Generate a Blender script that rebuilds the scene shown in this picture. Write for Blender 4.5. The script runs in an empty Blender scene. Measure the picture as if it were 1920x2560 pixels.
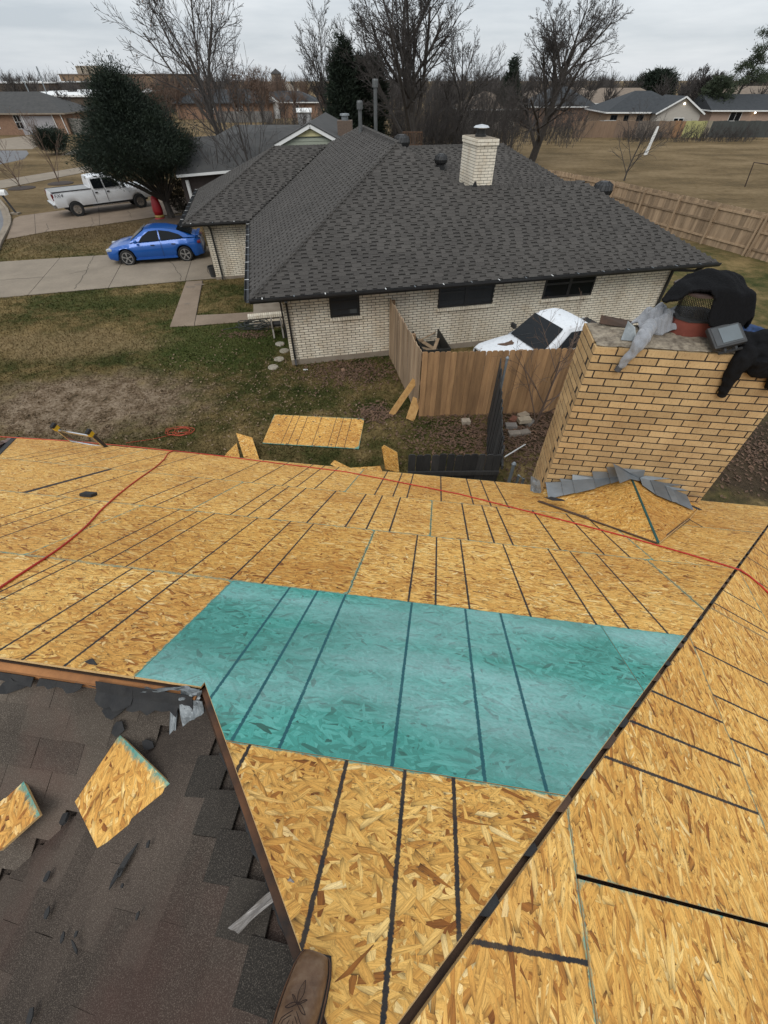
import bpy, math, random
import numpy as np
random.seed(7)
R = math.radians
scene = bpy.context.scene
# ------------------------------------------------------------------ camera
ZC = 6.4                       # lens height above the lawn, metres
F_PX, PITCH, ROLL = 1045.0, R(46.268), R(0.105)   # on the 1920 x 2560 photograph
def _cam():
    cp, sp = math.cos(PITCH), math.sin(PITCH)
    r = np.array([1, 0, 0.]); d = np.array([0, -sp, -cp]); f = np.array([0, cp, -sp])
    cr, sr = math.cos(ROLL), math.sin(ROLL)
    return np.array([cr*r+sr*d, -sr*r+cr*d, f])
CM = _cam()
from mathutils import Matrix, Vector
cam = bpy.data.objects.new('camera', bpy.data.cameras.new('camera'))
scene.collection.objects.link(cam)
cam.data.sensor_fit = 'HORIZONTAL'; cam.data.sensor_width = 36
cam.data.lens = 36*F_PX/1920
cam.data.clip_start = 0.05; cam.data.clip_end = 2000
rx, up, bk = CM[0], -CM[1], -CM[2]
cam.matrix_world = Matrix(((rx[0], up[0], bk[0], 0), (rx[1], up[1], bk[1], 0), (rx[2], up[2], bk[2], ZC), (0, 0, 0, 1)))
scene.camera = cam
# ------------------------------------------------------------------ world: even overcast
world = bpy.data.worlds.new('World'); scene.world = world; world.use_nodes = True
nt = world.node_tree; nt.nodes.clear()
wo = nt.nodes.new('ShaderNodeOutputWorld')
SUN_EL, SUN_AZ = R(46), R(200)
sky = nt.nodes.new('ShaderNodeTexSky'); sky.sky_type = 'NISHITA'; sky.sun_disc = False
sky.sun_elevation = SUN_EL; sky.sun_rotation = SUN_AZ
b1 = nt.nodes.new('ShaderNodeBackground'); b1.inputs[1].default_value = 0.05
nt.links.new(sky.outputs[0], b1.inputs[0])
tc = nt.nodes.new('ShaderNodeTexCoord'); mp = nt.nodes.new('ShaderNodeMapping')
mp.inputs['Scale'].default_value = (1.6, 1.6, 13)
nz = nt.nodes.new('ShaderNodeTexNoise'); nz.inputs['Scale'].default_value = 2.2; nz.inputs['Detail'].default_value = 7; nz.inputs['Roughness'].default_value = .55
cr = nt.nodes.new('ShaderNodeValToRGB')
cr.color_ramp.elements[0].position = .34; cr.color_ramp.elements[0].color = (.47, .515, .56, 1)
cr.color_ramp.elements[1].position = .68; cr.color_ramp.elements[1].color = (.66, .69, .72, 1)
sx = nt.nodes.new('ShaderNodeSeparateXYZ'); mr = nt.nodes.new('ShaderNodeMapRange')
mr.inputs['From Min'].default_value = 0; mr.inputs['From Max'].default_value = 1
mr.inputs['To Min'].default_value = .92; mr.inputs['To Max'].default_value = 1.55   # an overcast sky is brighter overhead
b2 = nt.nodes.new('ShaderNodeBackground')
nt.links.new(tc.outputs['Generated'], mp.inputs[0]); nt.links.new(mp.outputs[0], nz.inputs['Vector'])
nt.links.new(nz.outputs['Fac'], cr.inputs[0]); nt.links.new(cr.outputs[0], b2.inputs[0])
nt.links.new(tc.outputs['Generated'], sx.inputs[0]); nt.links.new(sx.outputs[2], mr.inputs['Value'])
nt.links.new(mr.outputs[0], b2.inputs[1])
mx = nt.nodes.new('ShaderNodeMixShader'); mx.inputs[0].default_value = .88
nt.links.new(b1.outputs[0], mx.inputs[1]); nt.links.new(b2.outputs[0], mx.inputs[2]); nt.links.new(mx.outputs[0], wo.inputs[0])
sun = bpy.data.objects.new('sun', bpy.data.lights.new('sun', 'SUN')); scene.collection.objects.link(sun)
sun.data.energy = 1.15; sun.data.angle = R(35); sun.data.color = (1, .97, .92)
_sd = Vector((math.cos(SUN_EL)*math.sin(SUN_AZ), math.cos(SUN_EL)*math.cos(SUN_AZ), math.sin(SUN_EL)))
sun.rotation_euler = _sd.to_track_quat('Z', 'Y').to_euler(); sun.location = (0, 0, 30)
vs = scene.view_settings; vs.view_transform = 'Standard'; vs.look = 'None'; vs.exposure = 0.42; vs.gamma = 1
scene.cycles.max_bounces = 6; scene.cycles.transparent_max_bounces = 8
# ------------------------------------------------------------------ from pixels to places
AZ1, SL, AZ2 = R(-8.183), R(28.476), R(12.4)
TS = math.tan(SL)
def V3(*a): return np.array(a, float)
ez = V3(0, 0, 1)
ee = V3(math.cos(AZ1), math.sin(AZ1), 0); en = V3(-math.sin(AZ1), math.cos(AZ1), 0)   # our house: along eave, towards eave
h1 = V3(math.cos(AZ2), math.sin(AZ2), 0); h2 = V3(-math.sin(AZ2), math.cos(AZ2), 0)   # next house
CAMP = V3(0, 0, ZC)
def ray(x, y): return CM.T @ np.array([(x-960)/F_PX, (y-1280)/F_PX, 1.])
def G(x, y, z=0.):
    w = ray(x, y); return CAMP + w*((z-ZC)/w[2])
def onplane(x, y, p0, nrm):
    w = ray(x, y); return CAMP + w*(((p0-CAMP)@nrm)/(w@nrm))
def far(x, Y, y=200.):
    """place at ground distance Y (metres ahead) under pixel column x"""
    w = ray(x, y); k = Y/w[1]; return V3(w[0]*k, Y, 0)
def zat(X, x, y):
    w = ray(x, y); return ZC + w[2]*math.hypot(X[0], X[1])/math.hypot(w[0], w[1])
def W(a, b, z): return ee*a + en*b + ez*z
DR = 1.38
NR = math.sin(SL)*en + math.cos(SL)*ez
uu = math.cos(SL)*en - math.sin(SL)*ez
def roofpt(a, b, lift=0.): return CAMP - NR*(DR-lift) + ee*a + uu*b
def rpx(x, y):
    w = ray(x, y); X = w*(-DR/(NR@w)); return X@ee, X@uu
L0 = G(625, 752, 2.2)
def H(s, v, z=0.): return V3(L0[0], L0[1], 0) + h1*s + h2*v + ez*z
# ------------------------------------------------------------------ mesh helpers
coll = scene.collection
ORI = {}
def tag(o, label=None, cat=None, group=None, kind=None):
    if label: o['label'] = label
    if cat: o['category'] = cat
    if group: o['group'] = group
    if kind: o['kind'] = kind
    return o
def thing(name, loc, label, cat, group=None, rz=None):
    o = bpy.data.objects.new(name, None); coll.objects.link(o); o.empty_display_size = .2
    o.location = [float(c) for c in loc]
    if rz is not None: o.rotation_euler = (0, 0, rz); ORI[o.name] = V3(0, 0, 0)
    else: ORI[o.name] = V3(*loc)
    return tag(o, label, cat, group)
class MB:
    def __init__(s): s.v = []; s.f = []; s.m = []
    def poly(s, pts, mi=0):
        i = len(s.v); s.v += [tuple(map(float, p)) for p in pts]; s.f.append(tuple(range(i, i+len(pts)))); s.m.append(mi)
    def add(s, pts, faces, mi=0):
        i = len(s.v); s.v += [tuple(map(float, p)) for p in pts]
        for f in faces: s.f.append(tuple(i+k for k in f)); s.m.append(mi)
    def prism(s, pts, off, mi=0, side=None):
        n = len(pts); a = [np.asarray(p, float) for p in pts]; b = [p+off for p in a]
        s.add(a+b, [tuple(range(n))[::-1], tuple(range(n, 2*n))], mi)
        s.add(a+b, [(i, (i+1) % n, n+(i+1) % n, n+i) for i in range(n)], mi if side is None else side)
    def box(s, c, ax, ay, az, mi=0):
        """c centre; half-axis vectors"""
        c, ax, ay, az = [np.asarray(q, float) for q in (c, ax, ay, az)]
        s.add([c-ax-ay-az, c+ax-ay-az, c+ax+ay-az, c-ax+ay-az, c-ax-ay+az, c+ax-ay+az, c+ax+ay+az, c-ax+ay+az],
              [(3, 2, 1, 0), (4, 5, 6, 7), (0, 1, 5, 4), (1, 2, 6, 5), (2, 3, 7, 6), (3, 0, 4, 7)], mi)
    def bar(s, p, q, w, h, upv=ez, mi=0):
        p, q = np.asarray(p, float), np.asarray(q, float); d = q-p; l = np.linalg.norm(d); d = d/l
        sd = np.cross(d, upv); nn = np.linalg.norm(sd)
        if nn < 1e-6: sd = np.cross(d, V3(1, 0, 0)); nn = np.linalg.norm(sd)
        sd = sd/nn; u2 = np.cross(sd, d)
        s.box((p+q)/2, d*l/2, sd*w/2, u2*h/2, mi)
    def tube(s, pts, rad, n=6, mi=0, cap=True):
        pts = [np.asarray(p, float) for p in pts]; k = len(pts)
        if not hasattr(rad, '__len__'): rad = [rad]*k
        ref = None; rings = []
        base = len(s.v)
        for i in range(k):
            d = pts[min(i+1, k-1)]-pts[max(i-1, 0)]; l = np.linalg.norm(d); d = d/l if l > 1e-9 else ez
            if ref is None:
                ref = np.cross(d, ez if abs(d[2]) < .9 else V3(1, 0, 0))
            ref = ref-d*(ref@d); ln = np.linalg.norm(ref)
            ref = ref/ln if ln > 1e-9 else V3(1, 0, 0)
            b = np.cross(d, ref)
            for j in range(n):
                a = 2*math.pi*j/n; q = pts[i]+(ref*math.cos(a)+b*math.sin(a))*rad[i]
                s.v.append((float(q[0]), float(q[1]), float(q[2])))
        for i in range(k-1):
            for j in range(n):
                s.f.append((base+i*n+j, base+i*n+(j+1) % n, base+(i+1)*n+(j+1) % n, base+(i+1)*n+j)); s.m.append(mi)
        if cap:
            s.f.append(tuple(base+j for j in range(n))[::-1]); s.m.append(mi)
            s.f.append(tuple(base+(k-1)*n+j for j in range(n))); s.m.append(mi)
    def lathe(s, c, prof, n=16, mi=0, axis=None, ref=None):
        c = np.asarray(c, float); A = ez if axis is None else axis/np.linalg.norm(axis)
        X = np.cross(A, V3(0, 1, 0) if abs(A[1]) < .9 else V3(1, 0, 0)); X = X/np.linalg.norm(X); Y = np.cross(A, X)
        base = len(s.v)
        for r, z in prof:
            for j in range(n):
                a = 2*math.pi*j/n; s.v.append(tuple(c+A*z+(X*math.cos(a)+Y*math.sin(a))*r))
        for i in range(len(prof)-1):
            for j in range(n):
                s.f.append((base+i*n+j, base+i*n+(j+1) % n, base+(i+1)*n+(j+1) % n, base+(i+1)*n+j)); s.m.append(mi)
        s.f.append(tuple(base+j for j in range(n))[::-1]); s.m.append(mi)
        k = len(prof)-1; s.f.append(tuple(base+k*n+j for j in range(n))); s.m.append(mi)
    def segs(s, P_, Q_, r0, r1):
        """many straight three-sided twigs at once (arrays)"""
        P_, Q_ = np.asarray(P_, float), np.asarray(Q_, float); r0 = np.broadcast_to(np.asarray(r0, float), (len(P_),))[:, None]; r1 = np.broadcast_to(np.asarray(r1, float), (len(P_),))[:, None]
        d = Q_-P_; d = d/(np.linalg.norm(d, axis=1, keepdims=True)+1e-9); ref = np.where(np.abs(d[:, 2:3]) < .9, np.array([[0, 0, 1.]]), np.array([[1., 0, 0]]))
        x = np.cross(d, ref); x /= (np.linalg.norm(x, axis=1, keepdims=True)+1e-9); y = np.cross(d, x); vs_ = []
        for c_, r_ in ((P_, r0), (Q_, r1)):
            for a in (0, 2.0944, 4.18879): vs_.append(c_+(x*math.cos(a)+y*math.sin(a))*r_)
        v = np.stack(vs_, 1).reshape(-1, 3); b = len(s.v); s.v += [tuple(t) for t in v.tolist()]
        i = (np.arange(len(P_))*6+b)[:, None]; f = np.concatenate([i+np.array([[0, 1, 4, 3]]), i+np.array([[1, 2, 5, 4]]), i+np.array([[2, 0, 3, 5]])])
        s.f += [tuple(t) for t in f.tolist()]; s.m += [0]*len(f)
    def build(s, name, mats, parent=None, smooth=False, bevel=0, origin=None, label=None):
        mats = mats if isinstance(mats, (list, tuple)) else [mats]
        v = np.array(s.v)
        if origin is None:
            lo, hi = v.min(0), v.max(0); origin = V3((lo[0]+hi[0])/2, (lo[1]+hi[1])/2, lo[2])
        me = bpy.data.meshes.new(name); me.from_pydata([tuple(x) for x in (v-origin)], [], s.f)
        for m in mats: me.materials.append(m)
        if len(mats) > 1: me.polygons.foreach_set('material_index', s.m)
        if smooth: me.polygons.foreach_set('use_smooth', [True]*len(me.polygons))
        me.update()
        o = bpy.data.objects.new(name, me); coll.objects.link(o)
        if parent is not None:
            o.parent = parent; loc = origin-ORI[parent.name]; ORI[o.name] = V3(*origin)
        else: loc = origin; ORI[o.name] = V3(*origin)
        o.location = [float(c) for c in loc]
        if bevel:
            md = o.modifiers.new('bevel', 'BEVEL'); md.width = bevel; md.segments = 2; md.limit_method = 'ANGLE'
        if label: o['label'] = label
        return o
def inst(name, mesh, parent, loc, rz=0., rot=None, scale=None):
    o = bpy.data.objects.new(name, mesh); coll.objects.link(o); o.parent = parent
    q = np.asarray(loc, float)-ORI[parent.name]; o.location = [float(c) for c in q]
    o.rotation_euler = rot if rot is not None else (0, 0, rz)
    if scale is not None: o.scale = scale
    ORI[o.name] = V3(*loc)
    return o
# ------------------------------------------------------------------ materials
class N:
    def __init__(s, name):
        s.m = bpy.data.materials.new(name); s.m.use_nodes = True; s.t = s.m.node_tree
        s.b = s.t.nodes['Principled BSDF']; s.o = s.t.nodes['Material Output']
    def n(s, typ, **kw):
        q = s.t.nodes.new(typ)
        for k, v in kw.items():
            if k in q.inputs: q.inputs[k].default_value = v
            else: setattr(q, k, v)
        return q
    def l(s, a, b): s.t.links.new(a, b)
    def math(s, op, a, b=None, c=None):
        q = s.t.nodes.new('ShaderNodeMath'); q.operation = op
        for i, x in enumerate((a, b, c)):
            if x is None: continue
            if isinstance(x, (int, float)): q.inputs[i].default_value = x
            else: s.l(x, q.inputs[i])
        return q.outputs[0]
    def mix(s, fac, a, b, mode='MIX'):
        q = s.t.nodes.new('ShaderNodeMix'); q.data_type = 'RGBA'; q.blend_type = mode
        for sock, x in ((q.inputs[0], fac), (q.inputs[6], a), (q.inputs[7], b)):
            if isinstance(x, (int, float)): sock.default_value = x
            elif isinstance(x, tuple): sock.default_value = x if len(x) == 4 else (*x, 1)
            else: s.l(x, sock)
        return q.outputs[2]
    def ramp(s, fac, stops, interp='LINEAR'):
        q = s.t.nodes.new('ShaderNodeValToRGB'); r = q.color_ramp; r.interpolation = interp
        while len(r.elements) < len(stops): r.elements.new(.5)
        for e_, (p, c) in zip(r.elements, stops):
            e_.position = p; e_.color = (*c, 1) if len(c) == 3 else c
        s.l(fac, q.inputs[0]); return q.outputs[0]
    def noise(s, vec, scale, detail=4, rough=.55, dist=0):
        q = s.n('ShaderNodeTexNoise', Scale=scale, Detail=detail, Roughness=rough, Distortion=dist)
        if vec is not None: s.l(vec, q.inputs['Vector'])
        return q.outputs['Fac']
    def map(s, vec, scale=(1, 1, 1), rot=(0, 0, 0), loc=(0, 0, 0)):
        q = s.n('ShaderNodeMapping', Scale=scale, Rotation=rot, Location=loc); s.l(vec, q.inputs[0]); return q.outputs[0]
    def bump(s, h, strength, dist=.01):
        q = s.n('ShaderNodeBump', Strength=strength, Distance=dist); s.l(h, q.inputs['Height']); s.l(q.outputs[0], s.b.inputs['Normal'])
    def obj(s): return s.n('ShaderNodeTexCoord').outputs['Object']
    def pos(s): return s.n('ShaderNodeNewGeometry').outputs['Position']
    def rnd(s): return s.n('ShaderNodeObjectInfo').outputs['Random']
def pm(name, c1, c2=None, scale=6., rough=.8, bump=.0, rand=0., metal=0., stretch=None, fine=0., spec=None, detail=5, coat=0., bdist=.01, space='pos'):
    """two-tone procedural material with fine grain, per-object tone and bump"""
    k = N(name); c2 = c2 or tuple(x*.7 for x in c1)
    v = k.pos() if space == 'pos' else k.obj()
    if stretch: v = k.map(v, stretch)
    f = k.noise(v, scale, detail)
    f2 = k.ramp(f, [(.3, (0, 0, 0)), (.7, (1, 1, 1))])
    c = k.mix(f2, tuple(c1), tuple(c2))
    if fine:
        g = k.noise(v, scale*14, 3, .7); g = k.math('MULTIPLY_ADD', g, fine*2, 1-fine)
        c = k.mix(1., c, g, 'MULTIPLY')
    if rand:
        r = k.math('MULTIPLY_ADD', k.rnd(), rand*2, 1-rand); c = k.mix(1., c, r, 'MULTIPLY')
    k.l(c, k.b.inputs['Base Color']); k.b.inputs['Roughness'].default_value = rough; k.b.inputs['Metallic'].default_value = metal
    if spec is not None: k.b.inputs['Specular IOR Level'].default_value = spec
    if coat: k.b.inputs['Coat Weight'].default_value = coat; k.b.inputs['Coat Roughness'].default_value = .08
    if bump: k.bump(k.noise(v, scale*3, 6, .65), bump, bdist)
    return k.m
def osb_material():
    k = N('osb'); uv = k.n('ShaderNodeUVMap', uv_map='plan').outputs[0]
    at = k.n('ShaderNodeAttribute', attribute_name='mk'); se = k.n('ShaderNodeSeparateColor'); k.l(at.outputs['Color'], se.inputs[0])
    line, edge, rn, green = se.outputs[0], se.outputs[1], se.outputs[2], at.outputs['Alpha']
    dn = k.n('ShaderNodeTexNoise', Scale=9., Detail=1.); k.l(uv, dn.inputs['Vector'])
    dv = k.n('ShaderNodeVectorMath', operation='MULTIPLY_ADD'); k.l(dn.outputs['Color'], dv.inputs[0]); dv.inputs[1].default_value = (.012, .012, 0); k.l(uv, dv.inputs[2])
    vec = dv.outputs[0]
    chaos = k.math('GREATER_THAN', rn, 1.5); rn = k.math('MODULO', rn, 2.)
    hh = vv = an = ds = None
    for ang, sx_, sy_, w in ((4, 11, 70, 1.), (20, 13, 62, .99), (-19, 12, 66, .99), (43, 15, 60, .92), (-47, 15, 62, .91), (80, 17, 64, .83)):
        q = k.n('ShaderNodeTexVoronoi', voronoi_dimensions='2D', Scale=1., Randomness=1.)
        k.l(k.map(k.map(vec, rot=(0, 0, R(ang))), (sx_, sy_, 1), loc=(ang*.37, ang*.11, 0)), q.inputs['Vector'])
        sc = k.n('ShaderNodeSeparateColor'); k.l(q.outputs['Color'], sc.inputs[0])
        h, v, a, d_ = k.math('MULTIPLY', sc.outputs[0], k.math('MULTIPLY_ADD', chaos, min(.16, 1.02-w), w)), sc.outputs[1], k.math('MULTIPLY_ADD', sc.outputs[2], .5, R(ang)-.25), q.outputs['Distance']
        if hh is None: hh, vv, an, ds = h, v, a, d_
        else:
            c = k.math('GREATER_THAN', h, hh)
            mixv = lambda x_, y_: k.math('MULTIPLY_ADD', k.math('SUBTRACT', y_, x_), c, x_)
            vv, an, ds = mixv(vv, v), mixv(an, a), mixv(ds, d_); hh = k.math('MAXIMUM', hh, h)
    vr = k.n('ShaderNodeVectorRotate', rotation_type='Z_AXIS'); k.l(uv, vr.inputs['Vector']); k.l(an, vr.inputs['Angle'])
    gg = k.noise(k.map(vr.outputs[0], (14, 260, 1)), 1., 3, .65)
    col = k.ramp(vv, [(0, (.25, .09, .016)), (.05, (.44, .195, .040)), (.16, (.64, .335, .078)), (.5, (.77, .445, .115)), (.84, (.84, .525, .155)), (.96, (.90, .64, .25)), (1, (.94, .74, .38))])
    big = k.noise(uv, 1.1, 4); col = k.mix(1., col, k.ramp(big, [(.3, (.80, .70, .60)), (.5, (.97, .94, .90)), (.7, (1.06, 1.06, 1.05))]), 'MULTIPLY')
    col = k.mix(1., col, k.ramp(gg, [(.22, (.30, .24, .18)), (.40, (.78, .75, .71)), (.56, (1.03, 1.02, 1.)), (.8, (1.22, 1.22, 1.2))]), 'MULTIPLY')
    col = k.mix(1., col, k.math('SUBTRACT', 1.04, k.math('MULTIPLY', k.math('POWER', ds, 2.5), .85)), 'MULTIPLY')  # each strand darkens towards its edges, ambient shade painted into the colour
    fs_ = k.noise(uv, 170, 3, .7); col = k.mix(k.math('MULTIPLY', k.ramp(fs_, [(.56, (0, 0, 0)), (.66, (1, 1, 1))]), .4), col, (.20, .09, .022))
    fs2 = k.noise(k.map(uv, (28, 60, 1)), 1., 4, .75); col = k.mix(k.math('MULTIPLY', k.ramp(fs2, [(.60, (0, 0, 0)), (.70, (1, 1, 1))]), .5), col, (.28, .125, .035))
    col = k.mix(1., col, k.mix(rn, (.90, .84, .74), (1.04, 1.04, 1.06)), 'MULTIPLY')
    sp = k.noise(k.map(uv, (60, 150, 1)), 1., 2, .5); spm = k.math('MULTIPLY', k.math('GREATER_THAN', sp, .64), k.math('GREATER_THAN', k.noise(uv, 1.7, 3), .56))
    col = k.mix(k.math('MULTIPLY', spm, .75), col, (.09, .05, .025))
    # teal sealed face
    tv = k.ramp(vv, [(0, (.03, .11, .085)), (.10, (.048, .225, .18)), (.6, (.064, .315, .262)), (1, (.11, .40, .34))])
    tv = k.mix(1., tv, k.math('MULTIPLY_ADD', gg, .7, .66), 'MULTIPLY')
    tv = k.mix(k.math('MULTIPLY', k.ramp(fs2, [(.58, (0, 0, 0)), (.68, (1, 1, 1))]), .55), tv, (.035, .11, .09))
    fr = k.math('MULTIPLY', k.ramp(k.noise(k.map(uv, (.55, 2.1, 1)), 1., 5, .6), [(.44, (0, 0, 0)), (.66, (1, 1, 1))]), k.math('MULTIPLY_ADD', k.noise(k.map(uv, (60, 90, 1)), 1., 3), 1.1, .1))
    tv = k.mix(k.math('MULTIPLY', fr, .82), tv, (.36, .55, .54))
    dk = k.ramp(k.noise(k.map(uv, (1.1, 1.4, 1), (0, 0, .4), (3, 1, 0)), 1., 5), [(.42, (0, 0, 0)), (.75, (1, 1, 1))])
    tv = k.mix(k.math('MULTIPLY', dk, .6), tv, (.055, .16, .135))
    col = k.mix(green, col, tv)
    # painted panel edge, then the printed framing lines
    en_ = k.math('ADD', edge, k.math('MULTIPLY_ADD', k.noise(uv, 22, 4, .7), 1.1, -.5))
    em = k.math('SUBTRACT', 1., k.ramp(en_, [(.08, (0, 0, 0)), (.34, (1, 1, 1))]))
    col = k.mix(k.math('MULTIPLY', em, .8), col, (.02, .27, .25))
    ln = k.math('ADD', line, k.math('MULTIPLY_ADD', k.noise(uv, 75, 4, .7), .46, -.23))
    lm = k.math('SUBTRACT', 1., k.ramp(ln, [(.17, (0, 0, 0)), (.25, (1, 1, 1))]))
    ink = k.math('MULTIPLY', lm, k.math('MULTIPLY_ADD', k.noise(uv, 9, 3), .3, .82))
    col = k.mix(ink, col, k.mix(green, (.018, .018, .02), (.012, .085, .10)))
    k.l(col, k.b.inputs['Base Color'])
    ro = k.math('MULTIPLY_ADD', green, -.2, .72); k.l(ro, k.b.inputs['Roughness']); k.b.inputs['Specular IOR Level'].default_value = .35
    k.bump(k.math('ADD', k.math('MULTIPLY', hh, .6), gg), .5, .003)
    return k.m
def brick_material(name, a, b, stain, rough=.85, streak=True, rand=.16):
    k = N(name); p = k.pos()
    c = k.mix(k.rnd(), a, b)
    c = k.mix(1., c, k.math('MULTIPLY_ADD', k.math('FRACT', k.math('MULTIPLY', k.rnd(), 7.31)), rand*2, 1-rand), 'MULTIPLY')
    w = k.noise(p, 3.1, 5); c = k.mix(k.math('MULTIPLY', k.ramp(w, [(.5, (0, 0, 0)), (.8, (1, 1, 1))]), .5), c, stain)
    g = k.noise(k.map(p, (75, 75, 30)), 1., 4, .75); c = k.mix(1., c, k.ramp(g, [(.26, (.40, .34, .28)), (.44, (.93, .92, .90)), (.6, (1.0, 1.0, 1.0)), (.8, (1.1, 1.1, 1.1))]), 'MULTIPLY')
    so = k.noise(k.map(p, (2.2, 2.2, .7)), 1., 5); c = k.mix(1., c, k.ramp(so, [(.3, (.78, .74, .70)), (.62, (1.05, 1.05, 1.05))]), 'MULTIPLY')
    k.l(c, k.b.inputs['Base Color']); k.b.inputs['Roughness'].default_value = rough
    k.bump(k.noise(p, 90, 4, .7), .35, .003)
    return k.m
def shingle_material(name, a, b, light, red=None, gran=420, rand=True, blot=.24):
    k = N(name); p = k.pos()
    if rand:
        tone = k.n('ShaderNodeAttribute', attribute_name='tone').outputs['Fac']
        tone = k.math('ADD', tone, k.math('MULTIPLY_ADD', k.rnd(), .3, -.15))
    else: tone = k.noise(p, 6, 3)
    c = k.mix(tone, a, b)
    g = k.noise(p, gran, 2, .6); c = k.mix(k.ramp(g, [(.52, (0, 0, 0)), (.66, (1, 1, 1))]), c, light)
    big = k.noise(p, 1.1, 5)
    c = k.mix(1., c, k.ramp(big, [(.3, (1-blot,)*3), (.7, (1+blot*.8,)*3)]), 'MULTIPLY')
    if red: c = k.mix(k.ramp(k.noise(p, 1.7, 4), [(.5, (0, 0, 0)), (.75, (.7, .7, .7))]), c, red)
    k.l(c, k.b.inputs['Base Color']); k.b.inputs['Roughness'].default_value = .93; k.b.inputs['Specular IOR Level'].default_value = .25
    k.bump(g, .5, .003)
    return k.m
M = {}
M['osb'] = osb_material()
M['osbside'] = pm('osb_edge', (.42, .26, .10), (.55, .37, .17), 90, .9, .3)
M['teal'] = pm('teal_edge_paint', (.02, .22, .21), (.03, .30, .29), 40, .7)
M['lumber'] = pm('framing_lumber', (.38, .165, .055), (.20, .085, .03), 5, .85, .2, rand=.15, stretch=(1, 1, 8), fine=.2)
M['tornlumber'] = pm('torn_edge_lumber', (.20, .08, .028), (.012, .011, .010), 5, .9, .3, stretch=(1, 1, .6), detail=7)
M['oldlumber'] = pm('aged_framing_lumber', (.10, .055, .03), (.05, .03, .02), 9, .9, .3, fine=.3)
M['felt'] = pm('black_felt', (.014, .014, .015), (.028, .027, .026), 14, .9, .4, fine=.3)
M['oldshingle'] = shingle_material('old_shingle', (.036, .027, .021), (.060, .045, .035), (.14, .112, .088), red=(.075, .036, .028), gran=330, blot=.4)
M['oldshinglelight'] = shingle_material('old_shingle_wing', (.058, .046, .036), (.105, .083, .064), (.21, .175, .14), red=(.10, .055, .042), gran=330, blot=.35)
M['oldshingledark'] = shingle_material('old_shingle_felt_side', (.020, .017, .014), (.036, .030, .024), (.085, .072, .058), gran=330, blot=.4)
M['newshingle'] = shingle_material('laminated_shingle', (.014, .013, .012), (.076, .069, .062), (.10, .094, .087), gran=150, blot=.1)
M['farshingle'] = pm('grey_far_shingle', (.062, .060, .057), (.040, .040, .039), 2.2, .95, fine=.25)
M['darkshingle'] = pm('dark_far_shingle', (.024, .027, .030), (.038, .042, .046), 2.2, .95, fine=.25)
M['tanshingle'] = pm('tan_far_shingle', (.21, .165, .125), (.16, .125, .095), 2.2, .95, fine=.2)
M['tanbrick'] = brick_material('buff_brick', (.52, .365, .185), (.44, .295, .14), (.35, .215, .095))
M['whitebrick'] = brick_material('painted_white_brick', (.84, .78, .66), (.76, .70, .58), (.62, .48, .30), rand=.08)
M['mortar'] = pm('dark_mortar', (.026, .020, .016), (.017, .013, .011), 12, .95, .3, fine=.3)
M['greymortar'] = pm('brown_grey_mortar', (.085, .068, .05), (.06, .05, .038), 9, .95, .3)
M['redbrick'] = pm('reddish_brown_brick', (.28, .17, .11), (.20, .12, .08), 5, .95, fine=.35, rand=.2)
M['concrete'] = pm('driveway_concrete', (.245, .200, .148), (.185, .150, .110), .9, .9, .15, fine=.22)
M['concrete2'] = pm('walk_concrete', (.225, .168, .118), (.175, .128, .088), 1.1, .9, .15, fine=.25)
M['crown'] = pm('mortar_crown', (.35, .295, .22), (.11, .085, .06), 16, .95, .9, fine=.5, bdist=.02)
M['foundation'] = pm('foundation_concrete', (.27, .23, .18), (.20, .16, .12), 3, .95, .2, fine=.2)
M['asphalt'] = pm('street_asphalt', (.16, .16, .165), (.12, .12, .125), .8, .95, fine=.3)
M['joint'] = pm('dark_joint', (.045, .036, .027), None, 5, .95)  # even dark tone for slab joints and cracks
M['black'] = pm('black_gutter_paint', (.012, .012, .013), (.02, .02, .02), 4, .45, rand=.1)
M['blackwood'] = pm('black_stained_board', (.016, .016, .016), (.034, .032, .030), 8, .85, .3, rand=.4, stretch=(6, 6, .6))
M['glass'] = pm('dark_window_glass', (.008, .010, .012), None, 2, .12, spec=.22)
M['blind'] = pm('window_screen', (.034, .037, .040), (.024, .026, .029), 40, .5, spec=.3)
M['cedarboard'] = pm('cedar_board', (.37, .215, .10), (.22, .125, .06), 1.2, .9, .3, rand=.28, stretch=(9, 9, 1.1), fine=.3)
M['greyboard'] = pm('weathered_board', (.37, .265, .17), (.24, .165, .10), 1.2, .92, .3, rand=.28, stretch=(7, 7, 1.0), fine=.25)
M['rail'] = pm('fence_rail_wood', (.26, .16, .085), (.18, .11, .06), 3, .9, rand=.15)
M['flash'] = pm('galvanised_flashing', (.22, .245, .265), (.16, .18, .195), 7, .5, .1, rand=.2, metal=.35)
M['oldmetal'] = pm('dull_metal', (.25, .27, .28), (.13, .145, .15), 12, .5, .3, metal=.5, fine=.3)
M['white'] = pm('white_trim', (.72, .72, .70), (.66, .66, .64), 3, .6)
M['bark'] = pm('grey_bark', (.060, .050, .042), (.035, .030, .026), 6, .95, .4, fine=.3)
M['twig'] = pm('winter_twig', (.058, .050, .045), (.040, .035, .032), 4, .95)
M['browntwig'] = pm('brown_twig', (.13, .085, .06), (.09, .06, .045), 4, .95)
M['deadleaf'] = pm('dead_leaf', (.12, .068, .04), (.07, .04, .026), 3, .9, rand=.2)
M['cedarleaf'] = pm('juniper_foliage', (.013, .025, .010), (.007, .014, .008), 1.6, .85, fine=.3)
M['pineleaf'] = pm('pine_foliage', (.045, .06, .028), (.026, .038, .02), 1.2, .85, fine=.3)
M['rubber'] = pm('tyre_rubber', (.012, .012, .012), (.02, .02, .02), 20, .9)
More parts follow.
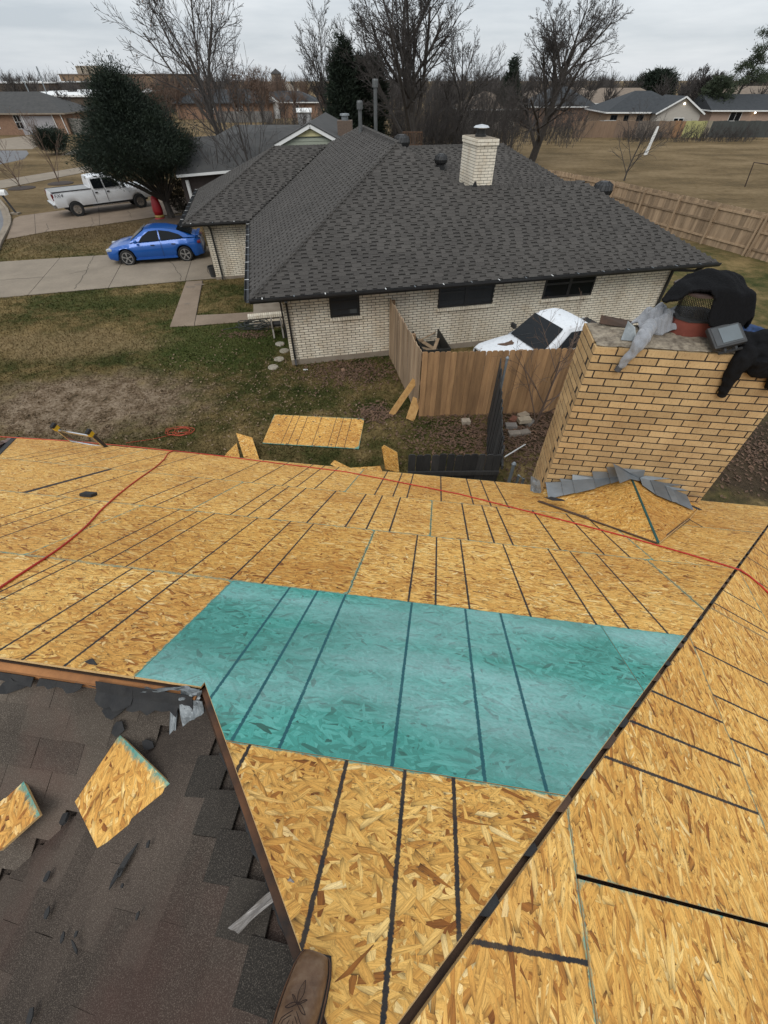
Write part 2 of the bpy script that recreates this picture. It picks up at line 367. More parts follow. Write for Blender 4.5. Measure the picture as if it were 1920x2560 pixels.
M['rim'] = pm('alloy_rim', (.55, .55, .55), (.4, .4, .4), 5, .3, metal=.8)
M['bluepaint'] = pm('metallic_blue_paint', (.006, .088, .36), (.005, .078, .33), 2, .28, metal=.25, coat=.6, space='obj')
M['whitepaint'] = pm('white_truck_paint', (.70, .71, .72), (.64, .65, .66), 2, .3, coat=.3, space='obj')
M['plastic'] = pm('dark_plastic', (.02, .02, .021), (.03, .03, .03), 8, .55)
M['chrome'] = pm('bright_metal', (.7, .7, .7), (.55, .55, .55), 6, .2, metal=.95)
M['redlight'] = pm('tail_lamp_red', (.16, .006, .01), None, 4, .2)
M['orangecord'] = pm('orange_cord', (.46, .06, .02), (.36, .045, .015), 6, .55)
M['redcord'] = pm('red_hose', (.46, .022, .012), (.36, .016, .01), 6, .5)
# ================================================================== setting: ground, drives, street
def ground_material():
    k = N('winter_lawn'); p = k.pos(); sp = k.n('ShaderNodeSeparateXYZ'); k.l(p, sp.inputs[0]); x, y = sp.outputs[0], sp.outputs[1]
    n1 = k.noise(p, .42, 6, .62); n2 = k.noise(p, 2.3, 6, .65); n3 = k.noise(p, 13, 5, .7); n4 = k.noise(k.map(p, (1, 1, 1), loc=(7, 3, 0)), .75, 5, .6)
    mixn = k.math('ADD', k.math('MULTIPLY', n1, .55), k.math('ADD', k.math('MULTIPLY', n2, .3), k.math('MULTIPLY', n3, .15)))
    lawn = k.ramp(mixn, [(.37, (.026, .036, .008)), (.45, (.066, .068, .019)), (.52, (.145, .110, .043)), (.61, (.27, .19, .083))])
    # dry open field further out
    fld = k.ramp(k.math('MULTIPLY_ADD', k.noise(k.map(p, (.13, .26, 1)), 1., 7, .65), .7, k.math('MULTIPLY', n2, .3)), [(.34, (.075, .055, .026)), (.48, (.145, .100, .048)), (.64, (.25, .18, .098))])
    def ss(v, a, b):
        q = k.n('ShaderNodeMapRange', interpolation_type='SMOOTHSTEP'); q.inputs['From Min'].default_value = a; q.inputs['From Max'].default_value = b; k.l(v, q.inputs['Value']); return q.outputs[0]
    yy = k.math('ADD', y, k.math('MULTIPLY_ADD', n4, 6., -3.))
    c = k.mix(ss(yy, 22, 30), lawn, fld)
    # greener band beside the drive and the neighbour's wall
    def blob(cx, cy, rx_, ry_, ang=0):
        q = k.map(p, (1, 1, 0), loc=(-cx, -cy, 0)); q = k.map(q, (1/rx_, 1/ry_, 0), rot=(0, 0, ang))
        ln = k.n('ShaderNodeVectorMath', operation='LENGTH'); k.l(q, ln.inputs[0])
        d = k.math('ADD', ln.outputs['Value'], k.math('MULTIPLY_ADD', n4, 1.5, k.math('MULTIPLY_ADD', n2, .9, -1.2)))
        q2 = ss(d, .55, 1.15); return k.math('SUBTRACT', 1., q2)
    g0 = G(560, 850); gm = blob(g0[0], g0[1], 3.4, 2.6)
    c = k.mix(k.math('MULTIPLY', gm, .85), c, k.ramp(n3, [(.3, (.024, .042, .008)), (.7, (.082, .100, .024))]))
    g1 = G(300, 755); c = k.mix(k.math('MULTIPLY', blob(g1[0], g1[1], 4.5, 1.1, -.15), .7), c, k.ramp(n3, [(.3, (.028, .042, .009)), (.7, (.09, .095, .026))]))
    t0 = G(170, 860); c = k.mix(k.math('MULTIPLY', blob(t0[0], t0[1], 3.8, 1.3, -.1), .75), c, k.ramp(n3, [(.3, (.21, .145, .068)), (.7, (.33, .24, .125))]))
    # bare worn soil in the left foreground
    d0 = G(210, 1010); c = k.mix(k.math('MULTIPLY', blob(d0[0], d0[1], 3.6, 1.9, -.2), .92), c, k.ramp(k.math('ADD', k.math('MULTIPLY', n3, .5), k.math('MULTIPLY', n2, .5)), [(.37, (.04, .028, .015)), (.46, (.145, .095, .056)), (.58, (.33, .25, .175))]))
    # dark leaf-littered soil between fence, chimney and house
    l0 = G(1390, 1050); c = k.mix(k.math('MULTIPLY', blob(l0[0], l0[1], 1.7, 2.4), .85), c, k.ramp(n3, [(.3, (.035, .024, .016)), (.7, (.085, .055, .034))]))
    l1 = G(1900, 1130); c = k.mix(k.math('MULTIPLY', blob(l1[0], l1[1], 3.2, 2.4), .9), c, k.ramp(n3, [(.3, (.035, .024, .016)), (.7, (.08, .054, .036))]))
    k.l(c, k.b.inputs['Base Color']); k.b.inputs['Roughness'].default_value = .97; k.b.inputs['Specular IOR Level'].default_value = .15
    k.bump(k.math('ADD', n3, k.noise(p, 55, 4, .7)), .9, .05)
    return k.m
M['ground'] = ground_material()
m = MB(); S = 900.
m.poly([(-S, -60, 0), (S, -60, 0), (S, S, 0), (-S, S, 0)])
tag(m.build('ground', M['ground'], origin=V3(0, 0, 0)), kind='structure')
def clip(poly, fn):
    """keep the side fn(p) >= 0 of a convex polygon of 2-D points"""
    out = []
    for i in range(len(poly)):
        p, q = poly[i], poly[(i+1) % len(poly)]; a, b = fn(p), fn(q)
        if a >= 0: out.append(p)
        if (a > 0 > b) or (a < 0 < b):
            t = a/(a-b); out.append((p[0]+(q[0]-p[0])*t, p[1]+(q[1]-p[1])*t))
    return out if len(out) >= 3 else []
def side(p, q):
    return lambda r: (q[0]-p[0])*(r[1]-p[1])-(q[1]-p[1])*(r[0]-p[0])
NOGRASS = []
def slab(name, px, mat, z=.03, cuts=(), ext=None, gap=.012, parent=None, xy=None):
    """flat concrete laid as slabs; px outline in photo pixels, cuts = joint lines in pixels"""
    pts = xy or [tuple(G(*q)[:2]) for q in px]
    ar = sum(pts[i][0]*pts[(i+1) % len(pts)][1]-pts[(i+1) % len(pts)][0]*pts[i][1] for i in range(len(pts)))
    if ar < 0: pts = pts[::-1]
    NOGRASS.append(pts)
    c = np.mean(np.array(pts), 0)
    m = MB(); m.prism([(*p, -.2) for p in pts], V3(0, 0, .2+z-(.012 if cuts else 0)))
    base = tag(m.build(name, M['joint'] if cuts else mat), kind='structure')
    if not cuts: return base
    pieces = [pts]
    for a, b in cuts:
        a, b = G(*a)[:2], G(*b)[:2]; new = []
        d = V3(b[0]-a[0], b[1]-a[1], 0); nrm = V3(-d[1], d[0], 0)/np.linalg.norm(d)*gap
        for pc in pieces:
            for s_ in (1, -1):
                o = nrm*s_
                f = side((a[0]+o[0], a[1]+o[1]), (b[0]+o[0], b[1]+o[1]))
                q = clip(pc, (lambda r, f=f: f(r)) if s_ > 0 else (lambda r, f=f: -f(r)))
                if q: new.append(q)
        pieces = new
    for pc in pieces:
        m = MB(); m.prism([(*p, -.05) for p in pc], V3(0, 0, .05+z)); m.build('slab', mat, base)
    return base
def ribbon(m, pts, w, z, mi=0):
    for a, b in zip(pts[:-1], pts[1:]):
        a, b = V3(a[0], a[1], z), V3(b[0], b[1], z); d = b-a; l = np.linalg.norm(d)
        if l < 1e-6: continue
        s_ = V3(-d[1], d[0], 0)/l*w/2
        m.poly([a-s_-d*.05, b-s_+d*.05, b+s_+d*.05, a+s_-d*.05], mi)
def crack(parent, px, z):
    pts = [G(*q) for q in px]; out = [pts[0]]
    for a, b in zip(pts[:-1], pts[1:]):
        for t in (.2, .4, .6, .8, 1): out.append(a+(b-a)*t+V3(random.uniform(-.05, .05), random.uniform(-.05, .05), 0)*(t < 1))
    m = MB(); ribbon(m, out, .022, z+.004); m.build('crack', M['joint'], parent)
gl, gl2 = G(0, 745.6), G(0, 656)
dl = V3(-6.5, -1.5, 0)
dv = slab('driveway', None, M['concrete'], .03, [((145, 653), (72.6, 737)), ((305.5, 658), (275, 715)), ((479, 653), (464, 702))],
          xy=[tuple((gl+dl)[:2]), tuple(gl[:2]), tuple(G(464, 703.5)[:2]), tuple(G(545, 697)[:2]), tuple(H(-1.9, 15)[:2]), tuple(H(-3.2, 15)[:2]), tuple(G(280, 638)[:2]), tuple(gl2[:2]), tuple((gl2+dl)[:2])])
crack(dv, [(237, 641), (226, 660), (218, 677), (205, 700), (187, 724)], .03)
crack(dv, [(218, 677), (175, 687)], .03); crack(dv, [(0, 702), (60, 698), (108, 695)], .03); crack(dv, [(425, 655), (440, 672), (452, 690), (452, 702)], .03)
wk = slab('front_walk', None, M['concrete2'], .026, [((491, 789), (486, 816))], xy=[tuple(G(*q)[:2]) for q in [(465.8, 705), (508, 702.5), (491, 789.5), (560, 786.5), (640, 781), (640, 803), (486, 815.5), (425.3, 818.5)]])
m = MB()
for q, rx_, ry_ in (((477, 717), .22, .12), ((498, 711), .22, .12), ((468, 759), .13, .08)):
    c = G(*q, z=.0305); m.poly([c+V3(rx_*math.cos(a), ry_*math.sin(a), 0) for a in np.linspace(0, 2*math.pi, 14, endpoint=False)])
m.build('stain', pm('damp_stain', (.20, .155, .115), None, 8, .9), wk)
t1 = G(0, 473); t2 = G(0, 452)
td = slab('truck_driveway', None, M['concrete2'], .028, [((88, 556), (90, 588)), ((247, 520), (250, 566))], xy=[tuple(G(*q)[:2]) for q in [(17.4, 599), (120, 580), (247, 564.6), (363, 547), (470, 530), (470, 492), (424, 497), (131, 530), (50, 541), (35, 548)]])
crack(td, [(118, 560), (122, 572), (112, 582)], .028); crack(td, [(230, 545), (236, 560), (228, 566)], .028); crack(td, [(320, 528), (330, 545)], .028)
slab('next_driveway', None, M['concrete'], .028, [((60, 440), (75, 460))], xy=[tuple((t1+V3(-8, 2, 0))[:2]), tuple(t1[:2]), tuple(G(205, 433)[:2]), tuple(G(420, 398)[:2]), tuple(G(420, 388)[:2]), tuple(G(205, 418)[:2]), tuple(t2[:2]), tuple((t2+V3(-8, 2, 0))[:2])])
slab('far_driveway', [(62, 340), (148, 340), (80, 373), (-60, 376), (-60, 356)], M['concrete'], .02)
slab('far_walk', [(154, 389), (187, 374), (260, 368), (260, 380)], M['concrete'], .02)
slab('far_street', [(-200, 376), (67, 376.5), (72, 384), (60, 398), (0, 411), (-200, 430)], M['asphalt'], .012)
# curb and street of the cul-de-sac at the left edge
cur = [(-60, 470), (-20, 487), (4, 503), (22, 525), (30, 547), (30, 562), (20, 585), (8, 607), (-4, 640), (-20, 690), (-60, 760)]
cp_ = [G(*q) for q in cur]
m = MB(); m.poly([(*p[:2], .01) for p in cp_]+[(-45, 18, .01), (-60, 30, .01), (-60, 48, .01)])
tag(m.build('street', M['asphalt']), kind='structure'); NOGRASS.append([tuple(p[:2]) for p in cp_]+[(-45, 18), (-60, 30), (-60, 48)])
m = MB()
for a, b in zip(cp_[:-1], cp_[1:]):
    d = (b-a)/np.linalg.norm(b-a); s_ = V3(-d[1], d[0], 0)
    s_ = s_ if s_[0] > 0 else -s_
    m.prism([(*(a-d*.02)[:2], -.1), (*(b+d*.02)[:2], -.1), (*(b+d*.02-s_*.45)[:2], -.1), (*(a-d*.02-s_*.45)[:2], -.1)], V3(0, 0, .13))
    m.prism([(*(a-d*.02)[:2], -.1), (*(b+d*.02)[:2], -.1), (*(b+d*.02-s_*.15)[:2], -.1), (*(a-d*.02-s_*.15)[:2], -.1)], V3(0, 0, .22))
tag(m.build('curb', M['concrete']), kind='structure')
# ================================================================== our house: bare OSB roof
def osb_board(name, polys, to3, thick, parent, nrm, lines=(), rect=None, uvo=(0, 0), green=0., we=.035, wl=.03, uvrot=0., label=None, edgecol=None, chaos=0):
    """a sheet of OSB: convex 2-D polygons in its own plane, printed lines (1st coord) and painted edges"""
    vs_, fs, uvs, att, mi = [], [], [], [], []
    if rect is None:
        xs = [p[0] for q in polys for p in q]; ys = [p[1] for q in polys for p in q]; rect = (min(xs), max(xs), min(ys), max(ys))
    a0, a1, b0, b1 = rect; rn = random.random()*.98+2.*chaos; nrm = np.asarray(nrm, float)
    cr_, sr_ = math.cos(uvrot), math.sin(uvrot)
    def attr(p):
        r = 1.
        for c in lines:
            if abs(p[0]-c) < wl: r = min(r, abs(p[0]-c)/wl)
        g = min(1., max(0., min(p[0]-a0, a1-p[0], p[1]-b0, b1-p[1]))/we) if we else 1.
        return (r, g, rn, green)
    for poly in polys:
        pcs = [poly]
        cuts = [(0, c+d) for c in lines for d in (-wl, 0, wl)]
        if we: cuts += [(0, a0+we), (0, a1-we), (1, b0+we), (1, b1-we)]
        for ax, val in cuts:
            nw = []
            for pc in pcs:
                lo, hi = min(p[ax] for p in pc), max(p[ax] for p in pc)
                if lo < val-1e-5 and hi > val+1e-5:
                    nw += [q for q in (clip(pc, lambda r: r[ax]-val), clip(pc, lambda r: val-r[ax])) if q]
                else: nw.append(pc)
            pcs = nw
        for pc in pcs:
            i = len(vs_); vs_ += [to3(*p) for p in pc]; fs.append(tuple(range(i, i+len(pc)))); mi.append(0)
            uvs += [((p[0]+uvo[0])*cr_-(p[1]+uvo[1])*sr_, (p[0]+uvo[0])*sr_+(p[1]+uvo[1])*cr_) for p in pc]; att += [attr(p) for p in pc]
        n = len(poly)
        for j in range(n):
            p, q = poly[j], poly[(j+1) % n]; i = len(vs_)
            P, Q = to3(*p), to3(*q); vs_ += [P, Q, Q-nrm*thick, P-nrm*thick]; fs.append((i, i+1, i+2, i+3)); mi.append(1)
            uvs += [(0, 0)]*4; att += [(1, 1, 0, 0)]*4
        i = len(vs_); vs_ += [to3(*p)-nrm*thick for p in poly]; fs.append(tuple(range(i, i+n))[::-1]); mi.append(1)
        uvs += [(0, 0)]*n; att += [(1, 1, 0, 0)]*n
    v = np.array(vs_); lo, hi = v.min(0), v.max(0); org = V3((lo[0]+hi[0])/2, (lo[1]+hi[1])/2, lo[2])
    me = bpy.data.meshes.new(name); me.from_pydata([tuple(map(float, x)) for x in (v-org)], [], fs)
    me.materials.append(M['osb']); me.materials.append(edgecol or M['osbside']); me.polygons.foreach_set('material_index', mi)
    ul = me.uv_layers.new(name='plan'); ul.data.foreach_set('uv', np.array(uvs, np.float32).ravel())
    ca = me.color_attributes.new('mk', 'FLOAT_COLOR', 'CORNER'); ca.data.foreach_set('color', np.array(att, np.float32).ravel())
    me.update(); me.validate()
    o = bpy.data.objects.new(name, me); coll.objects.link(o); ORI[o.name] = org
    if parent is not None: o.parent = parent; o.location = [float(c) for c in org-ORI[parent.name]]
    else: o.location = [float(c) for c in org]
    if label: o['label'] = label
    return o
house = thing('house', W(0, 0, 0), 'tan brick house with its roof stripped to bare OSB decking, in the foreground', 'house')
PK = (-.03, .444)                       # peak in roof coordinates
hipR = lambda b: .06+.852*(b-.55)       # right hip, left hip
hipL = lambda b: -.2+.867*(.64-b)
RIDGE = 1.44; CORN = -.92
lend = [rpx(43, 1091.6), rpx(0, 1135)]
def in_main(poly):
    out = []
    base = clip(poly, lambda r: hipR(r[1])-.006-r[0])
    f = side(lend[1], lend[0]); sgn = 1 if f((0, 4)) > 0 else -1
    base = clip(base, lambda r: sgn*f(r)) if base else []
    if not base: return out
    a = clip(base, lambda r: CORN-r[0])
    a = clip(a, lambda r: r[1]-RIDGE) if a else []
    b = clip(base, lambda r: r[0]-CORN)
    b = clip(b, lambda r: r[0]-hipL(r[1])) if b else []
    return [q for q in (a, b) if q]
# under-deck so that no sky shows through the gaps
PZ = roofpt(*PK)
def Lz(e_): return PZ[2]-(PK[0]-e_)*(.4768/.867)
def Rz(e_): return PZ[2]-(e_-PK[0])*(.4768/.852)
ridgeP = roofpt(CORN, RIDGE); RN = ridgeP@en; RZ = ridgeP[2]; PN = PZ@en
EB = 6.235                              # eave, down-slope
eaveN, eaveZ = roofpt(0, EB)@en, roofpt(0, EB)[2]
lowE_R = PK[0]+(PZ[2]-eaveZ)/(.4768/.852); lowE_L = -7.6
DROP = .085
m = MB()
def rp(a, b, l=-.075): return roofpt(a, b, l)
m.poly([rp(CORN, RIDGE), rp(-8, RIDGE), rp(-8, EB-.1), rp(hipR(EB-.1), EB-.1), rp(*PK)])           # main slope deck
hipend = hipR(EB)
m.poly([W(PK[0], PN, PZ[2]-.075), roofpt(hipR(EB-.1), EB-.1, -.075), W(lowE_R-.1, -5.2, Rz(lowE_R)+.0-.09)])  # right slope deck
under = m.build('roof', M['oldlumber'], house)
# rows of sheets, seams and printed lines read off the photograph
def es(*px): return [rpx(*q)[0] for q in px]
rows = [
 (.30, 1.19, [], es((866, 1907), (1012.5, 1924.5), (1133.6, 1946), (624, 1865))),
 (1.19, 2.41, es((578, 1456), (1503, 1566)), es((0, 1479), (186, 1406), (325.5, 1424), (380, 1431), (454, 1440.5), (721, 1474), (791.5, 1482.5), (862, 1492), (1029, 1512), (1164, 1531), (1252, 1539))),
 (2.41, 3.65, es((67, 1386), (867, 1488.6), (1757, 1521)), es((170, 1241.6), (206, 1247), (258.6, 1250.6), (186, 1406), (249.5, 1411.6), (309, 1420), (454, 1440.5), (571, 1453), (652, 1461.5), (1020, 1508.5), (1088.8, 1517.5), (1175, 1527.5), (1329, 1545), (1492, 1562), (1572, 1570.5), (1671, 1584))),
 (3.65, 4.86, es((470, 1277.8), (1075, 1344), (1637.8, 1402.8)), es((0, 1250), (60, 1230), (150, 1238), (329, 1261.5), (381.5, 1267), (569.6, 1290.4), (613, 1294), (668, 1300), (764, 1310), (862, 1319), (914, 1326), (972.5, 1332), (1172, 1353.7), (1238, 1363), (1285.5, 1367.8), (1404, 1378), (1515, 1390.5), (1579, 1396.7))),
 (4.86, EB, es((215, 1160), (866, 1225), (1530, 1300)), es((0, 1172), (0, 1159), (0, 1149), (130, 1160), (300, 1165), (380, 1172), (559, 1196.7), (631, 1206), (704.5, 1214), (740.6, 1218), (786, 1221.8), (936.5, 1236), (981.8, 1241.8), (1016.8, 1246), (1103, 1252), (1184, 1261.5), (1229, 1267.6), (1273, 1270.7), (1700, 1330), (1780, 1330))),
]
MAINDECK = m2 = MB(); m2.poly([rp(CORN, RIDGE, -.03), rp(-7.2, RIDGE, -.03), rp(-7.2, EB-.05, -.03), rp(-7.2, EB-.05, -.06)])
front = m2.build('front_slope', M['oldlumber'], house, label='long front roof slope of new OSB sheets with printed black lines')
for ri, (b0, b1, seams, lines) in enumerate(rows):
    ed = [-9.]+sorted(seams)+[9.]
    for a0, a1 in zip(ed[:-1], ed[1:]):
        g = .002
        rc = (max(a0, -7.3)+g, min(a1, 5.2)-g, b0+g, b1-g)
        polys = in_main([(a0+g, b0+g), (a1-g, b0+g), (a1-g, b1-g), (a0+g, b1-g)])
        if not polys: continue
        grn = 1. if ri == 1 and a0 > es((578, 1456))[0]-.1 else 0.
        lift = random.uniform(-.0015, .0015); ta = random.uniform(-.0008, .0008)
        # printed lines stop where the row above or below owns them
        ln = [c for c in lines if a0+.06 < c < a1-.06]
        osb_board('teal_sheet' if grn else 'osb_sheet', polys, lambda a, b, l=lift, t=ta: roofpt(a, b, l+t*a), .0115, front, NR, ln, rc, (random.uniform(0, 30), random.uniform(0, 30)), grn,
                  label=('teal-faced OSB sheet among the bare yellow ones' if grn and a0 < 0 else None), we=.02 if grn else .032, wl=.042 if ri >= 3 else .034, chaos=1 if ri == 0 or grn else 0)
# right slope
slR = math.atan(.4768/.852)
ur = math.cos(slR)*ee-math.sin(slR)*ez; nR = math.sin(slR)*ee+math.cos(slR)*ez
P0 = W(PK[0], PN, PZ[2])
def rsp(a, b, l=0.): return P0+en*a+ur*b+nR*l
def rsx(x, y):
    X = onplane(x, y, P0, nR)-P0; return X@en, X@ur
sB = [rsx(1470, 2400)[1], rsx(1800, 1783)[1]]
rowsR = [(-.1, sB[0], [], [rsx(1320, 2380)[0]]),
         (sB[0], sB[1], [rsx(1600, 2231)[0]], [rsx(1735, 1597.7)[0], rsx(1635, 1729)[0], rsx(1584.6, 1805)[0], rsx(1520, 1894)[0]]),
         (sB[1], sB[1]+1.22, [rsx(1850, 1560)[0]], [rsx(1900, 1700)[0], rsx(1782, 1736)[0], rsx(1829, 1847)[0], rsx(1792, 1511)[0], rsx(1814, 1479)[0]]),
         (sB[1]+1.22, sB[1]+2.44, [], [rsx(1870, 1440)[0], rsx(1880, 1400)[0], rsx(1890, 1370)[0]]),
         (sB[1]+2.44, (lowE_R-PK[0])/math.cos(slR)+.05, [1.2], [2.2, 2.8, 3.3])]
hk = math.cos(SL)/.852*math.cos(slR)     # n run of the hip per metre down the right slope
m = MB(); m.poly([rsp(0, .05, -.03), rsp(3, 3.6, -.03), rsp(2.9, 3.6, -.06)])
rightslope = m.build('right_slope', M['oldlumber'], house)
for ri, (b0, b1, seams, lines) in enumerate(rowsR):
    ed = [-6.]+sorted(seams)+[9.]
    for a0, a1 in zip(ed[:-1], ed[1:]):
        g = .002 if not seams else .004
        poly = [(a0+g*1.6, b0+g), (a1-g*1.6, b0+g), (a1-g*1.6, b1-g), (a0+g*1.6, b1-g)]
        poly = clip(poly, lambda r: r[1]*hk-.030-r[0])
        if not poly: continue
        ln = [c for c in lines if a0+.05 < c < a1-.05]; l = random.uniform(-.002, .002)
        osb_board('osb_sheet', [poly], lambda a, b, l=l: rsp(a, b, l), .0115, rightslope, nR, ln, (max(a0, -3), min(a1, 5), b0, b1), (random.uniform(0, 30), random.uniform(0, 30)), 0., label=None)
# hip timbers seen in the gap, fascia lumber along the torn edges
m = MB(); q0, q1 = roofpt(hipR(.5), .5, -.062), roofpt(hipR(EB-.05), EB-.05, -.062); m.bar(q0, q1, .09, .05); m.build('hip_rafter', M['oldlumber'], under)
# ragged felt and splinters left along the right hip
for t in np.arange(.8, 6.0, .16):
    t += random.uniform(-.05, .05); c = roofpt(hipR(t)+.004, t, -.022); d = (roofpt(hipR(t+.1), t+.1, -.022)-c); d /= np.linalg.norm(d)
    sd = np.cross(d, ez); l = random.uniform(.04, .13); w = random.uniform(.008, .02)
    m = MB(); m.prism([c-sd*w, c+d*l*.5-sd*w*1.2, c+d*l-sd*w*.6, c+d*l*.9+sd*w, c+d*l*.3+sd*w*.7], V3(0, 0, random.uniform(.004, .012))); m.build('felt_shred', M['felt'] if random.random() < .6 else M['oldlumber'], under)
m = MB(); a, b = roofpt(hipL(.46), .46, -.018), roofpt(hipL(1.45), 1.45, -.018); off = -ee*.004-en*.0
m.bar(a+off-ez*.045, b+off-ez*.045, .038, .075); m.build('edge_board', pm('dark_torn_edge', (.12, .05, .02), (.012, .011, .010), 7, .9, .3, detail=7), under)
m = MB(); a, b = roofpt(CORN-.02, RIDGE+.02, -.018), roofpt(-7.3, RIDGE+.02, -.018)
m.bar(a-en*.03-ez*.06, b-en*.03-ez*.06, .05, .10); m.build('ridge_board', M['lumber'], under)
# old 3-tab shingles: back slope of the wing (courses along the eave) and left hip slope
def strip_tone(me, val=None):
    at = me.attributes.new('tone', 'FLOAT', 'FACE'); at.data.foreach_set('value', [random.random() if val is None else val for _ in me.polygons])
SH = DROP
def bkp(e_, d, l=0.):   # wing back slope, d metres down from the ridge
    return W(e_, RN-d*math.cos(SL), RZ-SH-d*math.sin(SL)) + (-math.sin(SL)*en+math.cos(SL)*ez)*l
slL = math.atan(.4768/.867)
nL = -math.sin(slL)*ee+math.cos(slL)*ez
def lfp(a, d, l=0.):    # left hip slope, a along n, d down from the peak
    return W(PK[0]-d*math.cos(slL), PN+a, PZ[2]-SH-d*math.sin(slL)) + nL*l
m = MB()
m.poly([bkp(CORN+.3, 0, -.012), bkp(-7.3, 0, -.012), bkp(-7.3, 4.6, -.012), bkp(CORN-4, 4.6, -.012)])
m.poly([lfp(0, 0, -.012), lfp((RN-PN)+.05, (PK[0]-CORN)/math.cos(slL), -.012), lfp(-3.2, 5.2, -.012), lfp(-5.2, 5.2, -.012)])
m.poly([W(PK[0], PN, PZ[2]-.02), W(-5, PN-5, eaveZ), W(5, PN-5, eaveZ)])
old = m.build('old_shingle_roof', M['oldshingle'], house, label='weathered old brown shingles not yet torn off, at lower left')
def tab(name, pts, nrm, mat, th=.004):
    m = MB(); m.prism(pts, nrm*th); o = m.build(name, mat, old); strip_tone(o.data, random.random()); return o
nB = -math.sin(SL)*en+math.cos(SL)*ez
EXP = .128
# valley between wing back slope and left hip slope: x = CORN - k, n = RN - k
for c in range(0, 13):
    d0, d1 = c*EXP+.03, (c+1)*EXP+.03
    off = (c % 2)*.11+random.uniform(-.01, .01)
    for j in range(-1, 12):
        e1 = CORN+.15-j*.222-off; e0 = e1-.2205
        k0 = CORN-d1*math.cos(SL)+.09
        if e0 > k0: continue
        e1 = min(e1, k0)
        if e0 < -3.4 or e1-e0 < .03: continue
        lo, hi = .002, .006
        r = lambda: random.uniform(-.006, .006)
        pts = [bkp(e0, d0-.05, .002), bkp(e1, d0-.05, .002), bkp(e1+r()*.3, d1+r(), hi), bkp(e0+r()*.3, d1+r(), hi)]
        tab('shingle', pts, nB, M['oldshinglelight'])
for c in range(0, 19):
    d0, d1 = c*EXP+.0, (c+1)*EXP
    off = (c % 2)*.11
    for j in range(-1, 11):
        a1 = .55+.15-j*.222-off; a0 = a1-.2215
        # limits: hip line to the front (n up to hip), valley further down
        hipn = d0*math.cos(slL)*(math.cos(SL)/.867)*1.0
        lim = hipn-.06 if d1*math.cos(slL) < (PK[0]-CORN) else (RN-PN)-((d1*math.cos(slL))-(PK[0]-CORN))+.07
        if a0 > lim: continue
        a1 = min(a1, lim)
        if a1 < -1.25 or a1-a0 < .03: continue
        r = lambda: random.uniform(-.006, .006)
        pts = [lfp(a0, d0-.05, .002), lfp(a0+r()*.3, d1+r(), .006), lfp(a1+r()*.3, d1+r(), .006), lfp(a1, d0-.05, .002)]
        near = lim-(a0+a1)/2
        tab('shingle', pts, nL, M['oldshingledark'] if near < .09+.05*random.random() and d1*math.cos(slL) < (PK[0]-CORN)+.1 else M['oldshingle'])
# torn felt along both edges, crumpled flashing in the corner, loose granule patches
def scrap(name, centre, nrm, rx_, ry_, rot, mat, parent, th=.004, n=7, curl=.0, jag=.5, lift=.012):
    nrm = nrm/np.linalg.norm(nrm); X = np.cross(V3(0, 1, 0), nrm); X /= np.linalg.norm(X); Y = np.cross(nrm, X)
    c_, s_ = math.cos(rot), math.sin(rot); pts = []
    for i in range(n):
        a = 2*math.pi*(i+random.uniform(-.35, .35))/n; r = 1-random.random()*jag; x, y = rx_*r*math.cos(a), ry_*r*math.sin(a)
        pts.append(centre+X*(x*c_-y*s_)+Y*(x*s_+y*c_)+nrm*(lift+curl*random.random()))
    m = MB(); m.prism(pts, nrm*th); return m.build(name, mat, parent)
def onB(x, y): return onplane(x, y, bkp(0, 0, .012), nB)
def onL(x, y): return onplane(x, y, lfp(0, 0, .012), nL)
for x, y, a, b, r in [(230, 1675, .16, .07, -.1), (250, 1700, .13, .05, -.2), (40, 1712, .10, .04, .1), (330, 1735, .17, .04, -.25), (285, 1690, .07, .09, .4)]:
    scrap('torn_felt', onB(x, y), nB, a, b, r, M['felt'], old, curl=.02)
for x, y, a, b, r in [(290, 1775, .10, .05, .3), (300, 1820, .035, .035, 0), (372, 1860, .035, .045, .8)]:
    scrap('torn_felt', onB(x, y), nB, a, b, r, M['felt'], old)
for x, y, a, b, r in [(320, 2160, .02, .09, -.5), (310, 2180, .02, .02, 0), (125, 2195, .02, .025, .2), (165, 2345, .012, .02, .4), (195, 2365, .04, .006, -.5), (378, 2112, .012, .02, .2), (352, 2292, .008, .02, .2), (125, 2285, .018, .03, .9), (85, 2540, .02, .03, .4), (200, 2335, .01, .01, 0), (314, 2215, .008, .01, .3)]:
    scrap('felt_crumb', onL(x, y), nL, a, b, r, M['felt'], old)
def ragged(name, p, q, sd, w0, w1, mat, lift=0., n=8, th=.004):
    """strip of torn felt from p to q, reaching w0..w1 to the side with a ragged edge"""
    p, q = np.asarray(p, float), np.asarray(q, float); a = [p+(q-p)*t for t in np.linspace(0, 1, n)]
    b = [x+sd*random.uniform(w0, w1)+ez*random.uniform(-.006, .006) for x in a]; m = MB()
    g = [x+ez*lift for x in a]+[x+ez*lift for x in b]
    m.add(g, [(i, i+1, n+i+1, n+i) for i in range(n-1)]); o = m.build(name, mat, old); md = o.modifiers.new('thickness', 'SOLIDIFY'); md.thickness = th; return o
dl_ = -ee*math.cos(slL)-ez*math.sin(slL); db_ = -en*math.cos(SL)-ez*math.sin(SL)
t = .46
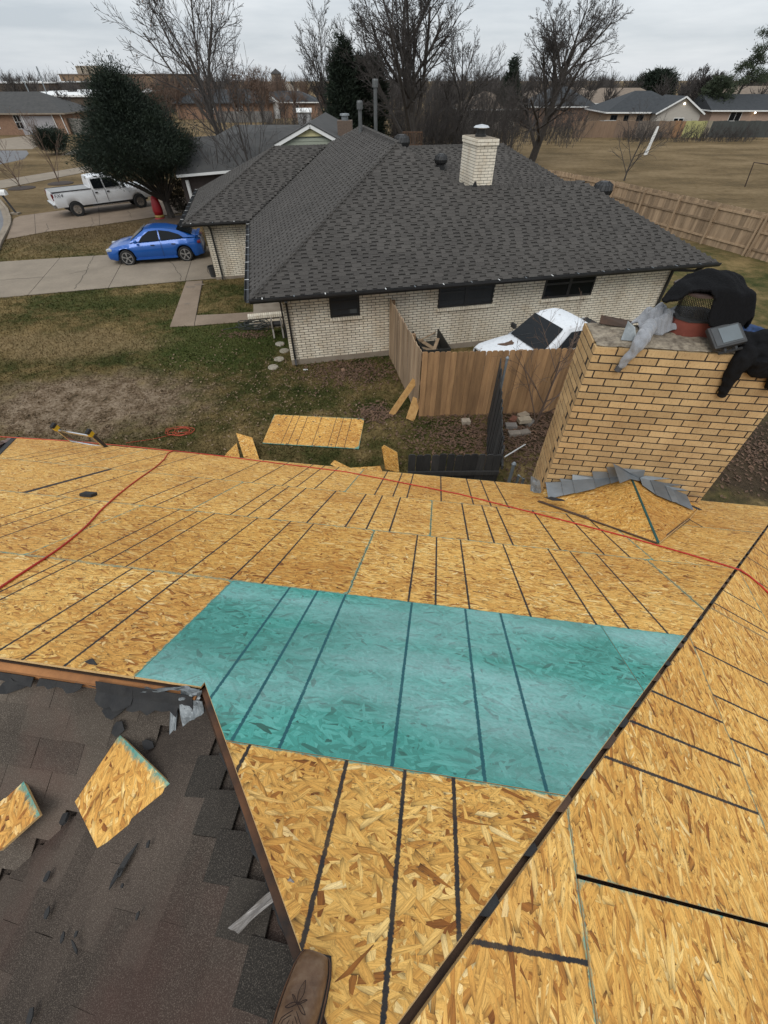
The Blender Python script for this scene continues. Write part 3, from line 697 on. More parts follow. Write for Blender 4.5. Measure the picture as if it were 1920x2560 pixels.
while t < 1.42:
    l = random.uniform(.12, .3); t1_ = min(t+l, 1.44); a, b = roofpt(hipL(t), t, -.03), roofpt(hipL(t1_), t1_, -.03)
    ragged('torn_felt', a-ez*.045-ee*.018, b-ez*.045-ee*.018, dl_, .015, .05, M['felt'], -.012)
    if random.random() < .85: ragged('torn_felt', a-ez*.008-ee*.006, a+(b-a)*random.uniform(.4, .9)-ez*.008-ee*.006, -ez*.9-ee*.35, .02, .06, M['felt'], 0)
    t = t1_+random.uniform(-.02, .02)
for e0_, e1_, w0, w1 in ((-1.42, -1.24, .05, .10), (-1.26, -1.02, .04, .09), (-2.6, -1.75, .03, .06), (-1.72, -1.5, .02, .05), (-1.2, -.95, .02, .04)):
    a, b = W(e1_, RN-.05, RZ-SH+.01), W(e0_, RN-.05, RZ-SH+.01); ragged('torn_felt', a, b, db_, w0, w1, M['felt'], .015)
    if e0_ > -1.5: ragged('torn_felt', a+ez*.055+en*.01, b+ez*.055+en*.01, -ez*.85-en*.5, .05, .09, M['felt'], 0)
def crumple(name, corners, mat, parent, amp=.02, n=10, th=.003, label=None):
    """a bent sheet spanning four corners"""
    m = MB(); c = [np.asarray(q, float) for q in corners]; nrm = np.cross(c[1]-c[0], c[3]-c[0]); nrm /= np.linalg.norm(nrm)
    ph = [random.uniform(0, 6) for _ in range(6)]
    g = []
    for i in range(n+1):
        for j in range(n+1):
            s_, t_ = i/n, j/n
            p = c[0]*(1-s_)*(1-t_)+c[1]*s_*(1-t_)+c[2]*s_*t_+c[3]*(1-s_)*t_
            w = math.sin(7*s_+4*t_+ph[0])*.5+math.sin(3*s_-9*t_+ph[1])*.4+math.sin(15*s_+11*t_+ph[2])*.22
            g.append(p+nrm*amp*w)
    f = [(i*(n+1)+j, (i+1)*(n+1)+j, (i+1)*(n+1)+j+1, i*(n+1)+j+1) for i in range(n) for j in range(n)]
    m.add(g, f); o = m.build(name, mat, parent, label=label)
    md = o.modifiers.new('thickness', 'SOLIDIFY'); md.thickness = th
    return o
def liftB(x, y, l): return onplane(x, y, bkp(0, 0, l), nB)
crumple('bent_flashing', [liftB(318, 1712, .05), liftB(440, 1726, .07), liftB(500, 1722, .09), liftB(330, 1728, .03)][:4], M['oldmetal'], old, .02)
crumple('bent_flashing', [liftB(440, 1712, .07), liftB(505, 1726, .09), liftB(492, 1760, .05), liftB(440, 1738, .04)], M['oldmetal'], old, .022)
crumple('bent_flashing', [liftB(448, 1748, .05), liftB(508, 1752, .06), liftB(514, 1806, .03), liftB(462, 1842, .02)], M['oldmetal'], old, .008)
crumple('bent_flashing', [liftB(428, 1748, .03), liftB(446, 1748, .03), liftB(440, 1845, .015), liftB(424, 1842, .015)], M['oldmetal'], old, .004)
# clear tape strip near the boot
crumple('tape_strip', [onL(590, 2322)+nL*.03, onL(612, 2336)+nL*.03, roofpt(*rpx(735, 2208), .004), roofpt(*rpx(722, 2190), .004)], pm('clear_tape', (.22, .20, .185), (.14, .125, .11), 30, .3), old, .006)
# walls and soffit below
m = MB()
for a, b in (((-7.0, eaveN-.5), (4.4, eaveN-.5)), ((4.4, eaveN-.5), (4.4, -4.5)), ((4.4, -4.5), (-4.4, -4.5)), ((-4.4, -4.5), (-7.0, -3.0)), ((-7.0, -3.0), (-7.0, eaveN-.5))):
    p, q = W(*a, 0), W(*b, 0); d = (q-p)/np.linalg.norm(q-p); m.box((p+q)/2+ez*1.1, (q-p)/2, np.cross(ez, d)*.06, ez*1.1)
m.build('wall', M['tanbrick'], house)
m = MB(); m.bar(roofpt(-7.0, EB-.02, -.11), roofpt(hipR(EB)-.03, EB-.02, -.11), .025, .15); m.build('fascia', M['oldlumber'], house)
# left end of the eave: old rake with felt
m = MB(); a, b = roofpt(*lend[0]), roofpt(*lend[1]); d = (b-a); m.bar(a-ez*.05-ee*.05, b+d*.6-ez*.05-ee*.05, .10, .08); m.build('rake_board', M['felt'], house)
crumple('underlayment', [a-ee*.12-ez*.02, a-ee*.35-ez*.12, b-ee*.42-ez*.14+d*.5, b-ee*.12-ez*.02+d*.5], pm('pale_felt', (.30, .25, .22), (.12, .05, .04), 9, .9), house, .03)
# ---- chimney
CE0, CE1, CN0, CN1, CZ = 1.58, 3.61, 4.52, 5.14, 4.445
RB, BL, BH = .0872, .293, .0872
m = MB(); q = .004
m.prism([W(CE0+q, CN0+q, 0), W(CE1-q, CN0+q, 0), W(CE1-q, CN1-q, 0), W(CE0+q, CN1-q, 0)], ez*(CZ-.03))
chimney = m.build('chimney', M['mortar'], house, label='buff brick chimney with black mortar joints at the eave')
def brick_mesh(l, d, h, name='brick'):
    m = MB(); m.box((0, 0, 0), (l/2, 0, 0), (0, d/2, 0), (0, 0, h/2)); me = bpy.data.meshes.new(name)
    v = [list(p) for p in m.v]
    me.from_pydata([tuple(p) for p in v], [], m.f); me.materials.append(None); return me
bmesh_cache = {}
def bm_get(l, d, h, mat):
    key = (round(l, 3), round(d, 3), round(h, 3), mat.name)
    if key not in bmesh_cache:
        me = brick_mesh(*key[:3]); me.materials.clear(); me.materials.append(mat); bmesh_cache[key] = me
    return bmesh_cache[key]
J = .0155
rowtop = CZ
nrows = 30
for r in range(nrows):
    zc = CZ-(r+.5)*RB
    if zc < 2.1: break
    # front face
    x = CE0 + (-.205 if r % 2 else -.058) + (r % 3)*.0
    while x < CE1:
        a, b = max(x, CE0), min(x+BL-J, CE1); x += BL
        if b-a < .03: continue
        zr = roofpt(0, 0)[2] if False else None
        inst('brick', bm_get(b-a, .09, RB-J, M['tanbrick']), chimney, W((a+b)/2, CN0+.045+random.uniform(-.0015, .0015), zc), AZ1)
    # left face (starts behind the front bricks)
    y = CN0+.0905+(.0 if r % 2 else .06)-.145*(r % 2)
    while y < CN1:
        a, b = max(y, CN0+.0905), min(y+BL-J, CN1); y += BL
        if b-a < .008: continue
        inst('brick', bm_get(b-a, .09, RB-J, M['tanbrick']), chimney, W(CE0+.045+random.uniform(-.0015, .0015), (a+b)/2, zc), AZ1+R(90))
# mortar crown with a broken surface
m = MB(); n = 26; g = []
for i in range(n+1):
    for j in range(n+1):
        s_, t_ = i/n, j/n; ed = min(s_, 1-s_, t_, 1-t_)
        g.append(W(CE0+.015+(CE1-CE0-.03)*s_, CN0+.015+(CN1-CN0-.03)*t_, CZ+.002+min(ed*5, 1)*.035+random.uniform(-.004, .008)))
m.add(g, [(i*(n+1)+j, (i+1)*(n+1)+j, (i+1)*(n+1)+j+1, i*(n+1)+j+1) for i in range(n) for j in range(n)])
m.build('crown', M['crown'], chimney)
# red clay cap base and spark screen on top
TOP = CZ+.035
def octo(c, w, d, ch, z): 
    return [W(c[0]+x, c[1]+y, z) for x, y in ((-w+ch, -d), (w-ch*.2, -d), (w, -d+ch*.2), (w, d-ch), (w-ch, d), (-w+ch, d), (-w, d-ch), (-w, -d+ch))]
cpx = G(1730, 838, TOP); cc = (cpx@ee+.02, cpx@en+.15)
m = MB(); m.prism(octo(cc, .235, .20, .10, TOP-.01), ez*.155); m.build('clay_cap', pm('red_brown_clay', (.20, .048, .030), (.15, .036, .024), 9, .7, .1), chimney)
m = MB(); m.prism(octo(cc, .242, .207, .10, TOP+.146), ez*.02); m.build('cap_rim', M['plastic'], chimney)
m = MB(); pts = octo(cc, .20, .17, .085, TOP+.165); pts2 = octo(cc, .205, .175, .085, TOP+.40)
for i in range(8):
    p0, p1, q0, q1 = pts[i], pts[(i+1) % 8], pts2[i], pts2[(i+1) % 8]; nn = max(3, int(np.linalg.norm(p1-p0)/.022))
    for s_ in range(-8, nn+1):
        # expanded-metal diamonds: two families of slanted wires
        for sg in (1, -1):
            t0, t1 = s_/nn, s_/nn+8/nn
            if sg < 0: t0, t1 = t1, t0
            seg = []
            for w_ in np.linspace(0, 1, 9):
                t_ = t0+(t1-t0)*w_
                if 0 <= t_ <= 1: seg.append((p0+(p1-p0)*t_)*(1-w_)+(q0+(q1-q0)*t_)*w_)
            if len(seg) > 1: m.tube([seg[0], seg[-1]], .0021, 3, cap=False)
m.build('spark_screen', pm('rusty_screen', (.045, .035, .025), (.02, .018, .016), 30, .7, metal=.3), chimney)
m = MB(); m.prism(octo(cc, .30, .26, .10, TOP+.40), ez*.02); m.build('cap_lid', pm('brown_cap_lid', (.06, .038, .032), None, 9, .6), chimney)
m = MB(); a = G(1600, 800, TOP+.05); m.prism([W(1.70, CN1-.12, TOP+.005), W(2.05, CN1-.22, TOP+.005), W(2.05, CN1-.04, TOP+.02), W(1.72, CN1-.03, TOP+.06)], ez*.006); m.build('rusty_plate', pm('rusty_plate', (.07, .035, .02), (.03, .02, .014), 9, .9), chimney)
# ---- cricket behind the chimney
T_ = roofpt(*rpx(1643, 1360), .01); A_ = W(2.62, CN0-.005, 2.74); LC = roofpt(*rpx(1345, 1255), .012); LB = W(CE0+.02, CN0-.005, 2.41); RC = roofpt(*rpx(1722, 1300), .012); RBs = W(CE1+.05, CN0-.005, 2.37)
def tri_board(name, pts, parent, lines=(), label=None, uvrot=0., flip=False):
    pts = [np.asarray(p, float) for p in pts]; o_ = pts[0]; X = pts[1]-pts[0]; X = X/np.linalg.norm(X); nn = np.cross(X, pts[2]-pts[0]); nn /= np.linalg.norm(nn)
    if nn[2] < 0: nn = -nn
    Y = np.cross(nn, X); q = [((p-o_)@X, (p-o_)@Y) for p in pts]
    ar = sum(q[i][0]*q[(i+1) % len(q)][1]-q[(i+1) % len(q)][0]*q[i][1] for i in range(len(q)))
    if ar < 0: q = q[::-1]
    return osb_board(name, [q], lambda a, b: o_+X*a+Y*b, .011, parent, nn, lines, None, (random.uniform(0, 20), random.uniform(0, 20)), 0., we=0, uvrot=uvrot, label=label, chaos=1)
m = MB(); m.add([T_-ez*.07, A_-ez*.10, LC-ez*.05, RC-ez*.05, LB-ez*.10, RBs-ez*.10], [(0, 1, 4, 2), (0, 3, 5, 1)]); cricket = m.build('cricket', M['felt'], house, label='small OSB saddle diverting water behind the brick chimney')
K1, K2 = T_+(A_-T_)*.16, T_+(A_-T_)*.42
e1, e2 = T_+(LC-T_)*.20, T_+(LC-T_)*.52
lf = ez*.012
tri_board('cricket_sheet', [K2+lf, A_+lf, LB+lf, LC+lf, e2+lf], cricket, uvrot=.9)
tri_board('cricket_sheet', [K1+lf, K2-(K2-K1)*.02+lf, e2+(e1-e2)*.02+lf, e1+lf], cricket, uvrot=.7)
tri_board('cricket_sheet', [T_+lf, K1-(K1-T_)*.03+lf, e1+(T_-e1)*.03+lf], cricket, uvrot=.7)
tri_board('cricket_sheet', [T_+ee*.01+lf, A_+ee*.01+lf, RBs+lf], cricket, uvrot=1.2)
tri_board('cricket_sheet', [T_+ee*.012+lf, RBs+lf, RC+lf], cricket, uvrot=1.2)
m = MB(); m.bar(T_+ez*.012, A_+ez*.012, .022, .014); m.build('cricket_ridge', pm('teal_black_edge', (.008, .05, .05), (.01, .10, .09), 5, .7), cricket)
# stepped flashing on the brick face, left run rising to the apex and right run falling away
FACE = CN0-.012
def flashing(px, lean=.02, mat=None):
    pts = []
    for i, (x, y) in enumerate(px):
        p = onplane(x, y, W(0, FACE-(lean if i >= 2 else 0.), 0), en); pts.append(p)
    m = MB(); m.prism(pts, -en*.003); return m.build('step_flashing', mat or M['flash'], chimney)
c2 = lambda *q: [(1300+a*.30139, 1020+b*.30139) for a, b in q]
for i, q in enumerate([[(205, 615), (328, 622), (360, 725), (235, 755)], [(328, 585), (440, 592), (456, 705), (362, 725)], [(435, 552), (605, 568), (628, 668), (458, 708)], [(598, 524), (722, 530), (750, 625), (628, 662)],
          [(716, 488), (855, 500), (838, 600), (755, 628)], [(855, 500), (1038, 514), (1018, 612), (915, 590), (828, 625)], [(1040, 562), (1245, 585), (1128, 720), (1015, 640)], [(1205, 622), (1370, 640), (1265, 778), (1130, 722)],
          [(1345, 670), (1398, 688), (1330, 790), (1262, 778)], [(1385, 722), (1510, 738), (1440, 850), (1300, 790)]]):
    B3 = LB if i <= 4 else RBs
    cn = np.cross(A_-T_, B3-T_); cn = cn/np.linalg.norm(cn); cn = cn if cn[2] > 0 else -cn
    px = c2(*q); top_ = [onplane(x, y, W(0, FACE-.004*(i % 3), 0), en) for x, y in px[:2]]; nb_ = len(px)-2
    bot = [onplane(x, y, T_+cn*(.032+.003*(i % 3)), cn) for x, y in px[2:]]
    for j_ in range(nb_):
        if bot[j_]@en > FACE-.03: bot[j_] = onplane(*px[2+j_], W(0, FACE-.03, 0), en)
    fold = []
    for j_, b_ in enumerate(bot):
        t_ = top_[1] if j_ == 0 else top_[0] if j_ == nb_-1 else (top_[0]+top_[1])/2
        v_ = V3(*b_); v_ = v_+en*(FACE-.008-v_@en)*.85; fold.append(v_+ez*(.01))
    m = MB(); vs_ = top_+fold+bot
    f_ = [(0, 1)+tuple(range(2, 2+nb_))]+[(2+j_, 2+nb_+j_, 2+nb_+j_+1, 2+j_+1) for j_ in range(nb_-1)]
    m.add(vs_, f_); o = m.build('step_flashing', M['flash'], chimney); md = o.modifiers.new('thickness', 'SOLIDIFY'); md.thickness = .003
crumple('step_flashing', [onplane(x, y, W(0, CN0-.05-.03*i, 0), en) for i, (x, y) in enumerate(c2((90, 562), (140, 590), (165, 690), (85, 690)))], M['flash'], chimney, .012, 6)
crumple('step_flashing', [onplane(x, y, W(0, CN0-.06-.03*i, 0), en) for i, (x, y) in enumerate(c2((110, 590), (165, 600), (178, 695), (105, 770)))], M['flash'], chimney, .010, 6)
scrap('torn_felt', roofpt(*rpx(1380, 1262), .05), NR, .17, .07, -.25, M['felt'], cricket, curl=.03, n=12)
crumple('felt_flap', [onplane(x, y, W(0, n_, 0), en) for (x, y), n_ in (((1690, 1245), 4.45), ((1800, 1300), 4.25), ((1765, 1302), 4.1), ((1680, 1272), 4.2))], M['felt'], cricket, .02, 8)
m = MB(); m.bar(LC+ez*.004, T_+ez*.004, .03, .008); m.bar(RC+ez*.004, T_+ez*.004, .025, .008); m.build('cricket_gap', M['oldlumber'], cricket)
# red hose lying over the decking and the orange cord along the eave
def rope(name, px, r, mat, label, cat, lift=None, sub=6):
    pts = [roofpt(*rpx(*q), r) for q in px]; out = []
    for i in range(len(pts)-1):
        p0, p1, p2, p3 = pts[max(i-1, 0)], pts[i], pts[i+1], pts[min(i+2, len(pts)-1)]
        for k_ in range(sub):
            t = k_/sub; out.append(.5*((2*p1)+(-p0+p2)*t+(2*p0-5*p1+4*p2-p3)*t*t+(-p0+3*p1-3*p2+p3)*t**3))
    out.append(pts[-1]); m = MB(); m.tube(out, r, 8); return tag(m.build(name, mat, smooth=True), label, cat)
rope('hose', [(-30, 1495), (0, 1472), (60, 1432), (150, 1372), (215, 1318), (255, 1275), (300, 1235), (345, 1200), (385, 1172), (410, 1150), (420, 1135), (434, 1128)], .0075, M['redcord'], 'red air hose curving over the bare decking at left', 'hose')
r1 = [(434, 1128), (560, 1142), (700, 1160), (860, 1180), (960, 1199), (1150, 1237), (1300, 1275), (1430, 1308), (1580, 1347), (1720, 1387), (1825, 1419), (1840, 1424)]
pts = [roofpt(*rpx(*q), .008) for q in r1]+[rsp(*rsx(1846, 1426), .012)]+[rsp(*rsx(*q), .008) for q in [(1870, 1440), (1900, 1465), (1935, 1500)]]
m = MB(); m.tube(pts, .007, 8); tag(m.build('hose', M['redcord'], smooth=True), 'straight red air hose stretched across the decking and over the right hip', 'hose')
rope('extension_cord', [(0, 1093), (46, 1096), (160, 1103), (265, 1112), (350, 1120), (434, 1129)], .009, M['orangecord'], 'orange cord lying along the left eave edge', 'cord')
# loose off-cuts on the old shingles
def loose(name, px, plane, label, zlift=.0, lines=()):
    p0, nrm = plane; pts = [onplane(x, y, p0+nrm*.026, nrm) for x, y in px]
    X = pts[1]-pts[0]; X /= np.linalg.norm(X); Y = np.cross(nrm, X); o_ = pts[0]; q = [((p-o_)@X, (p-o_)@Y) for p in pts]
    ar = sum(q[i][0]*q[(i+1) % len(q)][1]-q[(i+1) % len(q)][0]*q[i][1] for i in range(len(q)))
    if ar < 0: q = q[::-1]
    return tag(osb_board(name, [q], lambda a, b: o_+X*a+Y*b, .012, None, nrm, lines, (-9, 9, -.0, 9) if Y@np.mean([p-o_ for p in pts], 0) > 0 else (-9, 9, -9, 0.0), (random.uniform(0, 9), 3), 0., we=.10, uvrot=.9, chaos=1, edgecol=M['teal'] if False else None), label, 'off-cut', 'OSB off-cuts lying about')
z8 = lambda *q: [(a*.38577, 1640+b*.38577) for a, b in q]
pl = (lfp(0, 0, .0), (nL+nB*.55)/np.linalg.norm(nL+nB*.55))
cen = onplane(*z8((800, 870))[0], lfp(0, 0, .02), nL)
loose('osb_offcut', z8((775, 510), (1190, 915), (630, 1245), (485, 945)), (cen+ez*.0, pl[1]), 'kite-shaped OSB off-cut with one teal edge on the old brown shingles')
cen2 = onplane(60, 2010, bkp(0, 0, .02), nB)
loose('osb_offcut', z8((90, 680), (258, 1030), (0, 1262), (-160, 1130), (-120, 830)), (cen2, pl[1]), 'OSB off-cut with teal edge cut off by the left border of the picture')
for (x, y, a, b, r_, lab) in [(120, 2010, .12, .055, 1.2, 'black shingle scrap between the two OSB off-cuts'), (174, 2050, .022, .03, .3, 'small black felt lump below the kite-shaped off-cut'), (30, 2130, .12, .03, .6, 'black felt strip poking out under the left OSB off-cut')]:
    tag(scrap('felt_scrap', onL(x, y), nL, a, b, r_, M['felt'], None, th=.012, curl=.01, jag=.2), lab, 'scrap', 'black felt scraps on the roofs')
q = roofpt(*rpx(219, 1240), .0); m = MB(); m.prism([q+ee*x+uu*y+NR*.004 for x, y in ((-.06, .05), (.07, .05), (.075, -.04), (.02, -.05), (-.05, -.045))], NR*.03); tag(m.build('felt_scrap', M['felt']), 'lone square black scrap on the yellow decking at left', 'scrap', 'black felt scraps on the roofs')
# the roofer's boot
def boot():
    bx, by = rpx(790, 2500); base = roofpt(bx, by, 0); tip = roofpt(*rpx(800, 2425), 0); base = roofpt(*rpx(722, 2600), 0); tip = roofpt(*rpx(786, 2388), 0)
    d = tip-base; d = d-NR*(d@NR); d /= np.linalg.norm(d); sdv = np.cross(d, NR)
    rot = 0.; d, sdv = d*math.cos(rot)+sdv*math.sin(rot), sdv*math.cos(rot)-d*math.sin(rot)
    o_ = roofpt(*rpx(792, 2392), .0)     # toe tip on the deck
    def P(x, y, z): return o_-d*x+sdv*y+NR*z
    root = thing('boot', base, 'brown leather western boot with square toe at the bottom edge', 'boot')
    prof = [(0, .030), (.008, .036), (.03, .043), (.07, .047), (.11, .048), (.15, .044), (.19, .037), (.23, .034), (.27, .035), (.295, .028), (.302, .018)]
    out = [(x, w+.006) for x, w in prof]
    ol = [P(x-.006 if i == 0 else x, w, 0) for i, (x, w) in enumerate(out)]+[P(x-.006 if i == len(out)-1-0 and False else x, -w, 0) for i, (x, w) in reversed(list(enumerate(out)))]
    m = MB(); m.prism(ol, NR*.011); m.build('sole', pm('black_sole', (.010, .009, .008), None, 20, .75), root)
    m = MB(); m.prism([P(x, s_*w, -.0) for x, w, s_ in [(.215, .032, 1), (.295, .030, 1), (.295, .030, -1), (.215, .032, -1)]], NR*.012); m.build('heel', M['rubber'], root)
    wl = [P(x+.001, w*1.045, .011) for x, w in prof]+[P(x+.001, -w*1.045, .011) for x, w in reversed(prof)]
    m = MB(); m.tube(wl+[wl[0]], .0024, 5); m.build('welt', pm('welt_thread', (.12, .055, .025), (.07, .035, .018), 120, .7), root)
    # upper: cross-sections from toe to heel, then the shaft
    k_ = 14; secs = []
    for x, w, h in [(.004, .030, .020), (.02, .039, .034), (.05, .043, .042), (.09, .045, .049), (.13, .044, .057), (.165, .040, .068), (.20, .036, .084), (.235, .034, .105)]:
        ring = []
        for j in range(k_+1):
            a = math.pi*j/k_; yy = math.cos(a); zz = math.sin(a)
            ring.append(P(x+.018*zz*(1 if x > .15 else 0), w*math.copysign(abs(yy)**.72, yy), .010+h*zz**.75))
        secs.append(ring)
    m = MB(); base_i = 0; vsn = [p for r_ in secs for p in r_]
    f = [(i*(k_+1)+j, i*(k_+1)+j+1, (i+1)*(k_+1)+j+1, (i+1)*(k_+1)+j) for i in range(len(secs)-1) for j in range(k_)]
    f.append(tuple(range(k_+1))); m.add(vsn, f)
    sh = []
    for z, cx, rx_, ry_ in [(.010, .262, .040, .033), (.06, .265, .040, .034), (.11, .275, .045, .038), (.17, .29, .050, .044), (.24, .305, .055, .050), (.30, .32, .058, .053)]:
        sh.append([P(cx+rx_*math.cos(a), ry_*math.sin(a), z) for a in np.linspace(0, 2*math.pi, 20, endpoint=False)])
    i0 = len(m.v); vv = [p for r_ in sh for p in r_]
    m.add(vv, [(i*20+j, i*20+(j+1) % 20, (i+1)*20+(j+1) % 20, (i+1)*20+j) for i in range(len(sh)-1) for j in range(20)])
    k = N('worn_boot_leather'); p = k.pos(); nz1 = k.noise(p, 22, 6, .65); nz2 = k.noise(k.map(p, (30, 90, 60)), 1., 5, .6)
    c = k.ramp(nz1, [(.3, (.085, .042, .020)), (.5, (.15, .082, .043)), (.7, (.22, .14, .082))]); c = k.mix(k.math('MULTIPLY', k.ramp(nz2, [(.5, (0, 0, 0)), (.75, (1, 1, 1))]), .5), c, (.22, .15, .10))
    k.l(c, k.b.inputs['Base Color']); k.b.inputs['Roughness'].default_value = .55; k.bump(nz2, .25, .004)
    up_ = m.build('upper', k.m, root, smooth=True); md = up_.modifiers.new('sub', 'SUBSURF'); md.levels = md.render_levels = 2
    # stitched flower on the vamp
    def surf(x, y):
        w = np.interp(x, [.004, .02, .05, .09, .13, .165, .2], [.03, .039, .043, .045, .044, .04, .036]); h = np.interp(x, [.004, .02, .05, .09, .13, .165, .2], [.02, .034, .042, .052, .066, .084, .11])
        c_ = min(.98, abs(y)/w)**(1/.72); return P(x+(.018*math.sqrt(1-c_*c_) if x > .15 else 0), y, .0115+h*(math.sqrt(1-c_*c_))**.75)
    m = MB()
    for ang, ln in ((0, .045), (.95, .022), (-.95, .022), (2.0, .026), (-2.0, .026)):
        for s_ in (1, -1):
            m.tube([surf(.115-ln*t*math.cos(ang)-s_*.006*math.sin(math.pi*t)*math.sin(ang), ln*t*math.sin(ang)+s_*.006*math.sin(math.pi*t)*math.cos(ang)) for t in np.linspace(0, 1, 8)], .0008, 4)
    for o2 in (0, .009, .018):
        for s_ in (1, -1):
            m.tube([surf(.128+o2+.03*t, s_*(.004+.030*t)) for t in np.linspace(0, 1, 6)], .0008, 4)
    m.build('stitching', pm('dark_stitching', (.03, .013, .008), None, 9, .8), root)
boot()
# ================================================================== next house (white brick, grey hip roof)
nh = thing('brick_house', H(5, 6, 0), 'white-painted brick house with dark grey hipped shingle roof beyond the lawn', 'house')
SL2 = .5; A2 = math.atan(.5); EZ = 2.2
SMAX, KP, VR, WR = 14.67, 5.28, 12.0, 3.41
def roofz(k): return EZ+SL2*k
up2 = lambda dirn: (dirn*math.cos(A2)+ez*math.sin(A2))
# roof planes as (origin at eave, along, inward) with course limits lo(k)..hi(k) measured along
def ring(pts, z0=-.03): return [H(s_, v_, roofz(k_)+z0) for s_, v_, k_ in pts]
m = MB()
m.poly(ring([(0, 0, 0), (SMAX, 0, 0), (SMAX-WR, WR, WR), (2*KP-WR, WR, WR), (KP, KP, KP)]))                 # front
m.poly(ring([(0, 0, 0), (KP, KP, KP), (KP, VR, KP), (0, VR+KP, 0)]))                                          # left
m.poly(ring([(KP, KP, KP), (2*KP, 0, 0), (2*KP, VR+KP, 0), (KP, VR, KP)]))                                    # right
m.poly(ring([(KP, VR, KP), (2*KP, VR+KP, 0), (0, VR+KP, 0)]))                                                 # back
m.poly(ring([(SMAX, 0, 0), (SMAX, 2*WR, 0), (SMAX-WR, WR, WR)])); m.poly(ring([(SMAX, 2*WR, 0), (KP, 2*WR, 0), (KP, WR, WR), (SMAX-WR, WR, WR)]))
GS, GV, GW = -2.68, 9.0, 3.95
m.poly(ring([(GS, GV, 0), (5, GV, 0), (5, GV+GW, GW), (GS+GW+.25, GV+GW, GW)])); m.poly(ring([(GS, GV, 0), (GS+GW+.25, GV+GW, GW), (GS, GV+2*GW, 0)])); m.poly(ring([(GS, GV+2*GW, 0), (GS+GW+.25, GV+GW, GW), (5, GV+GW, GW), (5, GV+2*GW, 0)]))
BV, BS1, BW = 11.0, 16.6, 3.41
m.poly(ring([(6, BV, 0), (BS1, BV, 0), (BS1-BW, BV+BW, BW), (6, BV+BW, BW)])); m.poly(ring([(BS1, BV, 0), (BS1, BV+2*BW, 0), (BS1-BW, BV+BW, BW)])); m.poly(ring([(BS1, BV+2*BW, 0), (6, BV+2*BW, 0), (6, BV+BW, BW), (BS1-BW, BV+BW, BW)]))
nroof = m.build('roof', M['newshingle'], nh, label='dark grey laminated-shingle hip roof'); strip_tone(nroof.data, .3)
CO = .143                                     # course exposure on the slope
cand, stuff = [], MB(); tones = []
def courses(P, along, inward, kmax, lo, hi, flag):
    """P(k, t): point at run k, distance t along; emits one tab per laminate block"""
    nrm = np.cross(along, up2(inward)); nrm = nrm if nrm[2] > 0 else -nrm
    run = CO*math.cos(A2); c = 0
    while c*run < kmax-.02:
        k0 = c*run; k1 = min(k0+run, kmax); t = lo(k0)-random.uniform(0, .3); end = hi(k0)
        dark = random.random() < .5
        while t < end:
            dark = not dark; w = random.choice((.13, .17, .21)) if dark else random.choice((.13, .17, .22, .28)); a, b = max(t, lo(k0)), min(t+w, end); t += w
            if b-a < .02: continue
            cand.append((P(k0, (a+b)/2), along, inward, nrm, b-a, dark, flag))
        c += 1
courses(lambda k, t: H(t, k, roofz(k)), h1, h2, KP, lambda k: k, lambda k: SMAX-k if k < WR else 2*KP-k, 1)
courses(lambda k, t: H(k, t, roofz(k)), h2, h1, KP, lambda k: k, lambda k: GV+k if k < GW else VR+KP-k, 0)
courses(lambda k, t: H(t, GV+k, roofz(k)), h1, h2, GW, lambda k: GS+k*1.06, lambda k: k, 0)
courses(lambda k, t: H(t, BV+k, roofz(k)), h1, h2, BW, lambda k: 7.2, lambda k: BS1-k, 0)
courses(lambda k, t: H(GS+k*1.06, t, roofz(k)), h2, h1, GW, lambda k: GV+k, lambda k: GV+2*GW-k, 0)
cand.sort(key=lambda q: np.linalg.norm(q[0]-CAMP))
def tabpts(w, dark):
    up_, th = (.007, .004) if dark else (.013, .006); d = CO+.03
    return w, d, up_, th
shm = {}
cnt = 0
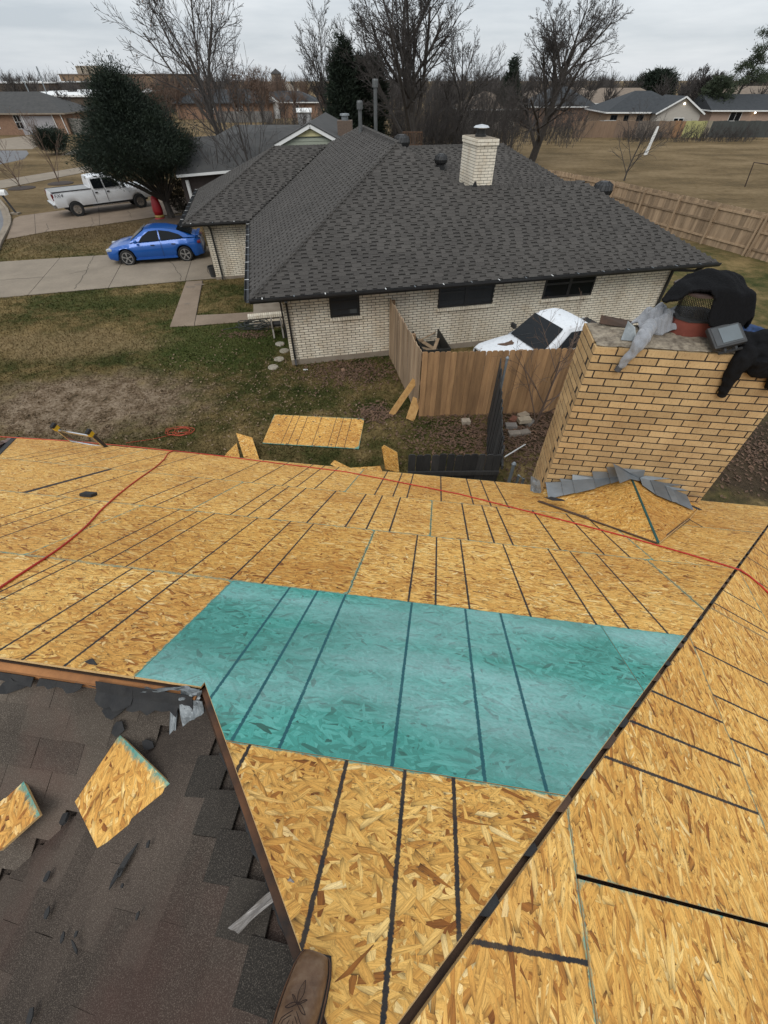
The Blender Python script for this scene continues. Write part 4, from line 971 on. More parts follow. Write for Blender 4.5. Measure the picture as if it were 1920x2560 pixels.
for (c, al, inw, nrm, w, dark, flag) in cand:  # butt faces and recessed lower halves toned dark: shadow lines painted in
    u_ = up2(inw); th = .005 if dark else .027
    if cnt < 300 and flag:
        key = (round(w, 2), dark)
        if key not in shm:
            me = bpy.data.meshes.new('shingle')
            if dark:
                ks = key[0]; me.from_pydata([(-ks/2, 0, .005), (ks/2, 0, .005), (ks/2, CO*.52, .003), (-ks/2, CO*.52, .003), (-ks/2, CO*.52, .022), (ks/2, CO*.52, .022), (ks/2, CO+.02, .018), (-ks/2, CO+.02, .018)], [], [(0, 1, 2, 3), (3, 2, 5, 4), (4, 5, 6, 7)]); me.materials.append(M['newshingle']); strip_tone(me, .6); me.attributes['tone'].data[0].value = .08; me.attributes['tone'].data[1].value = -.15; shm[key] = me
                inst('shingle', shm[key], nroof, c+nrm*.002, rot=(A2, 0, AZ2)); cnt += 1; continue
            q = [(-key[0]/2, 0, 0), (key[0]/2, 0, 0), (key[0]/2, CO+.02, -.004), (-key[0]/2, CO+.02, -.004)]
            q2 = [(x, y, z+th) for x, y, z in q]; me.from_pydata(q+q2, [], [(3, 2, 1, 0), (4, 5, 6, 7), (0, 1, 5, 4), (1, 2, 6, 5), (2, 3, 7, 6), (3, 0, 4, 7)]); me.materials.append(M['newshingle']); strip_tone(me, .18 if dark else .62); me.attributes['tone'].data[2].value = -.15; shm[key] = me
        inst('shingle', shm[key], nroof, c+nrm*.002, rot=(A2, 0, AZ2)); cnt += 1
    else:
        a, b = c-al*w/2, c+al*w/2; e_ = u_*(CO+.02)-nrm*.004
        if dark:
            u1 = u_*CO*.52; tn = random.uniform(.5, .72)
            stuff.poly([a+nrm*.007, b+nrm*.007, b+u1+nrm*.006, a+u1+nrm*.006]); stuff.poly([a+u1+nrm*.006, b+u1+nrm*.006, b+u1+nrm*.024, a+u1+nrm*.024]); stuff.poly([a+u1+nrm*.024, b+u1+nrm*.024, b+e_+nrm*.02, a+e_+nrm*.02]); tones += [random.uniform(0, .2), -.15, tn]; continue
        stuff.prism([a+nrm*.002, b+nrm*.002, b+e_+nrm*.002, a+e_+nrm*.002], nrm*th); tn = (random.uniform(.1, .3) if dark else random.uniform(.52, .78)); tones += [tn, tn, -.15, tn, tn, tn]
o = stuff.build('shingles', M['newshingle'], nroof); o['kind'] = 'stuff'
at = o.data.attributes.new('tone', 'FLOAT', 'FACE'); at.data.foreach_set('value', tones)
# hip and ridge caps
def caps(p, q, n_l, n_r, step=.16, w=.15):
    p, q = np.asarray(p), np.asarray(q); d = q-p; L = np.linalg.norm(d); d /= L
    sl = np.cross(d, ez); sl /= np.linalg.norm(sl)
    me = MB()
    dl, dr = n_l, n_r
    def sec(t, l): c = p*0+d*t; return [c+dl*w+ez*l, c+ez*(l+.012), c+dr*w+ez*l]
    a = sec(0, .022); b = sec(step+.03, .006)
    me.add(a+b+[x-ez*.012 for x in a]+[x-ez*.012 for x in b], [(0, 1, 4, 3), (1, 2, 5, 4), (6, 0, 3, 9), (2, 8, 11, 5), (6, 7, 1, 0), (7, 8, 2, 1)])
    meh = bpy.data.meshes.new('ridge_cap'); meh.from_pydata([tuple(map(float, x)) for x in me.v], [], me.f); meh.materials.append(M['newshingle']); strip_tone(meh, .45); [meh.attributes['tone'].data.__getitem__(q_).__setattr__('value', -.2) for q_ in (4, 5)]  # cap front edges toned darker, a painted shadow line
    for i in range(int(L/step)): inst('ridge_cap', meh, nroof, p+d*(i*step), 0.)
dn = lambda v_: (-v_*math.cos(A2)-ez*math.sin(A2))
hp = lambda s_, v_, k_: H(s_, v_, roofz(k_)+.012)
caps(hp(0, 0, 0), hp(KP, KP, KP), dn(h1), dn(h2)); caps(hp(2*KP-WR, WR, WR), hp(KP, KP, KP), dn(-h1), dn(h2)); caps(hp(SMAX, 0, 0), hp(SMAX-WR, WR, WR), dn(-h1), dn(h2))
caps(hp(2*KP-WR, WR, WR), hp(SMAX-WR, WR, WR), dn(h2), dn(-h2)); caps(hp(GS, GV, 0), hp(GS+GW+.25, GV+GW, GW), dn(h1), dn(h2)); caps(hp(GS+GW+.25, GV+GW, GW), hp(GW, GV+GW, GW), dn(h2), dn(-h2))
caps(hp(KP, KP, KP), hp(KP, VR, KP), dn(h1), dn(-h1)); caps(hp(7.2, BV+BW, BW), hp(BS1-BW, BV+BW, BW), dn(h2), dn(-h2)); caps(hp(BS1, BV, 0), hp(BS1-BW, BV+BW, BW), dn(-h1), dn(h2))
# walls: mortar core, then bricks; openings cut by skipping bricks
WV, WS0, WS1 = .54, .82, 13.6
wz0 = .16
wins = [(2.18, 3.07, 1.37, 2.02), (5.54, 7.33, 1.37, 2.03), (9.06, 10.82, 1.37, 2.02)]
m = MB()
m.prism([H(WS0+.02, WV+.02, wz0), H(WS1-.02, WV+.02, wz0), H(WS1-.02, 6.3, wz0), H(WS0+.02, 6.3, wz0)], ez*(2.18-wz0))
m.prism([H(GS+.71, GV+.43, wz0), H(9.9, GV+.43, wz0), H(9.9, 16.6, wz0), H(GS+.71, 16.6, wz0)], ez*(2.18-wz0)); m.prism([H(2.3, 6.2, 0), H(9.9, 6.2, 0), H(9.9, 9.5, 0), H(2.3, 9.5, 0)], ez*2.15)
m.prism([H(9, BV+.5, wz0), H(16, BV+.5, wz0), H(16, 17.2, wz0), H(9, 17.2, wz0)], ez*(2.18-wz0))
wall = m.build('wall', M['greymortar'], nh)
m = MB(); m.prism([H(WS0+.0, WV+.0, -.1), H(WS1, WV+.0, -.1), H(WS1, 6.3, -.1), H(WS0, 6.3, -.1)], ez*(.1+wz0)); m.prism([H(GS+.70, GV+.41, -.1), H(.9, GV+.41, -.1), H(.9, 16.6, -.1), H(GS+.70, 16.6, -.1)], ez*(.1+wz0-.05)); m.build('foundation', M['foundation'], nh)
BR, BLN, J2 = .0765, .262, .0175
wl = []
r = 0
while wz0+r*BR < 2.16:
    z = wz0+(r+.5)*BR; x = WS0-(.131 if r % 2 else 0)
    while x < WS1:
        a, b = max(x, WS0), min(x+BLN-J2, WS1); x += BLN
        segs = [(a, b)]
        for w0, w1, z0, z1 in wins:
            if z0-.10 < z < z1+.2:
                w0_, w1_ = (w0-.0, w1+.0)
                ns = []
                for s_, t_ in segs:
                    if t_ <= w0_ or s_ >= w1_: ns.append((s_, t_))
                    else:
                        if s_ < w0_-.02: ns.append((s_, w0_-.006))
                        if t_ > w1_+.02: ns.append((w1_+.006, t_))
                segs = ns
        for s_, t_ in segs:
            if t_-s_ > .025: wl.append((s_, t_, z))
    r += 1
wl.sort(key=lambda q: np.linalg.norm(H((q[0]+q[1])/2, WV, q[2])-CAMP))
stuff = MB()
for i, (a, b, z) in enumerate(wl):
    if i < 300: inst('brick', bm_get(b-a, .05, BR-J2, M['whitebrick']), wall, H((a+b)/2, WV+.041+random.uniform(-.001, .001), z), AZ2)
    else: stuff.box(H((a+b)/2, WV+.041+random.uniform(-.001, .001), z), h1*(b-a)/2, h2*.025, ez*(BR-J2)/2)
# left return wall beside the porch, garage side wall, planter
def brickrun(stuff, p, q, z0, z1, outn, off=0.):
    d = q-p; L = np.linalg.norm(d); d /= L; r = 0
    while z0+(r+1)*BR <= z1+.02:
        x = -(.131 if (r+off) % 2 else 0); z = z0+(r+.5)*BR
        while x < L:
            a, b = max(x, 0), min(x+BLN-J2, L); x += BLN
            if b-a > .03: stuff.box(p+d*(a+b)/2+ez*z-outn*.021, d*(b-a)/2, outn*.025, ez*(BR-J2)/2)
        r += 1
brickrun(stuff, H(WS0+.02, WV+.05, 0), H(WS0+.02, 6.3, 0), wz0, 2.16, -h1)
brickrun(stuff, H(GS+.73, GV+.43, 0), H(2.3, GV+.43, 0), .11, 2.02, -h2)
brickrun(stuff, H(GS+.71, GV+.46, 0), H(GS+.71, 16.6, 0), .11, 2.02, -h1)
sol = 0
x = GS+.73
while x < 1.0: stuff.box(H(x+.03, GV+.425, 2.10), h1*.03, h2*.025, ez*.075); x += .077
o = stuff.build('bricks', M['whitebrick'], wall); o['kind'] = 'stuff'
# windows
for w0, w1, z0, z1 in wins:
    m = MB(); c = H((w0+w1)/2, WV+.024, (z0+z1)/2+.03); m.box(c, h1*(w1-w0)/2, h2*.012, ez*((z1-z0)/2+.05)); wn = m.build('window', M['black'], nh)
    big = (w1-w0) > 1.2; lst = [(w0, w1)] if not big else [(w0, (w0+w1)/2), ((w0+w1)/2, w1)]
    dark = w0 > 8
    for a, b in lst:
        fw = .05
        m = MB(); m.box(H((a+b)/2, WV+.011, (z0+z1)/2+.02), h1*((b-a)/2-fw), h2*.004, ez*((z1-z0)/2-.03)); m.build('pane', M['glass'] if dark else M['blind'], wn)
        m = MB()
        for s_ in (a+fw/2, b-fw/2): m.box(H(s_, WV+.004, (z0+z1)/2+.03), h1*fw/2, h2*.018, ez*((z1-z0)/2+.04))
        for z_ in (z0+.03, (z0+z1)/2+.10, z1+.02): m.box(H((a+b)/2, WV+.005, z_), h1*((b-a)/2-fw), h2*.016, ez*.028)
        m.build('frame', M['black'], wn)
        if not dark:
            m = MB()
            for t in (1/3, 2/3): m.box(H(a+fw+(b-a-2*fw)*t, WV+.004, (z0+z1)/2-.02), h1*.011, h2*.004, ez*((z1-z0)/2-.02))
            m.box(H((a+b)/2, WV+.0045, z0+.20), h1*((b-a)/2-fw), h2*.004, ez*.011); m.build('muntin', M['black'], wn)
    x = w0-.03; k_ = 0
    while x < w1+.03:
        inst('sill_brick', bm_get(.062, .10, .085, M['whitebrick']), wn, H(x+.035, WV-.012, z0-.055), AZ2); x += .076
m = MB(); c = H(2.86, WV+.0055, 1.50); m.box(c, h1*.12, h2*.002, ez*.06); m.build('curtain', pm('pale_item_in_window', (.09, .10, .10), (.05, .055, .06), 30, .7), wn)
# gutters with hangers, downspouts
def gutter(p, q, outn, parent=nh):
    p, q = np.asarray(p), np.asarray(q); d = (q-p)/np.linalg.norm(q-p); L = np.linalg.norm(q-p)
    m = MB(); pr = [(0, .10), (0, .0), (.09, .0), (.125, .06), (.125, .115), (.118, .115), (.118, .063), (.087, .006), (.006, .006), (.006, .10)]
    a = [p+outn*x+ez*(z-.115) for x, z in pr]; b = [v+(q-p) for v in a]; n = len(pr)
    m.add(a+b, [(i, (i+1) % n, n+(i+1) % n, n+i) for i in range(n)]+[tuple(range(n)), tuple(range(n, 2*n))[::-1]])
    g = m.build('gutter', M['black'], parent)
    t = .35
    while t < L:
        m = MB(); m.bar(p+d*t+ez*.0, p+d*t+outn*.122+ez*.0, .022, .008); m.build('hanger', M['flash'] if int(t*1.7) % 3 else M['white'], g); t += .85
    return g
gutter(H(-.02, -.02, EZ+.06), H(SMAX+.02, -.02, EZ+.06), -h2)
gutter(H(-.02, GV-.3, EZ+.06), H(-.02, .0, EZ+.06), -h1)
gutter(H(GS, GV-.02, EZ+.06), H(-.0, GV-.02, EZ+.06), -h2)
gutter(H(GS-.02, GV+2*GW, EZ+.06), H(GS-.02, GV, EZ+.06), -h1)
m = MB(); m.prism([H(-.0, .0, EZ-.05), H(SMAX, .0, EZ-.05), H(SMAX, WV+.1, EZ-.05), H(0, WV+.1, EZ-.05)], ez*.02); m.prism([H(0, WV+.1, EZ-.05), H(2.4, WV+.1, EZ-.05), H(2.4, GV+.5, EZ-.05), H(0, GV+.5, EZ-.05)], ez*.02)
m.prism([H(GS, GV, EZ-.05), H(0, GV, EZ-.05), H(0, GV+.5, EZ-.05), H(GS, GV+.5, EZ-.05)], ez*.02); m.prism([H(GS, GV+.5, EZ-.05), H(GS+.72, GV+.5, EZ-.05), H(GS+.72, 16.6, EZ-.05), H(GS, 16.6, EZ-.05)], ez*.02); m.build('soffit', M['black'], nh)
def spout(pts, parent=nh):
    m = MB()
    for a, b in zip(pts[:-1], pts[1:]): m.bar(a, b+(b-a)/np.linalg.norm(b-a)*.02, .075, .06, upv=h1 if abs((b-a)[2]) > .5*np.linalg.norm(b-a) else ez)
    return m.build('downspout', M['black'], parent)
spout([H(WS0+.12, -.1, EZ-.05), H(WS0+.12, WV-.06, EZ-.28), H(WS0+.12, WV-.06, .22), H(WS0+.12, WV-.2, .10)])
m = MB(); m.bar(H(WS0-.04, -.0, EZ-.06), H(WS0-.04, WV-.02, EZ-.26), .07, .07); m.bar(H(WS0-.04, WV-.02, EZ-.26), H(WS0-.04, WV-.02, .9), .05, .05, upv=h1); m.build('downspout', M['black'], nh)
spout([H(WS1+.55, -.06, EZ-.05), H(WS1+.45, .1, EZ-.2), H(WS1-.02, WV-.06, EZ-.26), H(WS1-.06, WV-.06, .15)])
spout([H(GS+1.0, GV-.06, EZ-.05), H(GS+1.0, GV+.36, EZ-.26), H(GS+1.0, GV+.36, .2), H(GS+1.0, GV+.2, .1)])
# porch: slab, low planter wall with rowlock cap, post
m = MB(); m.prism([H(-.35, 3.6, 0), H(.82, 3.6, 0), H(.82, 8.6, 0), H(-.35, 8.6, 0)], ez*.10); m.prism([H(.82, 3.6, 0), H(2.3, 3.6, 0), H(2.3, 8.6, 0), H(.82, 8.6, 0)], ez*.10); m.build('porch', M['foundation'], nh)
# ---- vents and chimney on the roof
def wchimney(s0, s1, v0, v1, z0, z1, parent, mat, core, name='chimney', step=BR, bl=.235):
    m = MB(); m.prism([H(s0+.012, v0+.012, z0), H(s1-.012, v0+.012, z0), H(s1-.012, v1-.012, z0), H(s0+.012, v1-.012, z0)], ez*(z1-z0-.02)); ch = m.build(name, core, parent)
    st = MB(); r = 0
    for r in range(int((z1-z0)/step)):
        z = z1-(r+.5)*step; o = .03 if r in (0, 1) else 0
        for p, q, on in ((H(s0-o, v0-o+.02, 0), H(s1+o, v0-o+.02, 0), -h2), (H(s0-o+.02, v0-o+.05, 0), H(s0-o+.02, v1, 0), -h1)):
            d = q-p; L = np.linalg.norm(d); d /= L; x = -(bl/2 if r % 2 else 0)
            while x < L:
                a, b = max(x, 0), min(x+bl-.012, L); x += bl
                if b-a > .03: st.box(p+d*(a+b)/2+ez*z-on*(.013 if r > 1 else 0), d*(b-a)/2, on*.025, ez*(step-.012)/2)
    o = st.build('bricks', mat, ch); o['kind'] = 'stuff'
    m = MB(); m.prism([H(s0, v0, z1-.02), H(s1, v0, z1-.02), H(s1, v1, z1-.02), H(s0, v1, z1-.02)], ez*.025); m.build('crown', M['crown'], ch)
    c = H((s0+s1)/2, (v0+v1)/2, z1); m = MB(); m.lathe(c, [(.17, 0), (.17, .06), (.14, .06), (.14, .2), (.2, .2)], 12); m.build('flue', M['black'], ch)
    m = MB(); m.lathe(c+ez*.2, [(.24, 0), (.25, .02), (.2, .06), (.02, .09)], 12); m.build('flue_lid', M['chrome'], ch)
    return ch
wchimney(7.38, 8.02, 3.42, 4.75, 3.5, 5.06, nh, M['whitebrick'], M['greymortar'])
m = MB(); m.prism([H(7.3, 3.36, 3.86), H(7.55, 3.36, 3.86), H(7.42, 3.36, 4.08)], h2*.03); m.build('flashing', M['black'], nh)
def turbine(px, k_or_z, scale=1.):
    c = k_or_z; m = MB(); m.lathe(c-ez*.1, [(.15*scale, 0), (.15*scale, .32)], 12); t = m.build('turbine_vent', M['black'], nh)
    m = MB(); m.lathe(c+ez*.2, [(r_*scale, z_*scale) for r_, z_ in ((.10, 0), (.19, .06), (.22, .15), (.19, .25), (.08, .31))], 20); m.build('vent_head', M['plastic'], t)
    for j in range(14):
        a = 2*math.pi*j/14; m = MB(); m.tube([c+ez*(.2+z*scale)+V3(r_*math.cos(a+.5*z), r_*math.sin(a+.5*z), 0)*scale for r_, z in ((.12, .01), (.205, .06), (.235, .15), (.205, .25), (.10, .31))], .012, 4); m.build('vent_fin', M['black'], t)
turbine(None, H(9.4, 12.9, roofz(1.9)), 1.35); turbine(None, H(12.95, 4.6, roofz(1.72)), 1.5); turbine(None, H(6.3, 8.6, roofz(4.0)), 1.35)
for (s_, v_, h_) in ((5.05, 10.6, 1.15), (5.9, 11.6, 1.75)):
    c = H(s_, v_, roofz(4.6)); m = MB(); m.lathe(c-ez*.2, [(.075, 0), (.075, h_), (.12, h_), (.12, h_+.2), (.10, h_+.25)], 12); m.build('vent_pipe', pm('grey_vent_pipe', (.13, .135, .135), None, 6, .5, metal=.4), nh)
m = MB(); c = H(6.9, 5.2, roofz(2.1)); m.tube([c, c+ez*.5], .02, 6); m.lathe(c+ez*.5+h1*.05, [(.02, 0), (.16, .03), (.27, .09)], 12, axis=h1*.4-h2+ez*.4); m.build('satellite_dish', M['plastic'], nh)
# planter, hose reel, hose, stepping stones
pl_ = thing('planter_wall', H(.2, 4.2, 0), 'low white brick planter wall with upright brick cap beside the porch', 'planter')
m = MB(); m.prism([H(-.50, 4.0, 0), H(.80, 4.0, 0), H(.80, 4.22, 0), H(-.5, 4.22, 0)], ez*.22); m.build('core', M['greymortar'], pl_)
x = -.52
while x < .80: inst('brick', bm_get(.065, .24, .10, M['whitebrick']), pl_, H(x+.035, 4.11, .27), AZ2); x += .077
for r in range(2):
    x = -.52+(.13 if r else 0)
    while x < .78: inst('brick', bm_get(.245, .05, .064, M['whitebrick']), pl_, H(min(x+.125, .66), 3.985, .05+r*BR), AZ2); x += BLN
q = G(697, 838); rl = thing('hose_reel', q, 'grey plastic garden hose reel beside the corner of the white house', 'hose reel')
mg = pm('grey_beige_plastic', (.27, .245, .215), (.22, .20, .175), 6, .5)
for s_ in (-.16, .16):
    m = MB(); o_ = q+h1*s_
    for a, b in (((-.28, 0), (-.05, .45)), ((.28, 0), (.05, .45)), ((-.18, .2), (.18, .2)), ((-.05, .45), (.0, .62)), ((.05, .45), (.0, .62))):
        m.bar(o_+h2*a[0]+ez*a[1], o_+h2*b[0]+ez*b[1], .05, .06)
    m.build('side_frame', mg, rl)
    m = MB(); m.lathe(o_*1+ez*.40-h1*.012, [(.20, 0), (.20, .024), (.05, .03)], 18, axis=h1); m.build('flange', mg, rl)
m = MB(); m.lathe(q+ez*.40-h1*.15, [(.09, 0), (.09, .3)], 14, axis=h1); m.build('drum', M['plastic'], rl)
m = MB(); m.tube([q-h1*.2+ez*.4, q-h1*.3+ez*.4, q-h1*.3+ez*.25], .018, 6); m.build('crank', M['plastic'], rl)
for s_ in (-.16, .16):
    m = MB(); m.lathe(q+h1*s_+h2*.28+ez*.08, [(.08, -.02), (.08, .02)], 12, axis=h1); m.build('wheel', M['rubber'], rl)
c = G(640, 818); m = MB(); pts = []
for t in np.linspace(0, 11*2*math.pi, 330):
    rr = .34+.12*math.sin(t*.37)+.05*math.sin(2.3*t); pts.append(c+V3(rr*1.35*math.cos(t)+.05*math.sin(t*.21), rr*.8*math.sin(t), .03+.02*(t/9)+.02*math.sin(3.1*t)))
pts += [c+V3(-.6, -.05, .03), c+V3(-.9, -.15, .02), c+V3(-1.15, -.28, .02)]
m.tube(pts, .013, 5); tag(m.build('garden_hose', pm('black_garden_hose', (.014, .017, .014), (.025, .028, .022), 9, .6), smooth=True), 'tangled black garden hose heaped by the front walk', 'hose')
for i, (x, y, lab) in enumerate([(700, 861, 'flat pale round stepping stone nearest the hose reel'), (711, 878, 'pebbled round stepping stone, second from the hose reel'), (698, 899, 'pebbled round stepping stone, third from the hose reel'), (683, 919, 'pebbled round stepping stone farthest from the hose reel')]):
    m = MB(); m.lathe(G(x, y)-ez*.02, [(.155, 0), (.165, .03), (.155, .055), (.01, .06)], 18)
    tag(m.build('stepping_stone', pm('stone%d' % i, (.40, .36, .29), (.24, .21, .16) if i else (.34, .31, .27), 40 if i else 4, .9, .3)), lab, 'stepping stone', 'stepping stones along the white house')
# ================================================================== fences
def board_mesh(w, h, th, mat, ear=.03):
    me = bpy.data.meshes.new('board'); pr = [(-w/2, 0), (w/2, 0), (w/2, h-ear), (w/2-ear, h), (-w/2+ear, h), (-w/2, h-ear)]
    a = [(x, -th/2, z) for x, z in pr]; b = [(x, th/2, z) for x, z in pr]
    me.from_pydata(a+b, [], [tuple(range(6)), tuple(range(6, 12))[::-1]]+[((i+1) % 6, i, 6+i, 6+(i+1) % 6) for i in range(6)]); me.materials.append(mat); return me
def fence(root, p, q, h, mat, bw=.138, gap=.004, th=.018, railside=1, rails=(.3, .95, 1.6), railmat=None, posts=True, hv=.012, wob=.006):
    p, q = np.asarray(p, float), np.asarray(q, float); d = q-p; L = np.linalg.norm(d); d /= L; az = math.atan2(d[1], d[0]); nn = V3(-d[1], d[0], 0)
    bm_ = [board_mesh(bw, h+random.uniform(-hv, hv), th, mat) for _ in range(4)]
    n = int(L/(bw+gap))
    for i in range(n):
        c = p+d*((i+.5)*(bw+gap))+nn*random.uniform(-wob, wob)
        inst('board', random.choice(bm_), root, c+ez*random.uniform(-.01, .012), rot=(random.uniform(-.008, .008), random.uniform(-.006, .006), az+random.uniform(-.02, .02)))
    for z in rails:
        m = MB(); m.bar(p+nn*railside*(th/2+.025)+ez*z, q+nn*railside*(th/2+.025)+ez*z, .038, .085); m.build('rail', railmat or M['rail'], root)
    if posts:
        t = .05
        while t < L:
            m = MB(); m.bar(p+d*t+nn*railside*(th/2+.095)-ez*.1, p+d*t+nn*railside*(th/2+.095)+ez*(h-.06), .09, .09, upv=d); m.build('post', railmat or M['rail'], root); t += 2.4
C0 = G(1046, 1041); C1 = H(3.99, WV-.03)
cf = thing('wood_fence', C0, 'brown cedar privacy fence turning a corner beside the white house', 'fence')
fence(cf, C1, C0+V3(-.02, .0, 0), 1.80, M['greyboard'], railside=1)
FE = C0+V3(6.2, .32, 0)
fence(cf, C0, FE, 1.80, M['cedarboard'], railside=1)
bf = thing('black_fence', G(1229, 1135), 'black-stained picket fence and gate panel between the houses', 'fence')
S0, S1 = V3(2.78, 9.52, 0), V3(2.10, 5.80, 0)
fence(bf, S0, S1, 1.78, M['blackwood'], railside=1, rails=(.35, 1.5), railmat=M['blackwood'], posts=False, wob=.012, gap=.006)
fence(bf, V3(.43, 5.78, 0), V3(2.08, 5.80, 0), 1.80, M['blackwood'], bw=.130, gap=.0075, railside=-1, rails=(.35, 1.4), railmat=M['blackwood'], posts=False, hv=.004, wob=.001)
for i, (c, hh) in enumerate(((V3(2.30, 5.72, 0), 1.62), (V3(2.86, 9.25, 0), 1.85))):
    m = MB(); m.lathe(c, [(.03, 0), (.03, hh), (.042, hh), (.042, hh+.03), (.02, hh+.06)], 10); m.build('steel_post', M['flash'], bf)
rf = thing('wood_fence', G(1791, 577), 'weathered wooden back fence at right with posts and rails showing', 'fence')
b0, b1 = G(1791, 577), G(1920, 622)
tops = [(1372, 424), (1540, 453), (1800, 508), (1925, 534)]
tp = [G(*q, z=1.8) for q in tops]
for i, q in enumerate(tp): tp[i] = V3(q[0], q[1], 0)
tp.append(tp[-1]+(tp[-1]-tp[-2])*1.2)
for a, b in zip(tp[:-1], tp[1:]): fence(rf, a, b, 1.8, M['greyboard'], railside=-1, rails=(.35, 1.05, 1.6), railmat=M['greyboard'])
m_ = tp[0]; fence(rf, tp[0]+V3(-5, .8, 0), tp[0], 1.75, M['greyboard'], railside=-1, posts=False)
# ================================================================== yard things
def yard_sheet(name, px, label, lines=(), z=.035, teal=True, group=None, tiltz=None):
    pts = [G(*q, z=z) for q in px]
    if tiltz: pts = [G(*q, z=zz) for q, zz in zip(px, tiltz)]
    o_ = pts[3]; X = pts[2]-pts[3]; X /= np.linalg.norm(X); nn = np.cross(X, pts[0]-pts[3]); nn /= np.linalg.norm(nn); nn = nn if nn[2] > 0 else -nn; Y = np.cross(nn, X)
    q = [((p-o_)@X, (p-o_)@Y) for p in pts]; ar = sum(q[i][0]*q[(i+1) % len(q)][1]-q[(i+1) % len(q)][0]*q[i][1] for i in range(len(q)))
    if ar < 0: q = q[::-1]
    return tag(osb_board(name, [q], lambda a, b: o_+X*a+Y*b, .012, None, nn, lines, None, (random.uniform(0, 9), 2), 0., we=.11 if teal else 0, wl=.034, label=None, edgecol=M['teal'] if teal else None), label, 'OSB sheet', group)
w_ = np.linalg.norm(G(897, 1122)-G(656, 1108))
c3 = lambda a, b: G(540+a*.3134, 1040+b*.3134)
x0 = c3(370, 218)
yard_sheet('osb_sheet', [(686, 1036), (911, 1047), (897, 1122), (656, 1108)], 'full OSB sheet with printed lines lying flat on the lawn', [np.linalg.norm(c3(a, b)-x0) for a, b in ((518, 222), (572, 228), (640, 236), (760, 246), (885, 256), (945, 260), (1015, 264))])
def offcut(px, zs, label, th=.012):
    pts = [G(*q, z=zz) for q, zz in zip(px, zs)]
    o = tri_board('osb_offcut', pts, None); o.parent = None; return tag(o, label, 'off-cut', 'OSB off-cuts lying about')
ORI_none = None
_tb = tri_board
def tri_board2(pts):
    pts = [np.asarray(p, float) for p in pts]; o_ = pts[0]; X = pts[1]-pts[0]; X = X/np.linalg.norm(X); nn = np.cross(X, pts[2]-pts[0]); nn /= np.linalg.norm(nn)
    if nn[1] > 0 and abs(nn[2]) < .3: nn = -nn
    if nn[2] < 0 and abs(nn[2]) >= .3: nn = -nn
    Y = np.cross(nn, X); q = [((p-o_)@X, (p-o_)@Y) for p in pts]
    ar = sum(q[i][0]*q[(i+1) % len(q)][1]-q[(i+1) % len(q)][0]*q[i][1] for i in range(len(q)))
    if ar < 0: q = q[::-1]
    return osb_board('osb_offcut', [q], lambda a, b: o_+X*a+Y*b, .012, None, nn, (), None, (random.uniform(0, 20), random.uniform(0, 20)), 0., we=0)
k3 = lambda *q: [(540+a*.3134, 1040+b*.3134) for a, b in q]
def leanpiece(px, zs, label):
    return tag(tri_board2([G(*q, z=zz) for q, zz in zip(k3(*px), zs)]), label, 'off-cut', 'OSB off-cuts lying about')
leanpiece([(160, 135), (288, 172), (345, 345), (215, 335)], (.30, .30, .06, .06), 'tall trapezoid OSB off-cut on the lawn, left of the flat sheet')
leanpiece([(165, 215), (190, 330), (60, 330), (80, 300)], (.04, .04, .04, .04), 'OSB off-cut lying half under the tall trapezoid piece')
leanpiece([(945, 352), (1075, 415), (1030, 440), (912, 385)], (.05, .05, .05, .05), 'small OSB strip poking out past the eave, middle of the lawn edge')
leanpiece([(1075, 412), (1310, 398), (1330, 450), (1060, 450)], (.03, .03, .03, .03), 'low OSB strip behind the eave beside the pointed off-cut')
leanpiece([(1340, 232), (1445, 290), (1462, 452), (1312, 452), (1296, 262)], (.55, .50, .05, .05, .52), 'pointed OSB off-cut standing up behind the eave near the black fence')
# two planks leaning at the fence corner
def plank(px0, px1, z0, z1, w, label):
    a, b = G(*px0, z=z0), G(*px1, z=z1); m = MB(); m.bar(a, b, w, .03, upv=V3(.2, -1, .5)); return tag(m.build('plank', pm('new_pine_plank', (.50, .30, .11), (.36, .19, .06), 4, .8, .2, stretch=(3, 3, 3), fine=.25)), label, 'plank', 'planks leaning on the fence')
plank((978, 1037), (1038, 950), .02, .85, .16, 'long curved-edge plank leaning steeply against the fence corner')
plank((1025, 1050), (1043, 996), .02, .45, .24, 'short wide plank leaning at the foot of the fence corner')
# paver blocks
pv = [((1306, 1044), .5, .30, .12, (.33, .27, .2)), ((1307, 1063), .2, .34, .12, (.36, .30, .22)), ((1276, 1070), .0, .3, .12, (.22, .2, .18)), ((1284, 1088), .1, .30, .10, (.26, .22, .18)), ((1310, 1084), .3, .28, .08, (.2, .17, .14)), ((1322, 1060), .8, .28, .10, (.2, .18, .16)), ((1164, 1059), .1, .22, .12, (.38, .32, .25)), ((1284, 1051), .9, .26, .07, (.20, .085, .055))]
labs = ['tan paver block farthest back in the pile by the black fence', 'tan paver block on top of the pile by the black fence', 'grey paver block at the left of the pile by the black fence', 'flat paver block nearest the eave in the pile', 'dark half-buried paver block in the pile', 'grey paver block at the right of the pile', 'lone tan block on the leaves in front of the cedar fence', 'red brick fragment leaning in the paver pile']
for ((x, y), a, l, h_, col), lab in zip(pv, labs):
    c = G(x, y); m = MB(); ca, sa = math.cos(a), math.sin(a); zz = .10 if 'on top' in lab else 0
    m.box(c+ez*(h_/2+zz), V3(ca, sa, 0)*l/2, V3(-sa, ca, 0)*.09, ez*h_/2); tag(m.build('paver_block', pm('paver', col, tuple(q*.7 for q in col), 9, .95, .4, fine=.3), bevel=.012), lab, 'paver', 'paver blocks by the black fence')
m = MB(); m.tube([G(1262, 1142, z=.9), G(1313, 1111, z=.05)], .014, 6); tag(m.build('white_pipe', M['white']), 'thin white pipe leaning on the black fence', 'pipe')
